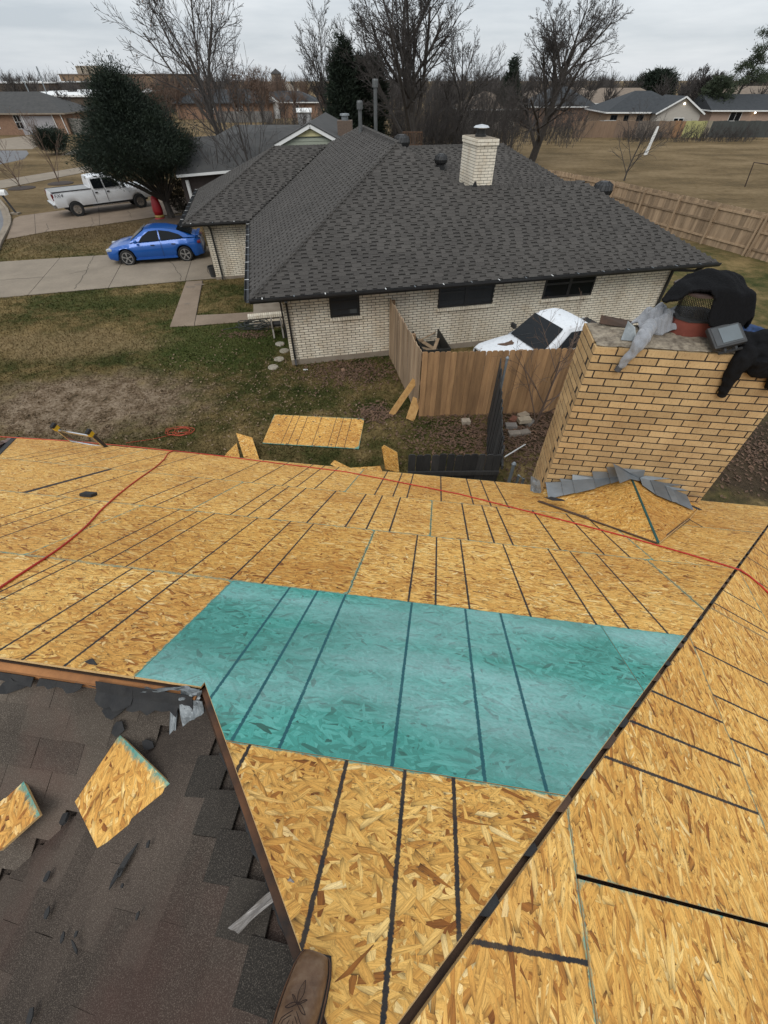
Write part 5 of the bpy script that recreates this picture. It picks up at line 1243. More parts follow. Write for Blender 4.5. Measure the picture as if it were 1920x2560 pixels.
gmr = thing('gas_meter', V3(2.52, 5.62, 0), 'white round gas meter with pipes beyond the eave', 'meter')
m = MB(); m.lathe(V3(2.50, 5.55, 1.15), [(.02, -.10), (.10, -.08), (.12, 0), (.10, .08), (.02, .10)], 16, axis=V3(.2, -1, .6)); m.build('body', M['white'], gmr, smooth=True)
m = MB(); m.tube([V3(2.46, 5.75, 0), V3(2.46, 5.75, 1.35), V3(2.50, 5.60, 1.40), V3(2.50, 5.58, 1.2)], .025, 8); m.build('pipe', M['oldmetal'], gmr)
# box trailer with scrap wood, hitch, old pickup behind the fence
def Pz(x, y, z): return G(x, y, z=z)
tr = thing('box_trailer', V3(1.45, 13.0, 0), 'small black steel box trailer holding broken boards behind the fence', 'trailer', rz=R(100))
mt = pm('black_steel', (.015, .017, .016), (.03, .028, .025), 7, .6, fine=.2)
m = MB(); m.box((0, 0, .32), (.85, 0, 0), (0, .42, 0), (0, 0, .02)); m.build('floor', mt, tr)
for s_ in (-1, 1):
    m = MB(); m.box((0, s_*.42, .52), (.85, 0, 0), (0, .015, 0), (0, 0, .2)); m.build('side_panel', mt, tr)
    m = MB(); m.box((s_*.85, 0, .52), (.015, 0, 0), (0, .42, 0), (0, 0, .2)); m.build('end_panel', mt, tr)
    m = MB(); m.lathe((0, s_*.5, .22), [(.22, -.06), (.22, .06)], 16, axis=V3(0, 1, 0)); m.build('wheel', M['rubber'], tr)
m = MB(); m.bar((-.85, 0, .3), (-1.5, 0, .3), .06, .06); m.build('tongue', mt, tr)
for i, (a, b, w) in enumerate((((-.5, -.2, .45), (.4, .25, .5), .14), ((-.2, .3, .5), (-.6, -.3, .48), .12), ((-.7, .1, .46), (.1, -.3, .62), .10), ((.1, .3, .6), (.6, -.35, .6), .03))):
    p, q = [V3(*v) for v in (a, b)]; rot = lambda v: V3(1.45, 13.0, 0)+V3(v[0]*math.cos(R(100))-v[1]*math.sin(R(100)), v[0]*math.sin(R(100))+v[1]*math.cos(R(100)), v[2])
    m = MB(); m.bar(rot(p), rot(q), w, .02); tag(m.build('scrap_board', M['greyboard']), ['broken board lying lengthwise in the black box trailer', 'broken board crosswise in the black box trailer', 'tilted broken board at the tongue end of the box trailer', 'thin bar laid across the box trailer'][i], 'board', 'scrap boards in the box trailer')
hj = thing('hitch_stand', G(1143, 900), 'black metal hitch stand with two upright prongs behind the fence', 'stand')
c = G(1143, 900); c = V3(c[0]+.25, c[1]+1.55, 0)
hj.location = c; ORI[hj.name] = c
m = MB(); m.tube([c, c+ez*.62], .03, 6); m.build('post', M['plastic'], hj)
m = MB(); m.box(c+ez*.66, (.16, 0, 0), (0, .06, 0), (0, 0, .07)); m.build('head', pm('navy_metal', (.01, .014, .022), None, 5, .5), hj)
for s_ in (-.1, .12): 
    m = MB(); m.box(c+V3(s_, 0, .79), (.025, 0, 0), (0, .04, 0), (0, 0, .09)); m.build('prong', M['plastic'], hj)
# ---- generic vehicle built from stations
def car_body(stations, wheels, wr, sill, root, mat, name='body', archk=1.12):
    """stations: (x, half width, belt z, top z, crown drop); arches are cut by lifting the lower edge round each wheel"""
    xs = sorted(set([s_[0] for s_ in stations]+[w+dx for w in wheels for dx in np.linspace(-wr*archk, wr*archk, 13)]+list(np.linspace(stations[0][0], stations[-1][0], 40))))
    col = [np.array([s_[i] for s_ in stations]) for i in range(4)]
    rings = []
    for x in xs:
        w, bz, tz = [float(np.interp(x, col[0], c_)) for c_ in col[1:]]
        zb = float(sill(x)) if callable(sill) else sill
        for wx in wheels:
            d = abs(x-wx); ra = wr*archk
            if d < ra: zb = max(zb, wr+math.sqrt(ra*ra-d*d)*.98)
        zb = min(zb, bz-.04)
        mid = zb+(bz-zb)*.5
        half = [(w*.93, zb), (w*.985, zb+(mid-zb)*.4), (w, mid), (w*.985, bz-(bz-mid)*.35), (w*.955, bz), (w*.86, bz+(tz-bz)*.55), (w*.55, bz+(tz-bz)*.92), (0, tz)]
        rings.append([(x, y, z) for y, z in half]+[(x, -y, z) for y, z in half[-2::-1]])
    n = len(rings[0]); m = MB(); v = [p for r_ in rings for p in r_]
    f = [(i*n+j, i*n+j+1, (i+1)*n+j+1, (i+1)*n+j) for i in range(len(rings)-1) for j in range(n-1)]
    f += [tuple(range(n))[::-1], tuple((len(rings)-1)*n+j for j in range(n))]
    m.add(v, f); o = m.build(name, mat, root, smooth=True); o.data.set_sharp_from_angle(angle=R(28)); return o
def cabin(stn, root, mat, name='cabin'):
    """stn: (x, z_bottom, w_bottom, z_top, w_top)"""
    rings = []
    for x, z0, w0, z1, w1 in stn:
        half = [(w0, z0), (w0+(w1-w0)*.5+.012, z0+(z1-z0)*.5), (w1+.0, z1-.05), (w1-.05, z1-.012), (w1*.5, z1+.004), (0, z1+.008)]
        rings.append([(x, y, z) for y, z in half]+[(x, -y, z) for y, z in half[-2::-1]])
    n = len(rings[0]); m = MB()
    m.add([p for r_ in rings for p in r_], [(i*n+j, i*n+j+1, (i+1)*n+j+1, (i+1)*n+j) for i in range(len(rings)-1) for j in range(n-1)]+[tuple(range(n))[::-1], tuple((len(rings)-1)*n+j for j in range(n))])
    o = m.build(name, mat, root, smooth=True); o.data.set_sharp_from_angle(angle=R(28)); return o
def wheel(root, x, y, r, w, spokes=5, rimr=.68, sgn=1, spokemat=None):
    m = MB(); m.lathe((x, y, r), [(r*.62, -w/2), (r*.93, -w/2), (r, -w*.36), (r, w*.36), (r*.93, w/2), (r*.62, w/2)], 28, axis=V3(0, 1, 0)); t = m.build('wheel', M['rubber'], root)
    m = MB(); m.lathe((x, y, r), [(r*rimr, -w*.44), (r*rimr, w*.44)], 24, axis=V3(0, 1, 0)); m.build('hub_back', M['plastic'], t)
    m = MB(); s_ = sgn; yo = y+s_*w*.47
    m.lathe((x, yo-.012, r), [(r*rimr, 0), (r*rimr, .022), (r*(rimr-.06), .022), (r*(rimr-.06), 0)], 24, axis=V3(0, 1, 0))
    for j in range(spokes):
        a = 2*math.pi*j/spokes+.3
        for da in (-.10, .10):
            m.bar((x+r*.1*math.cos(a), yo+s_*.006, r+r*.1*math.sin(a)), (x+r*(rimr-.03)*math.cos(a+da), yo+s_*.006, r+r*(rimr-.03)*math.sin(a+da)), .018, r*.075, upv=V3(-math.sin(a), 0, math.cos(a)))
    m.lathe((x, yo-.01, r), [(r*.15, 0), (r*.15, .03)], 10, axis=V3(0, 1, 0)); m.build('rim', spokemat or M['rim'], t)
    return t
def flatpart(name, pts, mat, root, th=.006, nrm=None, parent=None):
    pts = [V3(*p) for p in pts]; n_ = np.cross(pts[1]-pts[0], pts[2]-pts[0]) if nrm is None else V3(*nrm); n_ = n_/np.linalg.norm(n_)
    m = MB(); m.prism([p-n_*th*.3 for p in pts], n_*th); return m.build(name, mat, parent or root)
# blue coupe-sedan; local +x is its nose, +y its left side (towards us)
fw_, rw_ = G(329, 664), G(467.5, 654); d = fw_-rw_; caz = math.atan2(d[1], d[0])
side_ = V3(-math.sin(caz), math.cos(caz), 0); mid_ = (fw_+rw_)/2
ys = 1 if side_@(-mid_) > 0 else -1
c = mid_-side_*ys*.86
bc = thing('car', c, 'bright blue four-door coupe parked on the concrete drive beside the white garage', 'car', rz=caz)
st = [(-2.22, .62, .62, .70), (-2.16, .76, .74, .86), (-1.95, .86, .82, 1.02), (-1.55, .90, .83, 1.06), (-.9, .905, .83, 1.04), (0, .90, .82, 1.0), (.75, .90, .80, .98), (1.2, .895, .76, .94), (1.6, .88, .72, .87), (1.95, .83, .66, .76), (2.15, .72, .58, .66), (2.24, .55, .50, .55)]
car_body(st, (-1.33, 1.33), .335, lambda x: .22 if abs(x) < 1.9 else .24+.12*(abs(x)-1.9), bc, M['bluepaint'])
cabin([(-1.98, .98, .66, 1.02, .52), (-1.62, 1.0, .74, 1.12, .56), (-1.2, 1.0, .78, 1.27, .57), (-.6, .98, .79, 1.385, .585), (-.1, .97, .79, 1.41, .59), (.25, .96, .79, 1.375, .585), (.62, .95, .78, 1.19, .63), (1.02, .92, .76, .96, .70)], bc, M['bluepaint'], 'roof')
for s_ in (1, -1):
    yb = lambda x, z: s_*(.802-(z-.86)*.385)
    for nm, q in (('window', [(.62, .93), (.40, 1.14), (.05, 1.315), (-.32, 1.335), (-.32, .95)]), ('window', [(-.38, .95), (-.38, 1.335), (-.85, 1.27), (-1.25, 1.14), (-1.42, 1.02), (-1.05, .97)])):
        flatpart(nm, [(x, yb(x, z)+s_*.032, z) for x, z in (q if s_ > 0 else q[::-1])], M['glass'], bc, .02)
    flatpart('door_seam', [(-.345, s_*.915, .30), (-.355, s_*.915, .30), (-.355, s_*.895, .93), (-.345, s_*.895, .93)], M['plastic'], bc, .012, (0, s_, 0))
    for x in (.03, -.92):
        m = MB(); m.box((x, s_*.908, .80), (.09, 0, 0), (0, .014, 0), (0, 0, .016)); m.build('door_handle', M['plastic'], bc)
    m = MB(); m.box((.72, s_*.97, .98), (.06, 0, 0), (0, .09, 0), (0, 0, .055)); m.build('mirror', M['bluepaint'], bc, bevel=.02)
    m = MB(); m.box((2.03, s_*.70, .66), (.13, 0, 0), (0, .11, 0), (0, 0, .045)); m.build('headlight', pm('headlamp', (.5, .52, .54), (.2, .2, .2), 8, .1), bc, bevel=.02)
    m = MB(); m.box((-2.09, s_*.70, .80), (.08, 0, 0), (0, .15, 0), (0, 0, .05)); m.build('tail_light', M['redlight'], bc, bevel=.02)
    for x in (-1.33, 1.33): wheel(bc, x, s_*.80, .325, .215, 5, .74, s_)
    m = MB(); m.box((0, s_*.885, .25), (.95, 0, 0), (0, .022, 0), (0, 0, .03)); m.build('side_skirt', M['bluepaint'], bc)
flatpart('windshield', [(.98, -.66, .985), (.98, .66, .985), (.34, .54, 1.375), (.34, -.54, 1.375)], pm('glass_painted_reflection', (.25, .27, .26), (.12, .13, .13), 2, .05, spec=.8), bc, .02)  # windshield reflection painted in as a pale base colour
flatpart('rear_window', [(-1.18, -.50, 1.30), (-1.18, .50, 1.30), (-1.80, .56, 1.09), (-1.80, -.56, 1.09)], M['glass'], bc, .02)
m = MB(); m.box((-2.08, 0, 1.045), (.07, 0, 0), (0, .62, 0), (0, 0, .018)); m.build('spoiler', M['bluepaint'], bc, bevel=.01)
m = MB(); m.box((2.17, 0, .42), (.05, 0, 0), (0, .5, 0), (0, 0, .09)); m.build('grille', M['plastic'], bc)
m = MB(); m.box((-2.18, 0, .36), (.06, 0, 0), (0, .6, 0), (0, 0, .10)); m.build('rear_diffuser', M['plastic'], bc)
m = MB(); m.box((0, 0, .30), (1.85, 0, 0), (0, .66, 0), (0, 0, .10)); m.build('underbody', M['plastic'], bc)
# white crew-cab pickup on the next drive; nose towards its house
rw_, fw_ = G(193, 543), G(349, 521.5); d = fw_-rw_; taz = math.atan2(d[1], d[0]); side_ = V3(-math.sin(taz), math.cos(taz), 0); mid_ = (fw_+rw_)/2; ys = 1 if side_@(-mid_) > 0 else -1
tk = thing('pickup_truck', mid_-side_*ys*.95+d/np.linalg.norm(d)*.22, 'white crew-cab pickup on the drive under the dark evergreen', 'truck', rz=taz)
WB = np.linalg.norm(d)/2
st = [(-3.12, .93, 1.02, 1.06), (-3.05, .98, 1.30, 1.33), (-2.4, 1.0, 1.33, 1.345), (-.72, 1.0, 1.33, 1.345), (-.70, .99, 1.25, 1.30), (.9, .99, 1.22, 1.30), (1.6, .98, 1.20, 1.33), (2.4, .96, 1.16, 1.30), (2.75, .93, 1.10, 1.22), (2.92, .80, .98, 1.02)]
car_body(st, (-WB, WB), .40, .56, tk, M['whitepaint'])
cabin([(-.74, 1.25, .95, 1.60, .82), (-.70, 1.25, .95, 1.90, .74), (-.3, 1.24, .95, 1.955, .74), (.55, 1.24, .95, 1.94, .74), (.95, 1.24, .95, 1.72, .78), (1.45, 1.24, .93, 1.30, .86)], tk, M['whitepaint'], 'cab')
for s_ in (1, -1):
    for q in ([(-.60, 1.33), (-.60, 1.80), (.02, 1.83), (.02, 1.33)], [(.10, 1.33), (.10, 1.83), (.62, 1.80), (1.08, 1.36)]):
        flatpart('window', [(x, s_*(1.0-(z-1.25)*.30), z) for x, z in (q if s_ > 0 else q[::-1])], M['glass'], tk, .02)
    for x in (-.52, .20): m = MB(); m.box((x+.0, s_*1.0, 1.14), (.08, 0, 0), (0, .016, 0), (0, 0, .03)); m.build('door_handle', M['plastic'], tk)
    for x in (-.69, .055): flatpart('door_seam', [(x, s_*1.003, .62), (x-.022, s_*1.003, .62), (x-.022, s_*.99, 1.30), (x, s_*.99, 1.30)], M['plastic'], tk, .012, (0, s_, 0))
    for x in (-WB, WB): wheel(tk, x, s_*.86, .40, .28, 5, .58, s_, M['chrome'])
    m = MB(); m.box((.1, s_*1.0, .46), (1.15, 0, 0), (0, .08, 0), (0, 0, .025)); m.build('running_board', M['chrome'], tk)
    m = MB(); m.box((-3.06, s_*.90, 1.12), (.05, 0, 0), (0, .07, 0), (0, 0, .17)); m.build('tail_light', M['redlight'], tk)
    m = MB(); m.box((-1.9, s_*.93, 1.355), (1.16, 0, 0), (0, .05, 0), (0, 0, .02)); m.build('bed_rail', M['plastic'], tk)
    m = MB(); m.box((1.2, s_*1.16, 1.42), (.05, 0, 0), (0, .13, 0), (0, 0, .12)); m.build('mirror', M['plastic'], tk, bevel=.02)
flatpart('windshield', [(1.42, -.80, 1.33), (1.42, .80, 1.33), (.93, .70, 1.76), (.93, -.70, 1.76)], M['glass'], tk, .02)
m = MB(); m.box((-1.9, 0, 1.352), (1.12, 0, 0), (0, .88, 0), (0, 0, .004)); m.build('bed', pm('grey_bed_liner', (.30, .30, .29), (.22, .22, .22), 5, .6), tk)
m = MB(); m.box((-3.14, 0, .66), (.09, 0, 0), (0, .95, 0), (0, 0, .10)); m.build('rear_bumper', M['chrome'], tk, bevel=.02)
m = MB(); m.box((2.95, 0, .72), (.10, 0, 0), (0, .95, 0), (0, 0, .12)); m.build('front_bumper', M['chrome'], tk, bevel=.02)
m = MB(); m.box((0, 0, .52), (2.6, 0, 0), (0, .7, 0), (0, 0, .10)); m.build('underbody', M['plastic'], tk)
cu = bpy.data.curves.new('decal', 'FONT'); cu.body = 'FX4'; cu.size = .24; cu.shear = .2; cu.extrude = .002
tmp = bpy.data.objects.new('tmp', cu); coll.objects.link(tmp); dg = bpy.context.evaluated_depsgraph_get(); me = bpy.data.meshes.new_from_object(tmp.evaluated_get(dg)); bpy.data.objects.remove(tmp)
me.materials.clear(); me.materials.append(pm('dark_decal', (.05, .05, .055), None, 6, .5))
o = bpy.data.objects.new('decal', me); coll.objects.link(o); o.parent = tk; ysd = ys
if ysd < 0: o.rotation_euler = (R(90), 0, 0); o.location = (-2.98, -1.006, 1.10)
else: o.rotation_euler = (R(90), 0, R(180)); o.location = (-2.5, 1.006, 1.10)
o.scale = (1.25, 1, 1)
# old rusty white pickup between fence and white house; nose to the left, clear of the cedar fence
po = V3(4.72, 11.96, 0); oaz = R(203)
op = thing('pickup_truck', po, 'old white pickup with rust patches and dark windshield behind the cedar fence', 'truck', rz=oaz)
op.scale = (.88, 1, 1.04)
k = N('rusty_white_paint'); p = k.obj(); nn_ = k.noise(p, 2.6, 6, .65); n2_ = k.noise(p, 13, 5, .6)
c_ = k.mix(k.ramp(n2_, [(.5, (0, 0, 0)), (.72, (1, 1, 1))]), (.66, .68, .70), (.52, .54, .56)); c_ = k.mix(k.ramp(nn_, [(.62, (0, 0, 0)), (.66, (1, 1, 1))]), c_, (.16, .085, .045)); k.l(c_, k.b.inputs['Base Color']); k.b.inputs['Roughness'].default_value = .6
RW = k.m
st = [(-2.5, .84, .95, 1.0), (-2.4, .88, 1.06, 1.08), (-.85, .88, 1.06, 1.08), (-.8, .88, 1.04, 1.08), (.6, .88, 1.02, 1.08), (1.4, .87, .98, 1.06), (2.0, .85, .93, 1.00), (2.2, .80, .86, .92)]
car_body(st, (-1.45, 1.5), .34, .45, op, RW)
cabin([(-.98, 1.04, .84, 1.30, .74), (-.93, 1.04, .84, 1.58, .66), (-.6, 1.04, .84, 1.65, .66), (-.05, 1.04, .84, 1.64, .66), (.12, 1.04, .84, 1.56, .67), (.85, 1.03, .82, 1.08, .78)], op, RW, 'cab')
for s_ in (1, -1):
    q = [(-.82, 1.12), (-.82, 1.50), (-.12, 1.52), (.45, 1.14)]
    flatpart('window', [(x, s_*(.868-(z-1.04)*.31), z) for x, z in (q if s_ > 0 else q[::-1])], M['glass'], op, .02)
    for x in (-1.45, 1.5): wheel(op, x, s_*.74, .34, .2, 5, .6, s_)
    m = MB(); m.box((2.17, s_*.62, .80), (.04, 0, 0), (0, .11, 0), (0, 0, .07)); m.build('headlight', M['chrome'], op, bevel=.02)
    m = MB(); m.box((.58, s_*.95, 1.18), (.04, 0, 0), (0, .09, 0), (0, 0, .06)); m.build('mirror', M['plastic'], op)
m = MB(); m.box((-1.68, 0, 1.085), (.75, 0, 0), (0, .74, 0), (0, 0, .006)); m.build('bed', M['plastic'], op)
flatpart('windshield', [(.86, -.70, 1.085), (.86, .70, 1.085), (.14, .60, 1.585), (.14, -.60, 1.585)], M['glass'], op, .03)
m = MB(); m.box((2.2, 0, .72), (.03, 0, 0), (0, .48, 0), (0, 0, .11)); m.build('grille', M['plastic'], op)
m = MB(); m.box((2.26, 0, .52), (.05, 0, 0), (0, .82, 0), (0, 0, .07)); m.build('bumper', M['oldmetal'], op)
m = MB(); m.tube([(.5, -.66, 1.05), (.52, -.68, 1.75)], .004, 4); m.build('aerial', M['plastic'], op)
m = MB(); m.tube([(.9, -.5, 1.09), (.6, -.1, 1.29)], .008, 4); m.tube([(.9, .1, 1.09), (.6, .5, 1.29)], .008, 4); m.build('wiper', M['plastic'], op)
m = MB(); rp_ = [(1.35+.32*math.cos(a)*random.uniform(.7, 1.1), -.35+.26*math.sin(a)*random.uniform(.7, 1.1)) for a in np.linspace(0, 2*math.pi, 13, endpoint=False)]
def hoodz(x, y): 
    return float(np.interp(x, [.6, 1.4, 2.0, 2.2], [1.08, 1.06, 1.0, .92]))-abs(y)**2*.10
m.prism([(x, y, hoodz(x, y)+.002) for x, y in rp_], V3(0, 0, .008)); m.build('rust_patch', pm('bare_rust', (.12, .065, .035), (.07, .04, .025), 14, .95, fine=.3), op)
# ladder whose top pokes over the eave at left
la, lb = G(138, 1068, z=2.62), G(225, 1083, z=2.62)
ld = thing('ladder', V3(la[0], la[1]+.9, 0), 'aluminium extension ladder with yellow and black caps leaning on the left eave', 'ladder')
ax_ = (lb-la); ax_[2] = 0; ax_ /= np.linalg.norm(ax_); wl_ = .42
mid_ = (la+lb)/2; pa, pb = mid_-ax_*np.linalg.norm(lb-la)/2, mid_+ax_*np.linalg.norm(lb-la)/2
foot = V3(-ax_[1], ax_[0], 0); foot = foot if foot[1] > 0 else -foot
for nm, t in (('a', pa), ('b', pb)):
    bt = t+foot*.85; bt = V3(bt[0], bt[1], 0)
    m = MB(); m.bar(bt, t, .026, .06, upv=foot); m.build('rail', M['chrome'], ld)
    dd = (bt-t)/np.linalg.norm(bt-t)
    m = MB(); m.bar(t+dd*.07, t+dd*.42, .030, .050, upv=foot); nm == 'b' and m.build('label_strip', M['plastic'], ld)
    m = MB(); m.bar(t-dd*.02, t+dd*.05, .045, .08, upv=foot); m.build('cap', pm('yellow_cap', (.62, .40, .02), None, 6, .5), ld)
    m = MB(); m.bar(t-dd*.06, t-dd*.018, .05, .085, upv=foot); m.build('grip', M['rubber'], ld)
for i in range(9):
    t = .09+i*.3; f0 = lambda q: q+(V3(*(q+foot*.85)[:2], 0)-q)/np.linalg.norm(V3(*(q+foot*.85)[:2], 0)-q)*t
    m = MB(); m.tube([f0(pa), f0(pb)], .018, 8); m.build('rung', M['chrome'], ld)
# orange cord coil on the grass
c = G(452, 1080); m = MB(); pts = []
for t in np.linspace(0, 5*2*math.pi, 160):
    rr = .20+.06*math.sin(t*.61)+.05*math.sin(1.7*t+1); pts.append(c+V3(rr*1.4*math.cos(t)+.06*math.sin(.3*t), rr*.75*math.sin(t), .035+.012*math.sin(5*t)))
pts += [c+V3(-.6, -.35, .03), c+V3(-1.2, -.5, .03)]
m.tube(pts, .0055, 5); tag(m.build('extension_cord', M['orangecord'], smooth=True), 'coil of orange cord on the grass behind the eave', 'cord')
# ================================================================== clothes and lamp on the chimney
def cloth(name, parts, mat, label, cat, vox=.014, disp=.02, scale=.09, disp2=.0):
    """parts: ('ball', centre, (rx,ry,rz)) or ('tube', pts, radii); fused, smoothed and wrinkled into one garment"""
    m = MB()
    for q in parts:
        if q[0] == 'ball':
            c, (a, b, c3_) = q[1], q[2]; n = 16
            prof = [(max(.001, math.sin(math.pi*i/n)), -math.cos(math.pi*i/n)) for i in range(n+1)]
            i0 = len(m.v); m.lathe((0, 0, 0), prof, 20)
            for i in range(i0, len(m.v)):
                x, y, z = m.v[i]; p = c+ee*x*a+en*y*b+ez*z*c3_; m.v[i] = tuple(p)
        else: m.tube(q[1], q[2], 12)
    o = m.build(name, mat, smooth=True)
    r_ = o.modifiers.new('fuse', 'REMESH'); r_.mode = 'VOXEL'; r_.voxel_size = vox; r_.use_smooth_shade = True
    s_ = o.modifiers.new('smooth', 'SMOOTH'); s_.factor = .6; s_.iterations = 8
    tx = bpy.data.textures.new(name+'_folds', 'STUCCI'); tx.noise_scale = scale; tx.turbulence = 6
    d_ = o.modifiers.new('folds', 'DISPLACE'); d_.texture = tx; d_.strength = disp; d_.mid_level = .5; d_.texture_coords = 'LOCAL'
    if disp2:
        tx2 = bpy.data.textures.new(name+'_nap', 'CLOUDS'); tx2.noise_scale = .012; d2 = o.modifiers.new('nap', 'DISPLACE'); d2.texture = tx2; d2.strength = disp2; d2.texture_coords = 'LOCAL'
    s2 = o.modifiers.new('smooth2', 'SMOOTH'); s2.factor = .5; s2.iterations = 2
    return tag(o, label, cat)
def TP(x, y, z=TOP): return G(x, y, z=z)
fab = N('grey_marl_fleece'); p = fab.pos(); cc_ = fab.ramp(fab.noise(p, 140, 4, .7), [(.3, (.17, .175, .19)), (.6, (.27, .275, .29)), (.8, (.38, .38, .40))]); cc_ = fab.mix(fab.math('MULTIPLY', fab.ramp(fab.noise(p, 9, 3), [(.45, (0, 0, 0)), (.65, (1, 1, 1))]), .55), cc_, (.19, .20, .215)); fab.l(cc_, fab.b.inputs['Base Color']); fab.b.inputs['Roughness'].default_value = .95; fab.b.inputs['Sheen Weight'].default_value = .3; wv = fab.n('ShaderNodeTexWave', Scale=4.5, Distortion=5., Detail=2.); wv.inputs['Detail Scale'].default_value = 1.3; fab.l(p, wv.inputs['Vector']); fab.bump(fab.math('ADD', wv.outputs['Fac'], fab.math('MULTIPLY', fab.noise(p, 260, 3), .12)), .6, .02)
blk = pm('black_fleece', (.0045, .0045, .005), (.008, .008, .009), 60, .97, .6, spec=.15)
blk2 = pm('black_knit', (.005, .005, .0055), (.010, .010, .011), 90, .97, .4, spec=.15)
g0 = TP(1640, 822)
def gp(x, y, z): return TP(x, y, z)
hg = []
c0 = g0-ee*.045+en*.0; z0 = TOP
random.seed(19)
# a heap of bunched folds: thick body rolls wound over each other, hood on top
def roll(cx, cy, r0, r1, za, zb, a0, a1, rad, n=14):
    return ('tube', [c0+ee*(cx+(r0+(r1-r0)*t)*math.cos(a0+(a1-a0)*t))+en*(cy+(r0+(r1-r0)*t)*.78*math.sin(a0+(a1-a0)*t))+ez*(za+(zb-za)*t+.012*math.sin(9*t+a0)) for t in np.linspace(0, 1, n)], [rad*(.62+.38*math.sin(math.pi*t)**.5)*(1+.12*math.sin(11*t)) for t in np.linspace(0, 1, n)])
hg += [('ball', c0+ez*.05, (.20, .16, .085)), ('ball', c0+ee*.02+en*.03+ez*.11, (.15, .12, .07))]
hg += [roll(0, .02, .18, .20, .06, .05, 3.4, .2, .052), roll(.02, .02, .14, .17, .12, .10, 3.0, -.4, .044), roll(.03, .03, .09, .12, .17, .15, 3.3, -.2, .040), roll(.04, 0, .17, .19, .035, .04, .6, -2.0, .050), roll(.05, .0, .12, .14, .09, .08, .8, -1.7, .040), roll(.02, .03, .04, .08, .19, .18, 2.0, -2.0, .034)]
slv = [c0-ee*.06-en*.08+ez*.10, c0-ee*.09-en*.13+ez*.075, W(2.005, CN0+.03, TOP+.045), W(1.965, CN0-.04, TOP-.005), W(1.915, CN0-.05, TOP-.12), W(1.878, CN0-.048, TOP-.225)]
hg.append(('tube', slv, [.055, .085, .080, .062, .048, .036]))
def drape(name, outline, zf, mat, label, cat, n=46, th=.02, amp=.02, seed=1, nap=.005, wr=1.):
    """one cloth sheet over its support: zf(x, y) gives the height, outline clips it in the e/n plane"""
    rng_ = random.Random(seed); ph = [rng_.uniform(0, 6) for _ in range(8)]; xs = [p_[0] for p_ in outline]; yy_ = [p_[1] for p_ in outline]
    x0, x1, y0, y1 = min(xs), max(xs), min(yy_), max(yy_); vv_, ids, fc = [], {}, []
    for i in range(n+1):
        for j in range(n+1):
            x, y = x0+(x1-x0)*i/n, y0+(y1-y0)*j/n
            if not inside2((x, y), outline): continue
            w_ = math.sin(16*x*wr+7*y+ph[0]+2*math.sin(9*y+ph[3]))*.5+math.sin(11*y*wr-8*x+ph[1]+2*math.sin(7*x+ph[4]))*.4+math.sin(34*x+21*y+ph[2])*.16
            ids[i, j] = len(vv_); vv_.append(W(x, y, zf(x, y)+amp*w_))
    for (i, j) in ids:
        q_ = [(i, j), (i+1, j), (i+1, j+1), (i, j+1)]
        if all(t_ in ids for t_ in q_): fc.append(tuple(ids[t_] for t_ in q_))
    m_ = MB(); m_.add(vv_, fc); o_ = m_.build(name, mat, smooth=True)
    sm = o_.modifiers.new('smooth', 'SMOOTH'); sm.iterations = 2; so = o_.modifiers.new('thick', 'SOLIDIFY'); so.thickness = th; so.offset = 1
    su = o_.modifiers.new('sub', 'SUBSURF'); su.levels = su.render_levels = 1
    if nap:
        tx2 = bpy.data.textures.new(name+'_nap', 'CLOUDS'); tx2.noise_scale = .013; d2 = o_.modifiers.new('nap', 'DISPLACE'); d2.texture = tx2; d2.strength = nap; d2.texture_coords = 'LOCAL'
    return tag(o_, label, cat)
def inside2(p, poly):
    c = False; j = len(poly)-1
    for i in range(len(poly)):
        if ((poly[i][1] > p[1]) != (poly[j][1] > p[1])) and p[0] < (poly[j][0]-poly[i][0])*(p[1]-poly[i][1])/(poly[j][1]-poly[i][1])+poly[i][0]: c = not c
        j = i
    return c
hx, hy = c0@ee+.02, c0@en+.01
ho = [(hx+r_*math.cos(a)*1.0, hy+r_*math.sin(a)*.80) for a, r_ in zip(np.linspace(0, 2*math.pi, 26, endpoint=False), [.235+.02*math.sin(3*q+1)+.012*math.sin(7*q) for q in np.linspace(0, 2*math.pi, 26, endpoint=False)])]
def hoz(x, y):
    d_ = math.hypot((x-hx)/.235, (y-hy)/.19); th_ = math.atan2(y-hy, x-hx)
    swirl = .030*math.sin(3*th_+9*d_+.6)+.020*math.sin(5*th_-13*d_+2)
    return TOP+.012+.155*max(0., 1-d_**2.2)+swirl*min(1, 2.2*(1-d_)+.25)*(d_ > .05)+.05*math.exp(-((x-hx+.02)**2+(y-hy-.07)**2)/.006)
hood = drape('hooded_sweatshirt', ho, hoz, fab.m, 'grey hooded sweatshirt bunched on the chimney with one sleeve hanging down the bricks', 'sweatshirt', 64, .016, .014, 8, .003, 1.9)
sl_ = cloth('sleeve', [('tube', slv, [.045, .075, .072, .056, .044, .034])], fab.m, None, None, .0075, .022, .05); sl_.parent = hood; sl_.location = sl_.location-hood.location; ORI[sl_.name] = ORI[hood.name]
m = MB(); m.tube([slv[-1]+(slv[-2]-slv[-1])*.10, slv[-1]-ee*.004, slv[-1]-ez*.035-ee*.012], [.036, .035, .033], 14); m.build('cuff', pm('dark_grey_cuff', (.075, .075, .08), None, 60, .95), hood)
LID = TOP+.435
def jz(x, y):
    dx, dy = x-cc[0], y-cc[1]
    over = max(abs(dx)-.29, abs(dy)-.24, 0.); hump = .10*math.exp(-((dx-.13)**2+(dy-.10)**2)/.018)+.07*math.exp(-((dx+.08)**2+(dy-.02)**2)/.03)+.05*math.exp(-((dx-.05)**2+(dy+.12)**2)/.02)
    return LID+hump-over*(1.0 if dx < -.06 else 3.0 if dy < -.15 else 2.2)
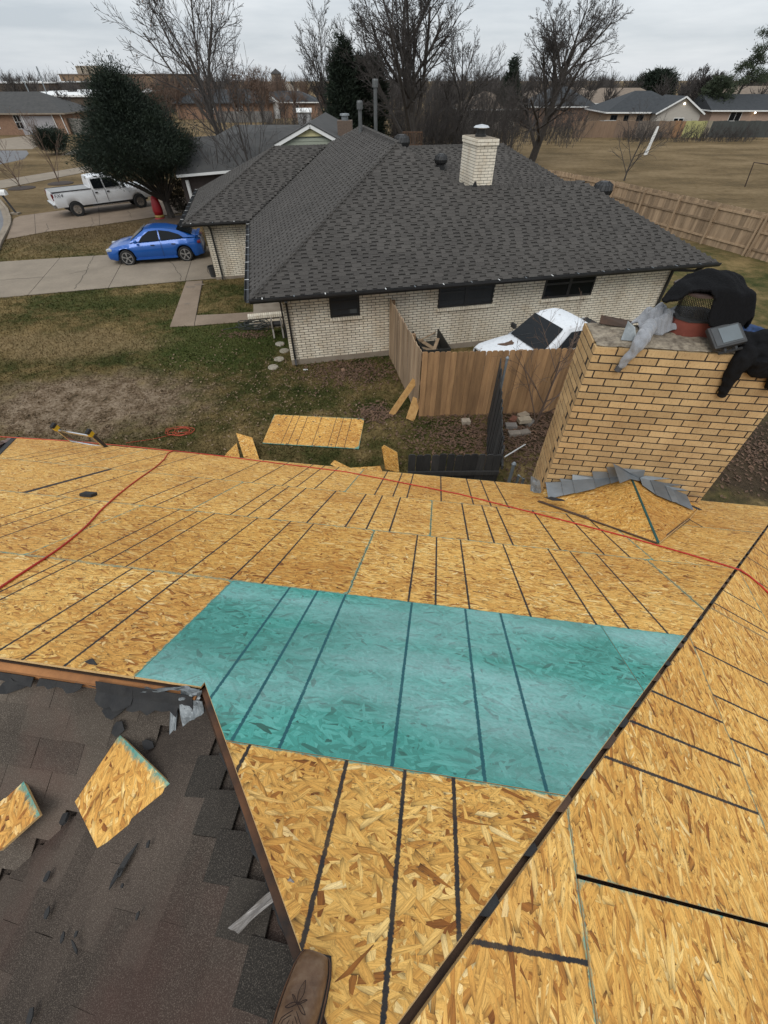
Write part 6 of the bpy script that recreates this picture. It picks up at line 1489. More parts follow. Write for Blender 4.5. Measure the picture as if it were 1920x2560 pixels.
ol = [(-.46, -.20), (-.38, -.27), (-.29, -.25), (-.20, -.21), (-.12, -.24), (-.05, -.33), (.06, -.37), (.18, -.385), (.28, -.35), (.38, -.28), (.46, -.10), (.46, .10), (.38, .26), (.22, .34), (.02, .32), (-.14, .24), (-.26, .14), (-.36, .02), (-.44, -.08)]
drape('jacket', [(cc[0]+x, cc[1]+y) for x, y in ol], jz, blk, 'black fleece jacket draped over the chimney cap screen', 'jacket', 80, .028, .034, 3, .010)
# second black garment hanging over the right part of the chimney front
sx0 = .10
kk = [('ball', W(2.98+sx0, CN0+.16, TOP+.05), (.22, .15, .07)), ('ball', W(3.20+sx0, CN0+.10, TOP+.09), (.26, .16, .10)), ('ball', W(3.06+sx0, CN0-.02, TOP-.02), (.22, .055, .11)), ('ball', W(3.16+sx0, CN0-.035, TOP-.10), (.20, .05, .15)), ('ball', W(3.36, CN0+.1, TOP+.06), (.2, .14, .09)),
      ('tube', [W(2.95+sx0, CN0+.02, TOP+.03), W(2.905+sx0, CN0-.04, TOP-.05), W(2.885+sx0, CN0-.05, TOP-.20), W(2.90+sx0, CN0-.048, TOP-.36), W(2.915+sx0, CN0-.046, TOP-.47)], [.10, .10, .075, .050, .043]), ('tube', [W(3.2+sx0, CN0-.02, TOP), W(3.28+sx0, CN0-.05, TOP-.14), W(3.32+sx0, CN0-.05, TOP-.34)], [.09, .08, .05]),
      ('tube', [W(3.06+sx0, CN0-.03, TOP-.03), W(3.08+sx0, CN0-.045, TOP-.2)], [.12, .06])]
cloth('black_shirt', kk, blk2, 'black knit garment hanging down the right side of the chimney front', 'shirt', .010, .022, .06)
kb = W(3.04, CN0+.30, TOP+.07)
cloth('blue_cloth', [('ball', kb, (.17, .07, .055)), ('ball', kb+ee*.15-en*.04-ez*.02, (.15, .08, .05)), ('ball', kb+ee*.05+en*.02+ez*.04, (.07, .05, .04)), ('tube', [kb-ee*.1+ez*.03, kb+ee*.1+ez*.05, kb+ee*.27-ez*.0], [.03, .04, .03])], pm('denim_blue', (.025, .06, .16), (.015, .03, .07), 30, .9), 'blue cloth bundled behind the work light on the chimney', 'cloth', .010, .022, .05)
# LED work light lying face up
wlc = TP(1812, 843, TOP+.10); wl_ = thing('work_light', wlc, 'black rectangular work light lying on the chimney crown', 'work light')
X_ = ee*math.cos(.35)+en*math.sin(.35); nrm_ = ez*.80-en*.55-ee*.10; nrm_ /= np.linalg.norm(nrm_); X_ = X_-nrm_*(X_@nrm_); X_ /= np.linalg.norm(X_); Y_ = np.cross(nrm_, X_)
m = MB(); m.box(wlc+nrm_*.02, X_*.150, Y_*.120, nrm_*.028); m.build('housing', M['plastic'], wl_, bevel=.012)
m = MB(); m.box(wlc+nrm_*.049, X_*.128, Y_*.100, nrm_*.004); m.build('bezel', pm('dark_grey_bezel', (.05, .053, .055), None, 8, .5), wl_, bevel=.004)
m = MB(); m.box(wlc+nrm_*.055+X_*.022, X_*.090, Y_*.080, nrm_*.002); m.build('lens', pm('grey_lens', (.12, .14, .15), (.10, .115, .12), 4, .12), wl_)
for s_ in (-1, 1):
    m = MB(); m.bar(wlc+X_*.05*s_-Y_*.12, wlc+X_*.05*s_-Y_*.16-nrm_*.01, .03, .035); m.build('clamp', M['plastic'], wl_)
m = MB(); m.bar(wlc-X_*.11-Y_*.155, wlc+X_*.11-Y_*.155, .018, .018); m.build('bracket', M['plastic'], wl_)
# grey sheet-metal off-cut under the sweatshirt, wire leaning
m = MB(); q0, q1, q2, q3 = TP(1552, 850, TOP+.005), TP(1592, 853, TOP+.005), TP(1588, 818, TOP+.11), TP(1570, 802, TOP+.15)
m.prism([q0, q1, q2, q3], en*.003); tag(m.build('metal_offcut', M['oldmetal']), 'dull grey metal off-cut propped beside the sweatshirt', 'sheet metal')
# ================================================================== trees
def grow(tb, cb, p, d, L, r, lev, maxlev, rng, P):
    n = 5 if lev < 2 else (3 if lev < maxlev else 2)
    pts, rad = [p], [r]; q = p.copy(); dd = d.copy()
    for i in range(n):
        dd = dd+np.array([rng.gauss(0, 1), rng.gauss(0, 1), rng.gauss(0, 1)])*P['wob']+V3(P['wind'], 0, P['trop']*(1 if lev else .5))
        dd /= np.linalg.norm(dd); q = q+dd*L/n; pts.append(q.copy()); rad.append(max(P['rmin'], r*(1-(i+1)/n*(.55 if lev < maxlev else .75))))
    sides = 7 if lev == 0 else (5 if lev == 1 else (4 if lev == 2 else 3))
    if lev >= 2:
        for a_ in range(n): P['sg'].append((pts[a_], pts[a_+1], rad[a_], rad[a_+1]))
    else: tb.tube(pts, rad, sides, cap=True)
    P['tips'].append(q)
    if lev >= maxlev: return
    nb = P['nb'][lev]
    for j in range(nb):
        t = (P['t0'] if lev == 0 else .25)+(1-(P['t0'] if lev == 0 else .25))*(j+rng.random())/nb
        k = min(n-1, int(t*n)); fr = t*n-k; b = pts[k]+(pts[k+1]-pts[k])*fr
        ax = pts[k+1]-pts[k]; ax /= np.linalg.norm(ax)
        ref = np.cross(ax, ez if abs(ax[2]) < .95 else V3(1, 0, 0)); ref /= np.linalg.norm(ref); bi = np.cross(ax, ref)
        phi = j*2.4+rng.random()*1.2; th = R(P['ang'][lev]+rng.uniform(-12, 12))
        nd = ax*math.cos(th)+(ref*math.cos(phi)+bi*math.sin(phi))*math.sin(th)
        f = P['len'][lev]*rng.uniform(.7, 1.15)*(1.15-.5*t if lev else 1.2-.45*t)
        grow(tb, cb, b, nd/np.linalg.norm(nd), L*f, max(P['rmin'], (r*(1-t*.55))*P['rf']), lev+1, maxlev, rng, P)
def bare_tree(name, base, h, label, seed, r=.2, lean=(0, 0), nb=(8, 6, 5, 4), ang=(42, 40, 38, 36), ln=(.62, .52, .48, .5), wob=.09, trop=.05, t0=.3, rmin=.010, rf=.55, wind=0., mats=None, group='bare winter trees', leaves=0, cat='tree', rough=1.):
    rng = random.Random(seed); tb, cb = MB(), MB(); base = np.asarray(base, float)
    P = dict(wob=wob, trop=trop, nb=nb, ang=ang, len=ln, t0=t0, rmin=rmin, rf=rf, wind=wind, tips=[], sg=[])
    grow(tb, cb, base-ez*.1, V3(lean[0], lean[1], 1.)/np.linalg.norm(V3(lean[0], lean[1], 1.)), h*.62, r, 0, len(nb), rng, P)
    if P['sg']: cb.segs([q[0] for q in P['sg']], [q[1] for q in P['sg']], [q[2] for q in P['sg']], [q[3] for q in P['sg']])
    root = thing(name, base, label, cat, group)
    mb, mc = mats or (M['bark'], M['twig'])
    tb.build('trunk', mb, root); 
    if cb.f: cb.build('crown', mc, root)
    if leaves:
        lb = MB()
        for q in rng.sample(P['tips'], min(leaves, len(P['tips']))):
            for _ in range(2):
                a = q+V3(rng.gauss(0, .12), rng.gauss(0, .12), rng.gauss(0, .12)); u_ = V3(rng.gauss(0, 1), rng.gauss(0, 1), rng.gauss(0, 1)); u_ /= np.linalg.norm(u_); v_ = np.cross(u_, ez); s_ = rng.uniform(.06, .11)
                lb.poly([a-u_*s_, a+v_*s_*.6, a+u_*s_, a-v_*s_*.6])
        lb.build('dead_leaves', M['deadleaf'], root)
    return root
def leafy(name, base, h, w, label, seed, mat, shape='cone', n=26000, leaf=.10, trunk_r=.16, gap=.0, clear=.8, group='evergreens', lean=(0, 0), shift=(0, 0), per=26):
    """evergreen: trunk, limbs, and many small sprays in clumps through an uneven crown"""
    rng = random.Random(seed); nr = np.random.default_rng(seed); base = np.asarray(base, float); root = thing(name, base, label, 'tree', group)
    tb = MB(); top = base+V3(lean[0]+shift[0], lean[1]+shift[1], h*.9); tb.tube([base-ez*.1+(top-base)*t*V3(t**.5, t**.5, 1)+V3(rng.gauss(0, .05), rng.gauss(0, .05), 0)*(t > 0) for t in np.linspace(0, 1, 8)], [trunk_r*(1-.85*t) for t in np.linspace(0, 1, 8)], 7)
    prof = {'cone': lambda t: (1-t)**.75*min(1, .55+t*3), 'round': lambda t: math.sqrt(max(0, 1-(2*t-1)**2)), 'column': lambda t: min(1, (t+.05)*6)*(1-t**3)**.8, 'egg': lambda t: math.sqrt(max(0, 1-(1.55*t-.62)**2)) if t < 1 else 0,
            'juniper': lambda t: (.62+.38*t/.22 if t < .22 else (1-(t-.22)/.78)**1.05)}[shape]
    ncl = n//per; cp_, od, cs_ = [], [], []
    while len(cp_) < ncl:
        t = rng.random()**.85; pf = prof(t)
        if rng.random() > pf+.12: continue
        a = rng.uniform(0, 2*math.pi); rr = w/2*pf*(.78+.26*math.sin(3*a+5*t+seed)*math.sin(11*t+2*a)+.20*rng.random())
        rad = rr*(rng.random()**.30)
        cpt = base+V3(shift[0]+lean[0]*t, shift[1]+lean[1]*t, 0)+V3(math.cos(a)*rad, math.sin(a)*rad, clear+(h-clear)*t+.12*rng.gauss(0, 1))
        if len(cp_) % 16 == 0 and rad > .3:
            tr_ = max(.15, t*.9); q0 = base+(top-base)*tr_*V3(tr_**.5, tr_**.5, 1); tb.tube([q0, (q0+cpt)/2+ez*.1, cpt], [trunk_r*.25, trunk_r*.15, .01], 4)
        o_ = V3(math.cos(a), math.sin(a), .75); cp_.append(cpt); od.append(o_/np.linalg.norm(o_)); cs_.append(rng.uniform(.10, .26)*(w/4)**.5)
    C = np.repeat(np.array(cp_), per, 0); O = np.repeat(np.array(od), per, 0); S_ = np.repeat(np.array(cs_), per)[:, None]
    al = np.minimum(nr.exponential(1., (len(C), 1)), 2.4); p = C+np.clip(nr.normal(0, 1, C.shape), -1.9, 1.9)*S_*np.array([[1, 1, .8]])+O*S_*al*1.1
    d = O+nr.normal(0, .45, C.shape); d /= np.linalg.norm(d, axis=1, keepdims=True); sd = np.cross(d, nr.normal(0, 1, C.shape)); sd /= (np.linalg.norm(sd, axis=1, keepdims=True)+1e-9)
    s_ = leaf*nr.uniform(.6, 1.5, (len(C), 1)); v = np.stack([p-sd*s_*.2, p+sd*s_*.2, p+d*s_*1.5], 1).reshape(-1, 3)
    lb = MB(); lb.v = [tuple(q) for q in v.tolist()]; lb.f = [tuple(q) for q in np.arange(len(v)).reshape(-1, 3).tolist()]; lb.m = [0]*len(lb.f)
    tb.build('trunk', M['bark'], root); lb.build('crown', mat, root)
    return root
# the big juniper by the truck
jb = G(432, 548); leafy('juniper_tree', jb+V3(0, 0, 0), 6.5, 6.8, 'large dark green juniper standing over the white truck', 3, M['cedarleaf'], 'juniper', 120000, .085, .22, clear=2.1, lean=(-.4, 0), shift=(-.75, .2), per=40)
# neighbours of the horizon
T3 = far(1040, 48); bare_tree('bare_tree', T3, 13.4, 'tallest many-limbed bare tree in the middle of the skyline', 11, .42, (.05, 0), (11, 9, 7, 6, 4), (34, 38, 36, 34, 34), (.80, .55, .5, .48, .5), .09, .07, .14, .009)
T4 = G(1326, 408); bare_tree('bare_tree', T4, 13.6, 'broad bare tree with a bird nest in the field at right', 23, .40, (.03, 0), (11, 9, 7, 6, 4), (44, 40, 38, 36, 34), (.62, .56, .5, .46, .5), .09, .085, .10, .009)
bn = T4+V3(.8, 0, 8.2); m = MB(); rng = random.Random(4)
for i in range(90):
    a = V3(rng.gauss(0, .22), rng.gauss(0, .22), rng.gauss(0, .13)); d_ = V3(rng.gauss(0, 1), rng.gauss(0, 1), rng.gauss(0, .3)); d_ /= np.linalg.norm(d_); m.tube([bn+a-d_*.25, bn+a+d_*.25], .014, 3, cap=False)
tag(m.build('bird_nest', M['bark']), 'dark twig nest high in the broad bare tree at right', 'nest')
T1 = far(556, 44); bare_tree('bare_tree', T1, 12.6, 'bare tree leaning left with a few dead leaves, behind the juniper', 31, .26, (-.42, 0), (9, 7, 6, 5), (26, 32, 34, 34), (.85, .6, .52, .5), .07, .05, .12, .012, leaves=260)
T2 = far(812, 58); bare_tree('bare_tree', T2, 10.6, 'upright bare tree left of the dark columnar evergreens', 41, .24, (-.06, 0), (11, 8, 7, 5), (34, 32, 32, 32), (.70, .58, .5, .5), .08, .06, .25, .012)
bare_tree('bare_tree', far(905, 62), 9.6, 'bare tree behind the columnar evergreens', 43, .24, (.05, 0), (10, 8, 6, 5), (34, 34, 34, 32), (.66, .56, .5, .5), .09, .05, .25, .012)
bare_tree('bare_tree', far(1150, 60), 10.6, 'bare tree between the two tallest trees on the skyline', 47, .26, (.05, 0), (10, 8, 6, 5), (36, 36, 34, 32), (.66, .56, .5, .5), .09, .05, .2, .012)
bare_tree('sapling', G(1560, 452), 5.4, 'small bare sapling with a white rag, inside the dry field', 51, .07, (.05, 0), (10, 6, 4), (50, 38, 34), (.9, .55, .5), .09, .04, .08, .008, group=None)
sp = G(1560, 452); m = MB(); crumple('white_rag', [sp+V3(.95, 0, 1.7), sp+V3(1.25, 0, 1.75), sp+V3(1.42, 0, 3.5), sp+V3(1.22, 0, 3.5)], M['white'], None, .05, 8, label=None); o = bpy.data.objects['white_rag']; tag(o, 'white rag caught upright in the bare sapling', 'rag')
bare_tree('bare_tree', far(600, 33), 7.4, 'thin multi-stemmed bare tree in front of the grey roof', 61, .07, (.0, 0), (12, 6, 5), (24, 32, 32), (.95, .5, .5), .07, .07, .02, .009, mats=(M['twig'], M['twig']))
bare_tree('bare_tree', far(500, 33), 5.6, 'slender bare sapling beside the juniper', 62, .05, (-.05, 0), (7, 5, 4), (24, 32, 32), (.85, .5, .5), .07, .07, .05, .009, mats=(M['twig'], M['twig']))
for i, (px, Y, h_, sd, lab, lv) in enumerate([(610, 88, 8.8, 71, 'brownish leafy-twigged tree left of the church tower', 1500), (640, 96, 9.0, 72, 'dark narrow tree just left of the church tower', 900), (140, 95, 6.2, 73, 'dense bare tree above the white flat roofs at far left', 0), (255, 80, 6.4, 74, 'brown bare tree beside the tan building at far left', 300), (300, 70, 7.6, 75, 'bare tree rising behind the juniper at left', 0), (400, 90, 7.2, 76, 'bare tree between the juniper and the leaning tree', 300), (1240, 78, 7.4, 77, 'bare tree in the thicket left of the broad tree', 0), (1480, 105, 7.4, 78, 'wind-swept bare tree above the dark roof at right', 0), (1590, 120, 7.4, 79, 'pale-trunked bare tree above the right-hand roofs', 0)]):
    bare_tree('bare_tree', far(px, Y), h_, lab, sd, .17, (random.uniform(-.05, .1), 0), (10, 7, 5, 4), (36, 36, 34, 32), (.62, .52, .5, .5), .09, .06, .2, .015, wind=.02 if px > 1400 else 0, leaves=lv, mats=(M['bark'], M['browntwig'] if lv else M['twig']))
bare_tree('bare_tree', far(1765, 100), 8.6, 'wide dark wind-swept tree above the two right-hand houses', 81, .34, (.10, 0), (18, 10, 8, 6), (58, 40, 34, 32), (.62, .55, .5, .5), .07, .05, .06, .022, wind=.045)
leafy('juniper_tree', far(858, 50), 8.3, 2.9, 'tall dark columnar evergreen left of the pair', 5, M['cedarleaf'], 'column', 30000, .16, .12, clear=.5)
leafy('juniper_tree', far(912, 52), 7.3, 4.0, 'shorter bushy dark evergreen right of the pair', 6, M['cedarleaf'], 'egg', 30000, .16, .12, clear=.5)
leafy('evergreen_tree', far(1645, 125), 6.6, 8.0, 'dark green evergreen mass left of the wind-swept tree', 7, M['cedarleaf'], 'round', 26000, .34, .2)
leafy('evergreen_tree', far(1280, 95), 8.0, 4.0, 'dark conifer top showing over the thicket', 8, M['cedarleaf'], 'cone', 10000, .24, .2)
# pine with clumped crown at far right
pb = far(1848, 98); pr = thing('pine_tree', pb, 'open-crowned pine with separate foliage clumps at the far right', 'tree', 'evergreens'); rng = random.Random(12)
tb, lb = MB(), MB(); tb.tube([pb, pb+V3(1.0, 0, 5), pb+V3(2.6, 0, 10.8)], [.22, .17, .06], 7)
for i in range(46):
    t = rng.uniform(.40, 1); b = pb+V3(2.6*t**1.3, 0, 10.8*t); e_ = b+V3(rng.uniform(-1.8, 3.4)*(1.3-t*.7), rng.uniform(-2, 2), rng.uniform(.2, 1.8)); tb.tube([b, e_], [.05, .02], 4)
    for j in range(150):
        p = e_+V3(rng.gauss(0, .42), rng.gauss(0, .42), rng.gauss(0, .24)); d_ = V3(rng.gauss(0, 1), rng.gauss(0, 1), rng.gauss(.6, 1)); d_ /= np.linalg.norm(d_); s_ = np.cross(d_, V3(0, 1, .2)); lb.poly([p-s_*.05, p+s_*.05, p+d_*.34])
tb.build('trunk', M['bark'], pr); lb.build('crown', M['pineleaf'], pr)
leafy('evergreen_tree', far(1808, 96), 6.0, 4.5, 'low evergreen under the open-crowned pine', 9, M['pineleaf'], 'round', 8000, .24, .14)
# front-yard shrubs at left
def shrub(px, h_, sd, label, spread, mats=None, name='crape_myrtle', cat='shrub', nb=(9, 5, 4), r=.05):
    return bare_tree(name, G(*px), h_, label, sd, r, (0, 0), nb, (spread, 28, 26), (1.0, .5, .5), .06, .05, .02, .008, mats=mats or (M['browntwig'], M['browntwig']), group='bare shrubs', cat=cat)
shrub((148, 458), 4.6, 91, 'larger vase-shaped bare shrub in a mulch ring by the truck', 36)
shrub((53, 470), 2.6, 92, 'smaller bare shrub in a mulch ring at the left edge', 40)
for q, r_ in (((152, 459), 1.0), ((55, 471), 1.0)):
    m = MB(); c = G(*q); m.lathe(c-ez*.05, [(r_, 0), (r_, .08), (r_*.8, .12), (.05, .14)], 20); tag(m.build('mulch_ring', pm('dark_mulch', (.05, .034, .025), (.03, .021, .016), 14, .95, .5)), kind='structure')
leafy('round_bush', G(142, 386), 2.0, 3.2, 'round dark evergreen bush behind the larger bare shrub', 10, M['cedarleaf'], 'round', 12000, .14, .1, clear=.3, group=None)
leafy('holly_bush', G(462, 540), 1.7, 1.6, 'leafy reddish bush between the juniper and the garage roof', 14, pm('bronze_foliage', (.05, .045, .025), (.035, .028, .018), 3, .85, fine=.3), 'round', 5000, .09, .05, clear=.1, group=None)
m = MB(); c = G(425, 552); m.lathe(c-ez*.05, [(1.3, 0), (1.25, .09), (.7, .13), (.05, .15)], 18); tag(m.build('mulch_bed', pm('bark_mulch', (.06, .04, .028), (.10, .07, .05), 14, .95, .5)), kind='structure')
# twiggy bush at the cedar fence
bare_tree('fence_shrub', V3(4.0, 9.35, 0), 3.1, 'leafless brown shrub spreading against the cedar fence', 95, .035, (.1, 0), (10, 5, 4), (42, 34, 32), (.95, .55, .5), .10, .03, .02, .0035, mats=(M['browntwig'], M['browntwig']), group=None, cat='shrub')
# thickets: twig masses nobody could count
def thicket(name, spots, hmin, hmax, seed, mat, label, stems=6):
    r = np.random.default_rng(seed); B = np.repeat(np.array(spots), stems, 0); n = len(B); B = B+r.normal(0, .5, (n, 3))*np.array([[1, 1, 0]]); h_ = r.uniform(hmin, hmax, (n, 1))*r.uniform(.55, 1, (n, 1))
    nrmz = lambda a: a/np.linalg.norm(a, axis=1, keepdims=True)
    d = nrmz(np.concatenate([r.normal(.06, .3, (n, 1)), r.normal(0, .2, (n, 1)), np.ones((n, 1))], 1)); E_ = B+d*h_; mid = (B+E_)/2+r.normal(0, .14, (n, 3))*np.array([[1, 1, 0]])
    cb = MB(); cb.segs(B, mid, .03, .02); cb.segs(mid, E_, .02, .007)
    for j in range(9):
        t = r.uniform(.25, .98, (n, 1)); q = np.where(t < .5, B+(mid-B)*t*2, mid+(E_-mid)*(t*2-1)); w_ = nrmz(d+np.concatenate([r.normal(.1, .65, (n, 1)), r.normal(0, .5, (n, 1)), r.normal(.2, .35, (n, 1))], 1)); q2 = q+w_*h_*.26*r.uniform(.5, 1.2, (n, 1)); cb.segs(q, q2, .012, .006)
        for k_ in range(3):
            w2 = nrmz(w_+r.normal(0, .5, (n, 3))+np.array([[.08, 0, .2]])); q3 = q+(q2-q)*r.uniform(.3, 1, (n, 1)); cb.segs(q3, q3+w2*h_*.12*r.uniform(.6, 1.3, (n, 1)), .008, .005)
    return tag(cb.build(name, mat), label, 'brush', kind='stuff')
rng = random.Random(5)
thicket('thicket', [far(rng.uniform(985, 1300), rng.uniform(52, 72)) for _ in range(120)], 3.0, 7.0, 1, M['twig'], 'grey leafless brush between the skyline trees')
thicket('thicket', [far(rng.uniform(1300, 1480), rng.uniform(70, 95)) for _ in range(45)], 1.8, 4.4, 2, M['twig'], 'grey leafless brush behind the broad tree at right')
thicket('hedge_brush', [far(rng.uniform(1600, 1960), rng.uniform(76, 79.5)) for _ in range(70)], .6, 2.0, 3, M['twig'], 'straggly brush along the far field fence', 5)
thicket('thicket', [far(rng.uniform(640, 860), rng.uniform(60, 85)) for _ in range(40)], 2.0, 4.6, 6, M['twig'], 'leafless brush behind the yellow gable')
def farwood(name, n, x0, x1, y0, y1, hmin, hmax, seed, mat, label):
    rng = random.Random(seed); r = np.random.default_rng(seed); B = np.array([far(rng.uniform(x0, x1), rng.uniform(y0, y1)) for _ in range(n)]); h_ = r.uniform(hmin, hmax, (n, 1)); nrmz = lambda a: a/np.linalg.norm(a, axis=1, keepdims=True)
    cb = MB(); cb.segs(B, B+np.concatenate([r.normal(.1, .3, (n, 1)), np.zeros((n, 1)), h_*.55], 1), .2, .1)
    for j in range(26):
        d = nrmz(np.concatenate([r.normal(.1, .5, (n, 1)), r.normal(0, .5, (n, 1)), r.uniform(.5, 1.3, (n, 1))], 1)); q = B+np.array([[0, 0, 1]])*h_*r.uniform(.2, .55, (n, 1)); q2 = q+d*h_*r.uniform(.22, .46, (n, 1)); cb.segs(q, q2, .07, .03)
        for k_ in range(5):
            w_ = nrmz(d+np.concatenate([r.normal(.08, .5, (n, 1)), np.zeros((n, 1)), r.normal(.25, .4, (n, 1))], 1)); q3 = q+(q2-q)*r.uniform(.3, 1, (n, 1)); cb.segs(q3, q3+w_*h_*.16, .03, .018)
    return tag(cb.build(name, mat), label, 'wood', kind='stuff')
farwood('far_wood', 330, -150, 2100, 130, 260, 5, 8.5, 11, M['twig'], 'distant leafless tree line along the horizon')
farwood('far_wood', 110, 960, 2100, 108, 150, 4.5, 7.5, 12, M['twig'], 'leafless trees among the houses at right')
farwood('far_wood', 90, 250, 1000, 105, 170, 4.5, 7.5, 13, M['browntwig'], 'brownish leafless trees behind the houses in the middle')
# ================================================================== far buildings
def simple_house(name, c, az, w, d, eave, rise, label, wallm, roofm, kind='hip', ov=.5, fascia=None, wins=(), doors=(), gable=None):
    """front faces local -y; w along x, d along y"""
    root = thing(name, c, label, 'house', 'houses in the distance', rz=az)
    m = MB(); m.box((0, 0, eave/2), (w/2, 0, 0), (0, d/2, 0), (0, 0, eave/2)); wall_ = m.build('wall', wallm, root)
    W2, D2 = w/2+ov, d/2+ov; m = MB(); hx = max(.3, W2-D2) if W2 > D2 else .0; hy = 0 if W2 > D2 else D2-W2
    if kind == 'hip': top = [(-hx, -hy, eave+rise), (hx, hy, eave+rise)]
    else: top = [(-W2, 0, eave+rise), (W2, 0, eave+rise)]
    b = [(-W2, -D2, eave), (W2, -D2, eave), (W2, D2, eave), (-W2, D2, eave)]
    m.add(b+top, [(0, 1, 5, 4), (2, 3, 4, 5), (1, 2, 5), (3, 0, 4)] if W2 > D2 or kind != 'hip' else [(0, 1, 4), (2, 3, 5), (1, 2, 5, 4), (3, 0, 4, 5)]); m.add([(x, y, z-.12) for x, y, z in b], [(3, 2, 1, 0)])
    rf_ = m.build('roof', roofm, root)
    m = MB()
    for p, q in zip(b, b[1:]+b[:1]): m.bar(V3(*p)-ez*.08, V3(*q)-ez*.08, .05, .16)
    m.build('fascia', fascia or M['white'], rf_)
    for (x, z, ww, hh, mt) in wins:
        m = MB(); m.box((x, -d/2-.02, z), (ww/2+.06, 0, 0), (0, .03, 0), (0, 0, hh/2+.06)); wn = m.build('window', mt or M['white'], root)
        m = MB(); m.box((x, -d/2-.055, z), (ww/2, 0, 0), (0, .006, 0), (0, 0, hh/2)); m.build('pane', M['glass'], wn)
        m = MB(); m.box((x, -d/2-.065, z), (.02, 0, 0), (0, .006, 0), (0, 0, hh/2)); m.box((x, -d/2-.066, z), (ww/2, 0, 0), (0, .006, 0), (0, 0, .02)); m.build('muntin', mt or M['white'], wn)
    for (x, ww, hh, mt) in doors:
        m = MB(); m.box((x, -d/2-.03, hh/2), (ww/2, 0, 0), (0, .03, 0), (0, 0, hh/2)); m.build('door', mt, root)
    if gable:
        gx, gw, gd, gz, gm = gable       # projecting front gable
        m = MB(); y0 = -d/2-gd; m.add([(gx-gw/2, y0, 0), (gx+gw/2, y0, 0), (gx+gw/2, y0, eave), (gx, y0, eave+gz), (gx-gw/2, y0, eave), (gx-gw/2, -d/2+.5, 0), (gx+gw/2, -d/2+.5, 0), (gx+gw/2, -d/2+.5, eave), (gx, -d/2+.5, eave+gz), (gx-gw/2, -d/2+.5, eave)], [(0, 1, 2, 3, 4), (0, 4, 9, 5), (1, 6, 7, 2)]); m.build('gable_wall', gm, root)
        m = MB()
        for s_ in (-1, 1): m.prism([(gx, y0-.4, eave+gz+.12), (gx+s_*(gw/2+.4), y0-.4, eave-.15), (gx+s_*(gw/2+.4), 0, eave-.15), (gx, 0, eave+gz+.12)], V3(0, 0, .06))
        m.build('gable_roof', roofm, root)
        m = MB()
        for s_ in (-1, 1): m.bar((gx, y0-.42, eave+gz+.10), (gx+s_*(gw/2+.42), y0-.42, eave-.16), .06, .18)
        m.build('bargeboard', M['white'], root)
        m = MB(); m.box((gx+.2, y0-.03, 1.35), (.75, 0, 0), (0, .03, 0), (0, 0, .55)); wn = m.build('window', M['white'], root)
        for s_ in (-.37, .37):
            m = MB(); m.box((gx+.2+s_, y0-.065, 1.35), (.32, 0, 0), (0, .006, 0), (0, 0, .48)); m.build('pane', M['glass'], wn)
    return root
cream = pm('cream_siding', (.42, .39, .34), (.37, .34, .30), 3, .8, stretch=(.5, .5, 8)); yel = pm('pale_yellow_siding', (.50, .46, .25), (.45, .41, .22), 5, .8, stretch=(.4, .4, 9)); grn = pm('grey_green_siding', (.27, .29, .23), (.23, .25, .20), 5, .8, stretch=(.4, .4, 9))
gd_ = pm('grey_garage_door', (.30, .29, .30), (.26, .25, .26), 3, .6)
bw_ = M['redbrick']
# house across the street at far left
lh = far(70, 92); gl_ = (G(60, 338)+G(148, 337))/2
lhs = simple_house('house', V3(gl_[0]-5.0, gl_[1]+4.5, 0), R(2), 19, 9.5, 2.5, 2.2, 'brown brick house with wide grey garage door at far left', bw_, M['farshingle'], wins=((2.3, 1.5, .9, 1.5, None), (-1.5, 1.5, 1.2, 1.4, None)), doors=((5.0, 5.2, 2.15, gd_),), fascia=M['foundation'])
for x in (3.1, 7.7, 9.0):
    m = MB(); m.bar((x, -4.85, 2.4), (x+.15, -4.85, .1), .09, .09, upv=V3(0, 1, 0)); m.build('downspout', M['white'], lhs)
gf = thing('grey_fence', G(200, 340), 'grey weathered board fence beside the far left house', 'fence'); fence(gf, G(178, 336), G(235, 343)+V3(4, -.5, 0), 1.9, pm('grey_fence_board', (.17, .16, .145), (.12, .115, .10), 1.5, .95, rand=.25, stretch=(6, 6, 1)), bw=.28, gap=.02, posts=False)
# next-door house behind the white one: low grey roofs, yellow gable, brown chimney
h2c = far(560, 41)
n2 = thing('grey_house', h2c, 'low house with broad grey roof and pale yellow gable behind the white house', 'house', 'houses in the distance')
def Q(px, py, Y): 
    w = ray(px, py); k = Y/w[1]; return CAMP+w*k
eL, eR = Q(440, 437, 31), Q(590, 424, 32.2); rL, rR = Q(452, 345, 35.5), Q(538, 340, 36.5)
m = MB(); rr2 = Q(700, 318, 42); rr3 = Q(640, 303, 43); fl = Q(700, 425, 33.2)
m.poly([eL, eR, fl, rR+V3(4, .5, .2), rR, rL]); m.poly([rL, rR, rR+V3(3, 9, -1.2), rL+V3(0, 9, -1.2)]); m.build('roof', M['farshingle'], n2)
q0, q1, q2, q3 = Q(536, 341, 36.6), Q(588, 312, 43), Q(690, 312, 44), Q(705, 385, 36)
m = MB(); m.poly([q0, q3, q2+V3(2, 0, 0), q1]); m.poly([q1, q2+V3(2, 0, 0), q2+V3(2, 8, -2.5), q1+V3(0, 8, -2.5)]); m.build('main_roof', M['farshingle'], n2)
m = MB(); w0, w1 = V3(eL[0], eL[1]+.5, 0), V3(fl[0], fl[1]+.5, 0); m.prism([w0, w1, w1+V3(0, 12, 0), w0+V3(0, 12, 0)], ez*(eL[2]-.1)); m.build('wall', pm('dark_brick', (.07, .055, .05), (.05, .04, .036), 6, .95), n2)  # wall in an even dark brick tone
m = MB(); m.bar(eL-ez*.07, eR-ez*.07, .1, .12); m.build('gutter', M['white'], n2)
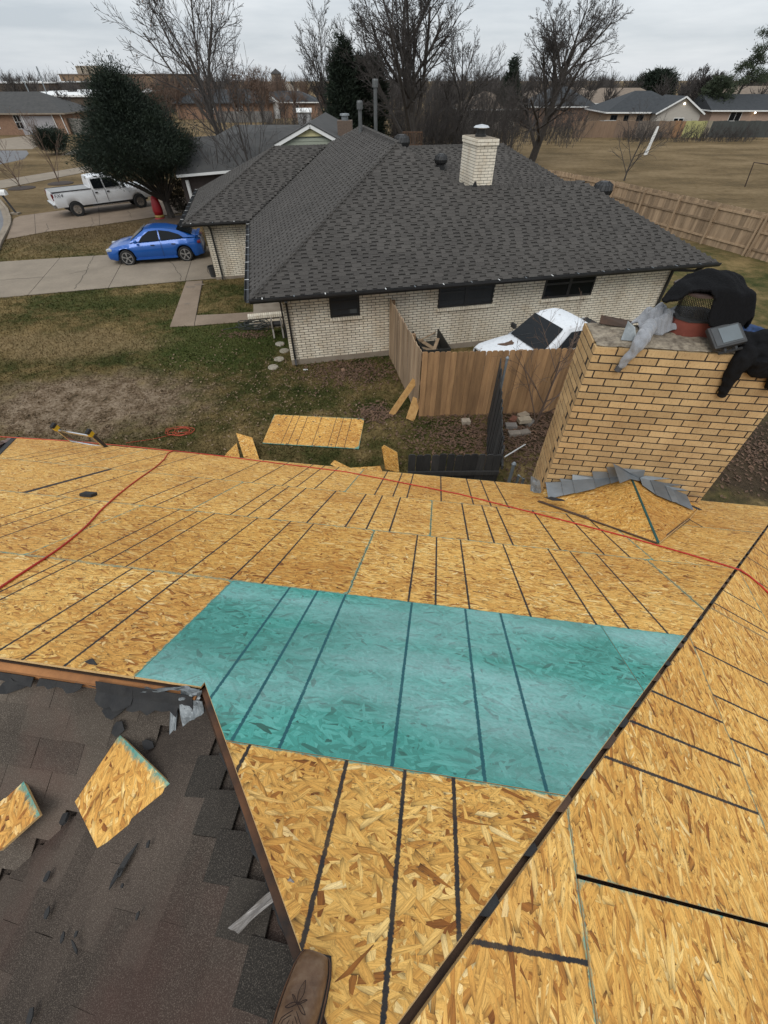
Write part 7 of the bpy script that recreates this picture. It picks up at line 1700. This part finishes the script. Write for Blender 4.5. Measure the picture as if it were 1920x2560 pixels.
m = MB(); m.box(V3(eL[0]+.4, eL[1]+.4, 1.05), (.08, 0, 0), (0, .08, 0), (0, 0, 1.05)); m.build('porch_post', M['white'], n2)
# yellow gable facing us
ga, gl3, gr3 = Q(776, 317, 31.5), Q(692, 366, 31.5), Q(858, 362, 31.5)
m = MB(); m.poly([gl3, gr3, ga]); m.poly([gl3, gr3, V3(gr3[0], gr3[1], 0), V3(gl3[0], gl3[1], 0)]); m.build('gable_wall', grn, n2)
dq = V3(0, -.05, 0); t1, t2 = ga+(gl3-ga)*.53, ga+(gr3-ga)*.53
for k_, (u0, u1) in enumerate(((.10, .30), (.31, .50), (.60, .76), (.77, .97))):
    pts = [ga+(gl3-ga)*u0+dq, ga+(gl3-ga)*u1+dq*1.4, ga+(gr3-ga)*u1+dq*1.4, ga+(gr3-ga)*u0+dq]; m = MB(); m.prism(pts, V3(0, -.03, 0)); m.build('siding_board', yel if k_ < 2 else grn, n2)
for s_ in (gl3, gr3):
    m = MB(); dd_ = (s_-ga); m.bar(ga+V3(0, -.25, .05), s_+dd_*.03+V3(0, -.25, .05), .05, .17, upv=V3(0, 1, 0) if False else ez); m.build('bargeboard', M['white'], n2)
    m = MB(); e_ = s_+dd_*.05; m.prism([ga+V3(0, -.3, .14), e_+V3(0, -.3, .14), e_+V3(0, 9, .14), ga+V3(0, 9, .14)], V3(0, 0, .05)); m.build('gable_roof', M['farshingle'], n2)
cb_ = Q(862, 300, 33); m = MB(); m.box(V3(cb_[0], cb_[1], 2.6), (.42, 0, 0), (0, .42, 0), (0, 0, 2.0)); chn = m.build('chimney', pm('brown_chimney', (.14, .10, .075), (.09, .065, .05), 14, .95, fine=.3), n2)
m = MB(); m.lathe(V3(cb_[0], cb_[1], 4.6), [(.2, 0), (.2, .2), (.28, .2), (.26, .28), (.02, .3)], 12); m.build('flue_cap', M['oldmetal'], chn)
# more houses
def hz(Y, px): return far(px, Y)
simple_house('house', hz(126, 560), R(3), 20, 9, 2.5, 1.9, 'long low house with dark grey roof behind the leaning tree', M['redbrick'], M['darkshingle'], fascia=M['plastic'], wins=((-3, 1.5, 1.2, 1.1, None), (3, 1.5, 1.2, 1.1, None)))
simple_house('house', hz(128, 716), R(0), 13, 8, 2.5, 1.6, 'house with small white gable left of the evergreens', M['redbrick'], M['darkshingle'], gable=(-3.6, 4.2, 1.5, 1.35, M['white']), wins=((2, 1.5, 1.2, 1.1, None),))
sh_ = thing('shed', hz(104, 752), 'small pale shed in the yard behind the yellow gable', 'shed', rz=R(5)); m = MB(); m.box((0, 0, .9), (1.2, 0, 0), (0, .9, 0), (0, 0, .9)); m.build('wall', pm('pale_shed', (.33, .34, .35), None, 4, .7), sh_); m = MB(); m.prism([(-1.4, -1.1, 1.8), (1.4, -1.1, 1.8), (1.4, 0, 2.3), (-1.4, 0, 2.3)], V3(0, 0, .06)); m.prism([(-1.4, 1.1, 1.8), (1.4, 1.1, 1.8), (1.4, 0, 2.3), (-1.4, 0, 2.3)], V3(0, 0, .06)); m.build('roof', M['white'], sh_)
yf = thing('grey_fence', hz(112, 600), 'grey plank fence in front of the long low house', 'fence'); fence(yf, hz(112, 520), hz(112, 672), 1.6, pm('grey_plank', (.15, .145, .135), (.11, .105, .10), 2, .95, rand=.2), bw=.45, gap=.03, posts=False, rails=(.4, 1.2))
simple_house('house', hz(98, 1220), R(0), 9, 8, 2.6, 1.9, 'pale two-window house glimpsed through the thicket', cream, M['tanshingle'], wins=((1.2, 1.7, .9, 1.2, M['black']), (-1.6, 1.7, .9, 1.2, M['black'])))
simple_house('house', hz(125, 1405), R(0), 18, 9, 2.6, 2.0, 'tan-roofed house behind the broad bare tree', cream, M['tanshingle'])
ra = hz(91, 1600)
simple_house('house', V3(41.0, 93.5, 0), R(-2), 12.5, 10, 2.45, 2.2, 'grey-roofed house with pale gable and lit lamp beyond the field fence', pm('tan_house_brick', (.30, .22, .15), (.24, .17, .12), 4, .95, fine=.3), M['darkshingle'], gable=(3.6, 6.4, 2.0, 1.6, cream), wins=((-5.2, 1.5, .9, 1.1, M['plastic']), (-3.3, 1.6, .6, .9, M['plastic']), (-1.2, 1.5, .9, 1.1, M['plastic'])))
simple_house('house', V3(61.5, 96, 0), R(-2), 18, 9, 2.5, 1.7, 'low dark-roofed brick house at the right edge beyond the fence', pm('pinkish_brick', (.36, .26, .20), (.28, .20, .155), 4, .95, fine=.3), M['darkshingle'], kind='gable', wins=((-5.2, 1.25, 1.7, 2.0, None), (1.2, 1.6, .9, .8, M['plastic'])))
simple_house('house', V3(68, 112, 0), R(-2), 22, 10, 2.6, 2.3, 'tan-roofed house behind the right edge house', M['redbrick'], M['tanshingle'])
simple_house('house', V3(47, 118, 0), R(0), 17, 9, 2.6, 2.0, 'tan-roofed house between the wind-swept tree and grey roof', M['redbrick'], M['tanshingle'])
simple_house('house', V3(31.5, 106, 0), R(0), 11, 9, 2.6, 2.4, 'dark blue-grey roofed house left of the pale gable house', M['redbrick'], M['darkshingle'])
# lit wall lamps on the two right-hand houses
for p, lab in ((V3(44.6, 86.35, 3.3), 'small lit lamp on the pale gable'), (V3(58.8, 91.2, 2.1), 'small lit lamp beside the patio door')):
    k = N('lamp_glow'); k.b.inputs['Emission Color'].default_value = (1, .85, .6, 1); k.b.inputs['Emission Strength'].default_value = 6.
    m = MB(); m.lathe(p, [(.02, 0), (.11, .06), (.11, .16), (.02, .22)], 10); tag(m.build('wall_lamp', k.m), lab, 'lamp', 'lit wall lamps')
# far fence along the field, panel by panel
ff_ = thing('field_fence', far(1700, 81), 'long patched board fence across the far side of the field', 'fence')
cols = [(.22, .15, .10), (.24, .16, .105), (.20, .14, .10), (.17, .14, .115)]
pmats = [pm('field_fence_board%d' % i, c_, tuple(x*.72 for x in c_), 1.2, .95, stretch=(6, 6, .8), fine=.2) for i, c_ in enumerate(cols+[(.30, .17, .09), (.42, .40, .17), (.065, .07, .065), (.30, .26, .19)])]
x = 1462.; i = 0
while x < 2000:
    a, b = far(x, 82), far(x+14, 82)
    mi = 4 if 1722 < x < 1752 else 5 if 1752 <= x < 1812 else 6 if 1822 < x else 7 if 1812 <= x <= 1822 else (i//4) % 4
    m = MB(); m.box((a+b)/2+ez*.9, (b-a)/2*.985, V3(0, .03, 0), ez*(.9+.03*math.sin(i*2.1))); m.build('fence_panel', pmats[mi], ff_); x += 14; i += 1
# goal frame and pole in the field
gl4 = thing('soccer_goal', G(1505, 338), 'small white soccer goal in front of the far fence', 'goal')
a, b = G(1492, 340), G(1520, 340); mw = pm('grey_white_tube', (.42, .42, .40), None, 5, .6)
for p in (a, b):
    m = MB(); m.tube([p, p+ez*1.7+V3(.5, .0, 0), p+V3(.2, 1.0, 1.6)], .05, 6); m.build('post', mw, gl4)
m = MB(); m.tube([a+ez*1.7+V3(.5, 0, 0), b+ez*1.7+V3(.5, 0, 0)], .05, 6); m.build('crossbar', mw, gl4)
p0 = G(1862, 467); m = MB(); q1 = CAMP+ray(1885, 406)*(p0[1]/ray(1885, 406)[1]); q2 = CAMP+ray(1930, 412)*(p0[1]/ray(1930, 412)[1])
m.tube([p0, q1, q2], .045, 6); tag(m.build('rusty_goal', pm('rust_pipe', (.05, .03, .022), None, 6, .8)), 'thin rusty pipe goal frame standing in the dry field at right', 'goal')
# commercial buildings with white roofs, far left; church tower
def block(name, x0, x1, Y, D_, z1, wallm, roofm, label, par=.0):
    a, b = far(x0, Y), far(x1, Y); c = (a+b)/2; root = thing(name, c, label, 'building', 'buildings in the distance'); hw = (b-a)/2
    m = MB(); m.prism([a, b, b+V3(0, D_, 0), a+V3(0, D_, 0)], ez*z1); m.build('wall', wallm, root)
    m = MB(); m.prism([a-V3(.3, .3, 0)+ez*z1, b+V3(.3, -.3, 0)+ez*z1, b+V3(.3, D_+.3, 0)+ez*z1, a+V3(-.3, D_+.3, 0)+ez*z1], ez*.25); m.build('roof', roofm, root); return root
wr = pm('white_membrane_roof', (.78, .78, .76), (.66, .66, .65), 1.5, .6); dkw = pm('brown_block_wall', (.10, .075, .055), (.075, .055, .04), 2, .95)
block('warehouse', -120, 245, 112, 60, 3.6, dkw, wr, 'long low warehouse with bright white roof at far left')
block('warehouse', -120, 118, 182, 70, 4.8, dkw, wr, 'second white-roofed warehouse behind the first')
bt = block('brown_building', 152, 425, 215, 30, 6.6, pm('tan_block_wall', (.22, .145, .085), (.19, .125, .075), 2, .95), pm('brown_roof', (.14, .11, .09), None, 2, .95), 'flat brown commercial building with rooftop units')
for px in (212, 224, 244, 256):
    c = far(px, 216); m = MB(); m.box(c+ez*7.8, (1.1, 0, 0), (0, 1.2, 0), (0, 0, 1.0)); m.build('rooftop_unit', M['foundation'], bt)
for px, py, Y, lab in ((100, 166, 118, 'tall thin leaning pole above the white roofs'), (62, 190, 118, 'shorter thin pole above the white roofs'), (277, 145, 170, 'pole with small antenna cluster above the juniper')):
    b = far(px, Y); t = CAMP+ray(px-9 if px < 200 else px, py)*(Y/ray(px, py)[1]); m = MB(); m.tube([b, t], .10, 5)
    if px > 200:
        for s_ in (-.5, 0, .5): m.box(t+V3(s_, 0, 0), (.14, 0, 0), (0, .1, 0), (0, 0, .5))
    tag(m.build('pole', M['oldmetal']), lab, 'pole', 'poles on the skyline')
ct = far(690, 240); ch_ = thing('church', ct, 'pale church gable with square louvred tower on the horizon', 'church', 'buildings in the distance')
m = MB(); m.add([ct+V3(-5, 0, 0), ct+V3(9, 0, 0), ct+V3(9, 0, 2.5), ct+V3(1.5, 0, 5.6), ct+V3(-5, 0, 3.4)], [(0, 1, 2, 3, 4)]); m.build('gable_wall', cream, ch_)
m = MB(); m.box(ct+V3(0, 2, 4.2), (1.7, 0, 0), (0, 1.7, 0), (0, 0, 2.6)); m.build('tower', cream, ch_); m = MB(); m.box(ct+V3(0, 2, 6.0), (1.75, 0, 0), (0, 1.75, 0), (0, 0, .8)); m.build('louvre', M['foundation'], ch_)
m = MB(); q = ct+V3(0, 2, 6.8); m.add([q+V3(-2.1, -2.1, 0), q+V3(2.1, -2.1, 0), q+V3(2.1, 2.1, 0), q+V3(-2.1, 2.1, 0), q+ez*1.5], [(0, 1, 4), (1, 2, 4), (2, 3, 4), (3, 0, 4)]); m.build('spire', M['farshingle'], ch_)
# mailbox, inflatable, bins, deck railing
mb_ = thing('mailbox', G(44, 536), 'white mailbox on a leaning dark post by the curb', 'mailbox'); p0 = G(44, 536); t_ = p0+V3(-.35, 0, 1.05)
m = MB(); m.bar(p0-ez*.1, t_, .09, .09, upv=V3(0, 1, 0)); m.build('post', M['plastic'], mb_)
m = MB(); m.prism([t_+V3(-.34, y, z) for y, z in [(-.14, 0), (.14, 0), (.14, .16), (.10, .24), (0, .28), (-.10, .24), (-.14, .16)]], V3(.68, 0, 0)); m.build('box', M['white'], mb_)
m = MB(); m.box(p0+V3(-.12, 0, .02), (.28, 0, 0), (0, .2, 0), (0, 0, .08)); m.build('block', M['concrete'], mb_)
m = MB(); c = G(402, 549); ia = thing('inflatable_decoration', c, 'red inflatable lawn decoration with gold base under the juniper', 'decoration')
m.lathe(c, [(.26, .26), (.30, .5), (.26, .85), (.20, 1.15), (.05, 1.3)], 16); m.build('body', pm('red_nylon', (.34, .012, .018), (.28, .01, .014), 5, .5), ia, smooth=True)
m = MB(); m.lathe(c, [(.27, .12), (.29, .2), (.27, .27)], 16); m.build('gold_band', pm('gold_nylon', (.34, .24, .06), None, 5, .5), ia, smooth=True)
m = MB(); m.lathe(c, [(.25, 0), (.34, .06), (.27, .13)], 16); m.build('base', pm('red_base', (.36, .02, .04), None, 5, .5), ia, smooth=True)
c = G(537, 693); bn_ = thing('black_bin', c, 'small black bin standing at the garage corner', 'bin'); m = MB(); m.lathe(c, [(.15, 0), (.20, .42), (.21, .42), (.21, .46), (.18, .46), (.15, .1)], 14); m.build('bucket', M['plastic'], bn_); m = MB(); m.tube([c+V3(-.21, 0, .42), c+V3(-.26, 0, .25), c+V3(-.2, 0, .12)], .01, 5); m.build('handle', M['plastic'], bn_)
dkr = thing('deck_railing', far(1035, 40), 'dark wooden deck railing behind the white house roof', 'railing'); a, b = far(1010, 40), far(1062, 40)
for z in (2.9, 3.6):
    m = MB(); m.bar(a+ez*z, b+ez*z, .06, .08); m.build('rail', M['oldlumber'], dkr)
for t in np.linspace(0, 1, 13):
    q = a+(b-a)*t; m = MB(); m.bar(q+ez*(0 if t in (0, 1) else 2.9), q+ez*3.6, .05, .05, upv=V3(0, 1, 0)); m.build('baluster', M['oldlumber'], dkr)
# ================================================================== grass, leaves, litter
def inside(p, poly):
    c = False; n = len(poly); j = n-1
    for i in range(n):
        if ((poly[i][1] > p[1]) != (poly[j][1] > p[1])) and p[0] < (poly[j][0]-poly[i][0])*(p[1]-poly[i][1])/(poly[j][1]-poly[i][1])+poly[i][0]: c = not c
        j = i
    return c
NOGRASS += [[tuple(H(*q)[:2]) for q in ((.8, .5), (13.7, .5), (13.7, 6.5), (.8, 6.5))], [tuple(H(*q)[:2]) for q in ((-2, 9.4), (3, 9.4), (3, 17), (-2, 17))], [tuple(G(*q)[:2]) for q in [(686, 1036), (911, 1047), (897, 1122), (656, 1108)]]]
def inside_v(X, Y, poly):
    c = np.zeros(len(X), bool); j = len(poly)-1
    for i in range(len(poly)):
        (xi, yi), (xj, yj) = poly[i], poly[j]
        if yi != yj: c ^= ((yi > Y) != (yj > Y)) & (X < (xj-xi)*(Y-yi)/(yj-yi)+xi)
        j = i
    return c
nr = np.random.default_rng(77); ng = 260000
Y = 5.2+nr.random(ng)**1.5*26; X = -.95*Y-2.5+nr.random(ng)*(np.minimum(.33*Y+1.2, 9)+.95*Y+2.5); keep = np.ones(ng, bool)
for q in NOGRASS: keep &= ~inside_v(X, Y, q)
keep &= ~((X > 2.2) & (Y < 9.6) & (nr.random(ng) < .85)); keep &= ~((X > .9) & (Y > 9.6) & (Y < 13.6))
dc = G(210, 1010); dd_ = np.hypot((X-dc[0])/3.4, (Y-dc[1])/1.7); keep &= ~((dd_ < 1.1) & (nr.random(ng) < 1.05-.6*dd_))
X, Y = X[keep], Y[keep]; ng = len(X)
h_ = nr.uniform(.018, .055, ng)*(1+.02*Y); a = nr.uniform(0, math.pi, ng); w_ = nr.uniform(.006, .015, ng)*(1+.03*Y); lx, ly = nr.normal(0, .03, ng), nr.normal(0, .03, ng); z = np.zeros(ng)
v = np.stack([np.stack([X-w_*np.cos(a), Y-w_*np.sin(a), z], 1), np.stack([X+w_*np.cos(a), Y+w_*np.sin(a), z], 1), np.stack([X+lx, Y+ly, h_], 1)], 1).reshape(-1, 3)
g = MB(); g.v = [tuple(q) for q in v.tolist()]; g.f = [tuple(q) for q in np.arange(len(v)).reshape(-1, 3).tolist()]; g.m = [0]*len(g.f)
tag(g.build('grass', M['ground'], origin=V3(0, 0, 0)), 'short patchy winter lawn grass', 'grass', kind='stuff')
def litter(name, n, fn, size, mat, label, cat, seed):
    rng = random.Random(seed); m = MB()
    for i in range(n):
        x, y = fn(rng); s_ = size*rng.uniform(.5, 1.3); a = rng.uniform(0, 6.28); t = rng.uniform(-.5, .5); c = V3(x, y, .015+.03*rng.random()); u_ = V3(math.cos(a), math.sin(a), t); w_ = V3(-math.sin(a), math.cos(a), rng.uniform(-.4, .4))
        m.poly([c-u_*s_, c+w_*s_*.55+ez*.01, c+u_*s_, c-w_*s_*.55+ez*.01])
    return tag(m.build(name, mat), label, cat, kind='stuff')
def around(px, sx_, sy_):
    c = G(*px); return lambda r: (c[0]+r.gauss(0, sx_), c[1]+r.gauss(0, sy_))
lm = pm('fallen_leaf', (.15, .085, .05), (.075, .045, .03), 9, .9, detail=3); lm2 = pm('pale_leaf_bit', (.25, .18, .11), (.14, .09, .055), 9, .9)
litter('fallen_leaves', 1500, around((880, 930), .8, .45), .045, lm, 'drift of brown leaves along the white wall and fence', 'leaves', 1)
litter('fallen_leaves', 420, around((940, 1035), .28, .22), .05, lm, 'clump of brown leaves right of the flat sheet', 'leaves', 2)
litter('fallen_leaves', 2600, around((1180, 1085), .85, .75), .045, lm, 'brown leaves inside the black fence corner', 'leaves', 3)
litter('fallen_leaves', 2600, around((1370, 1080), .7, 1.3), .045, lm, 'brown leaves on bare soil beside the brick chimney', 'leaves', 4)
litter('fallen_leaves', 1500, around((640, 980), 2.6, 1.6), .035, lm2, 'scattered leaf bits over the lawn', 'leaves', 5)
litter('fallen_leaves', 1300, around((1880, 1130), 1.2, .8), .045, lm, 'brown leaves right of the chimney', 'leaves', 6)
litter('fallen_leaves', 300, around((620, 838), .5, .15), .04, lm, 'leaves under the garden hose', 'leaves', 7)
for (x, y), s_, col, lab in (((1023-700+600, 928), 0, 0, 0),)[:0]: pass
m = MB(); c = G(858, 927); m.lathe(c-ez*.02, [(.07, 0), (.08, .05), (.04, .1)], 7); tag(m.build('brick_bit', M['redbrick']), 'small reddish brick bit on the lawn near the white wall', 'rubble')
m = MB(); c = G(764, 926); m.box(c+ez*.02, (.07, 0, 0), (0, .02, 0), (0, 0, .015)); tag(m.build('white_scrap', M['white']), 'small white scrap on the grass below the wall', 'litter')
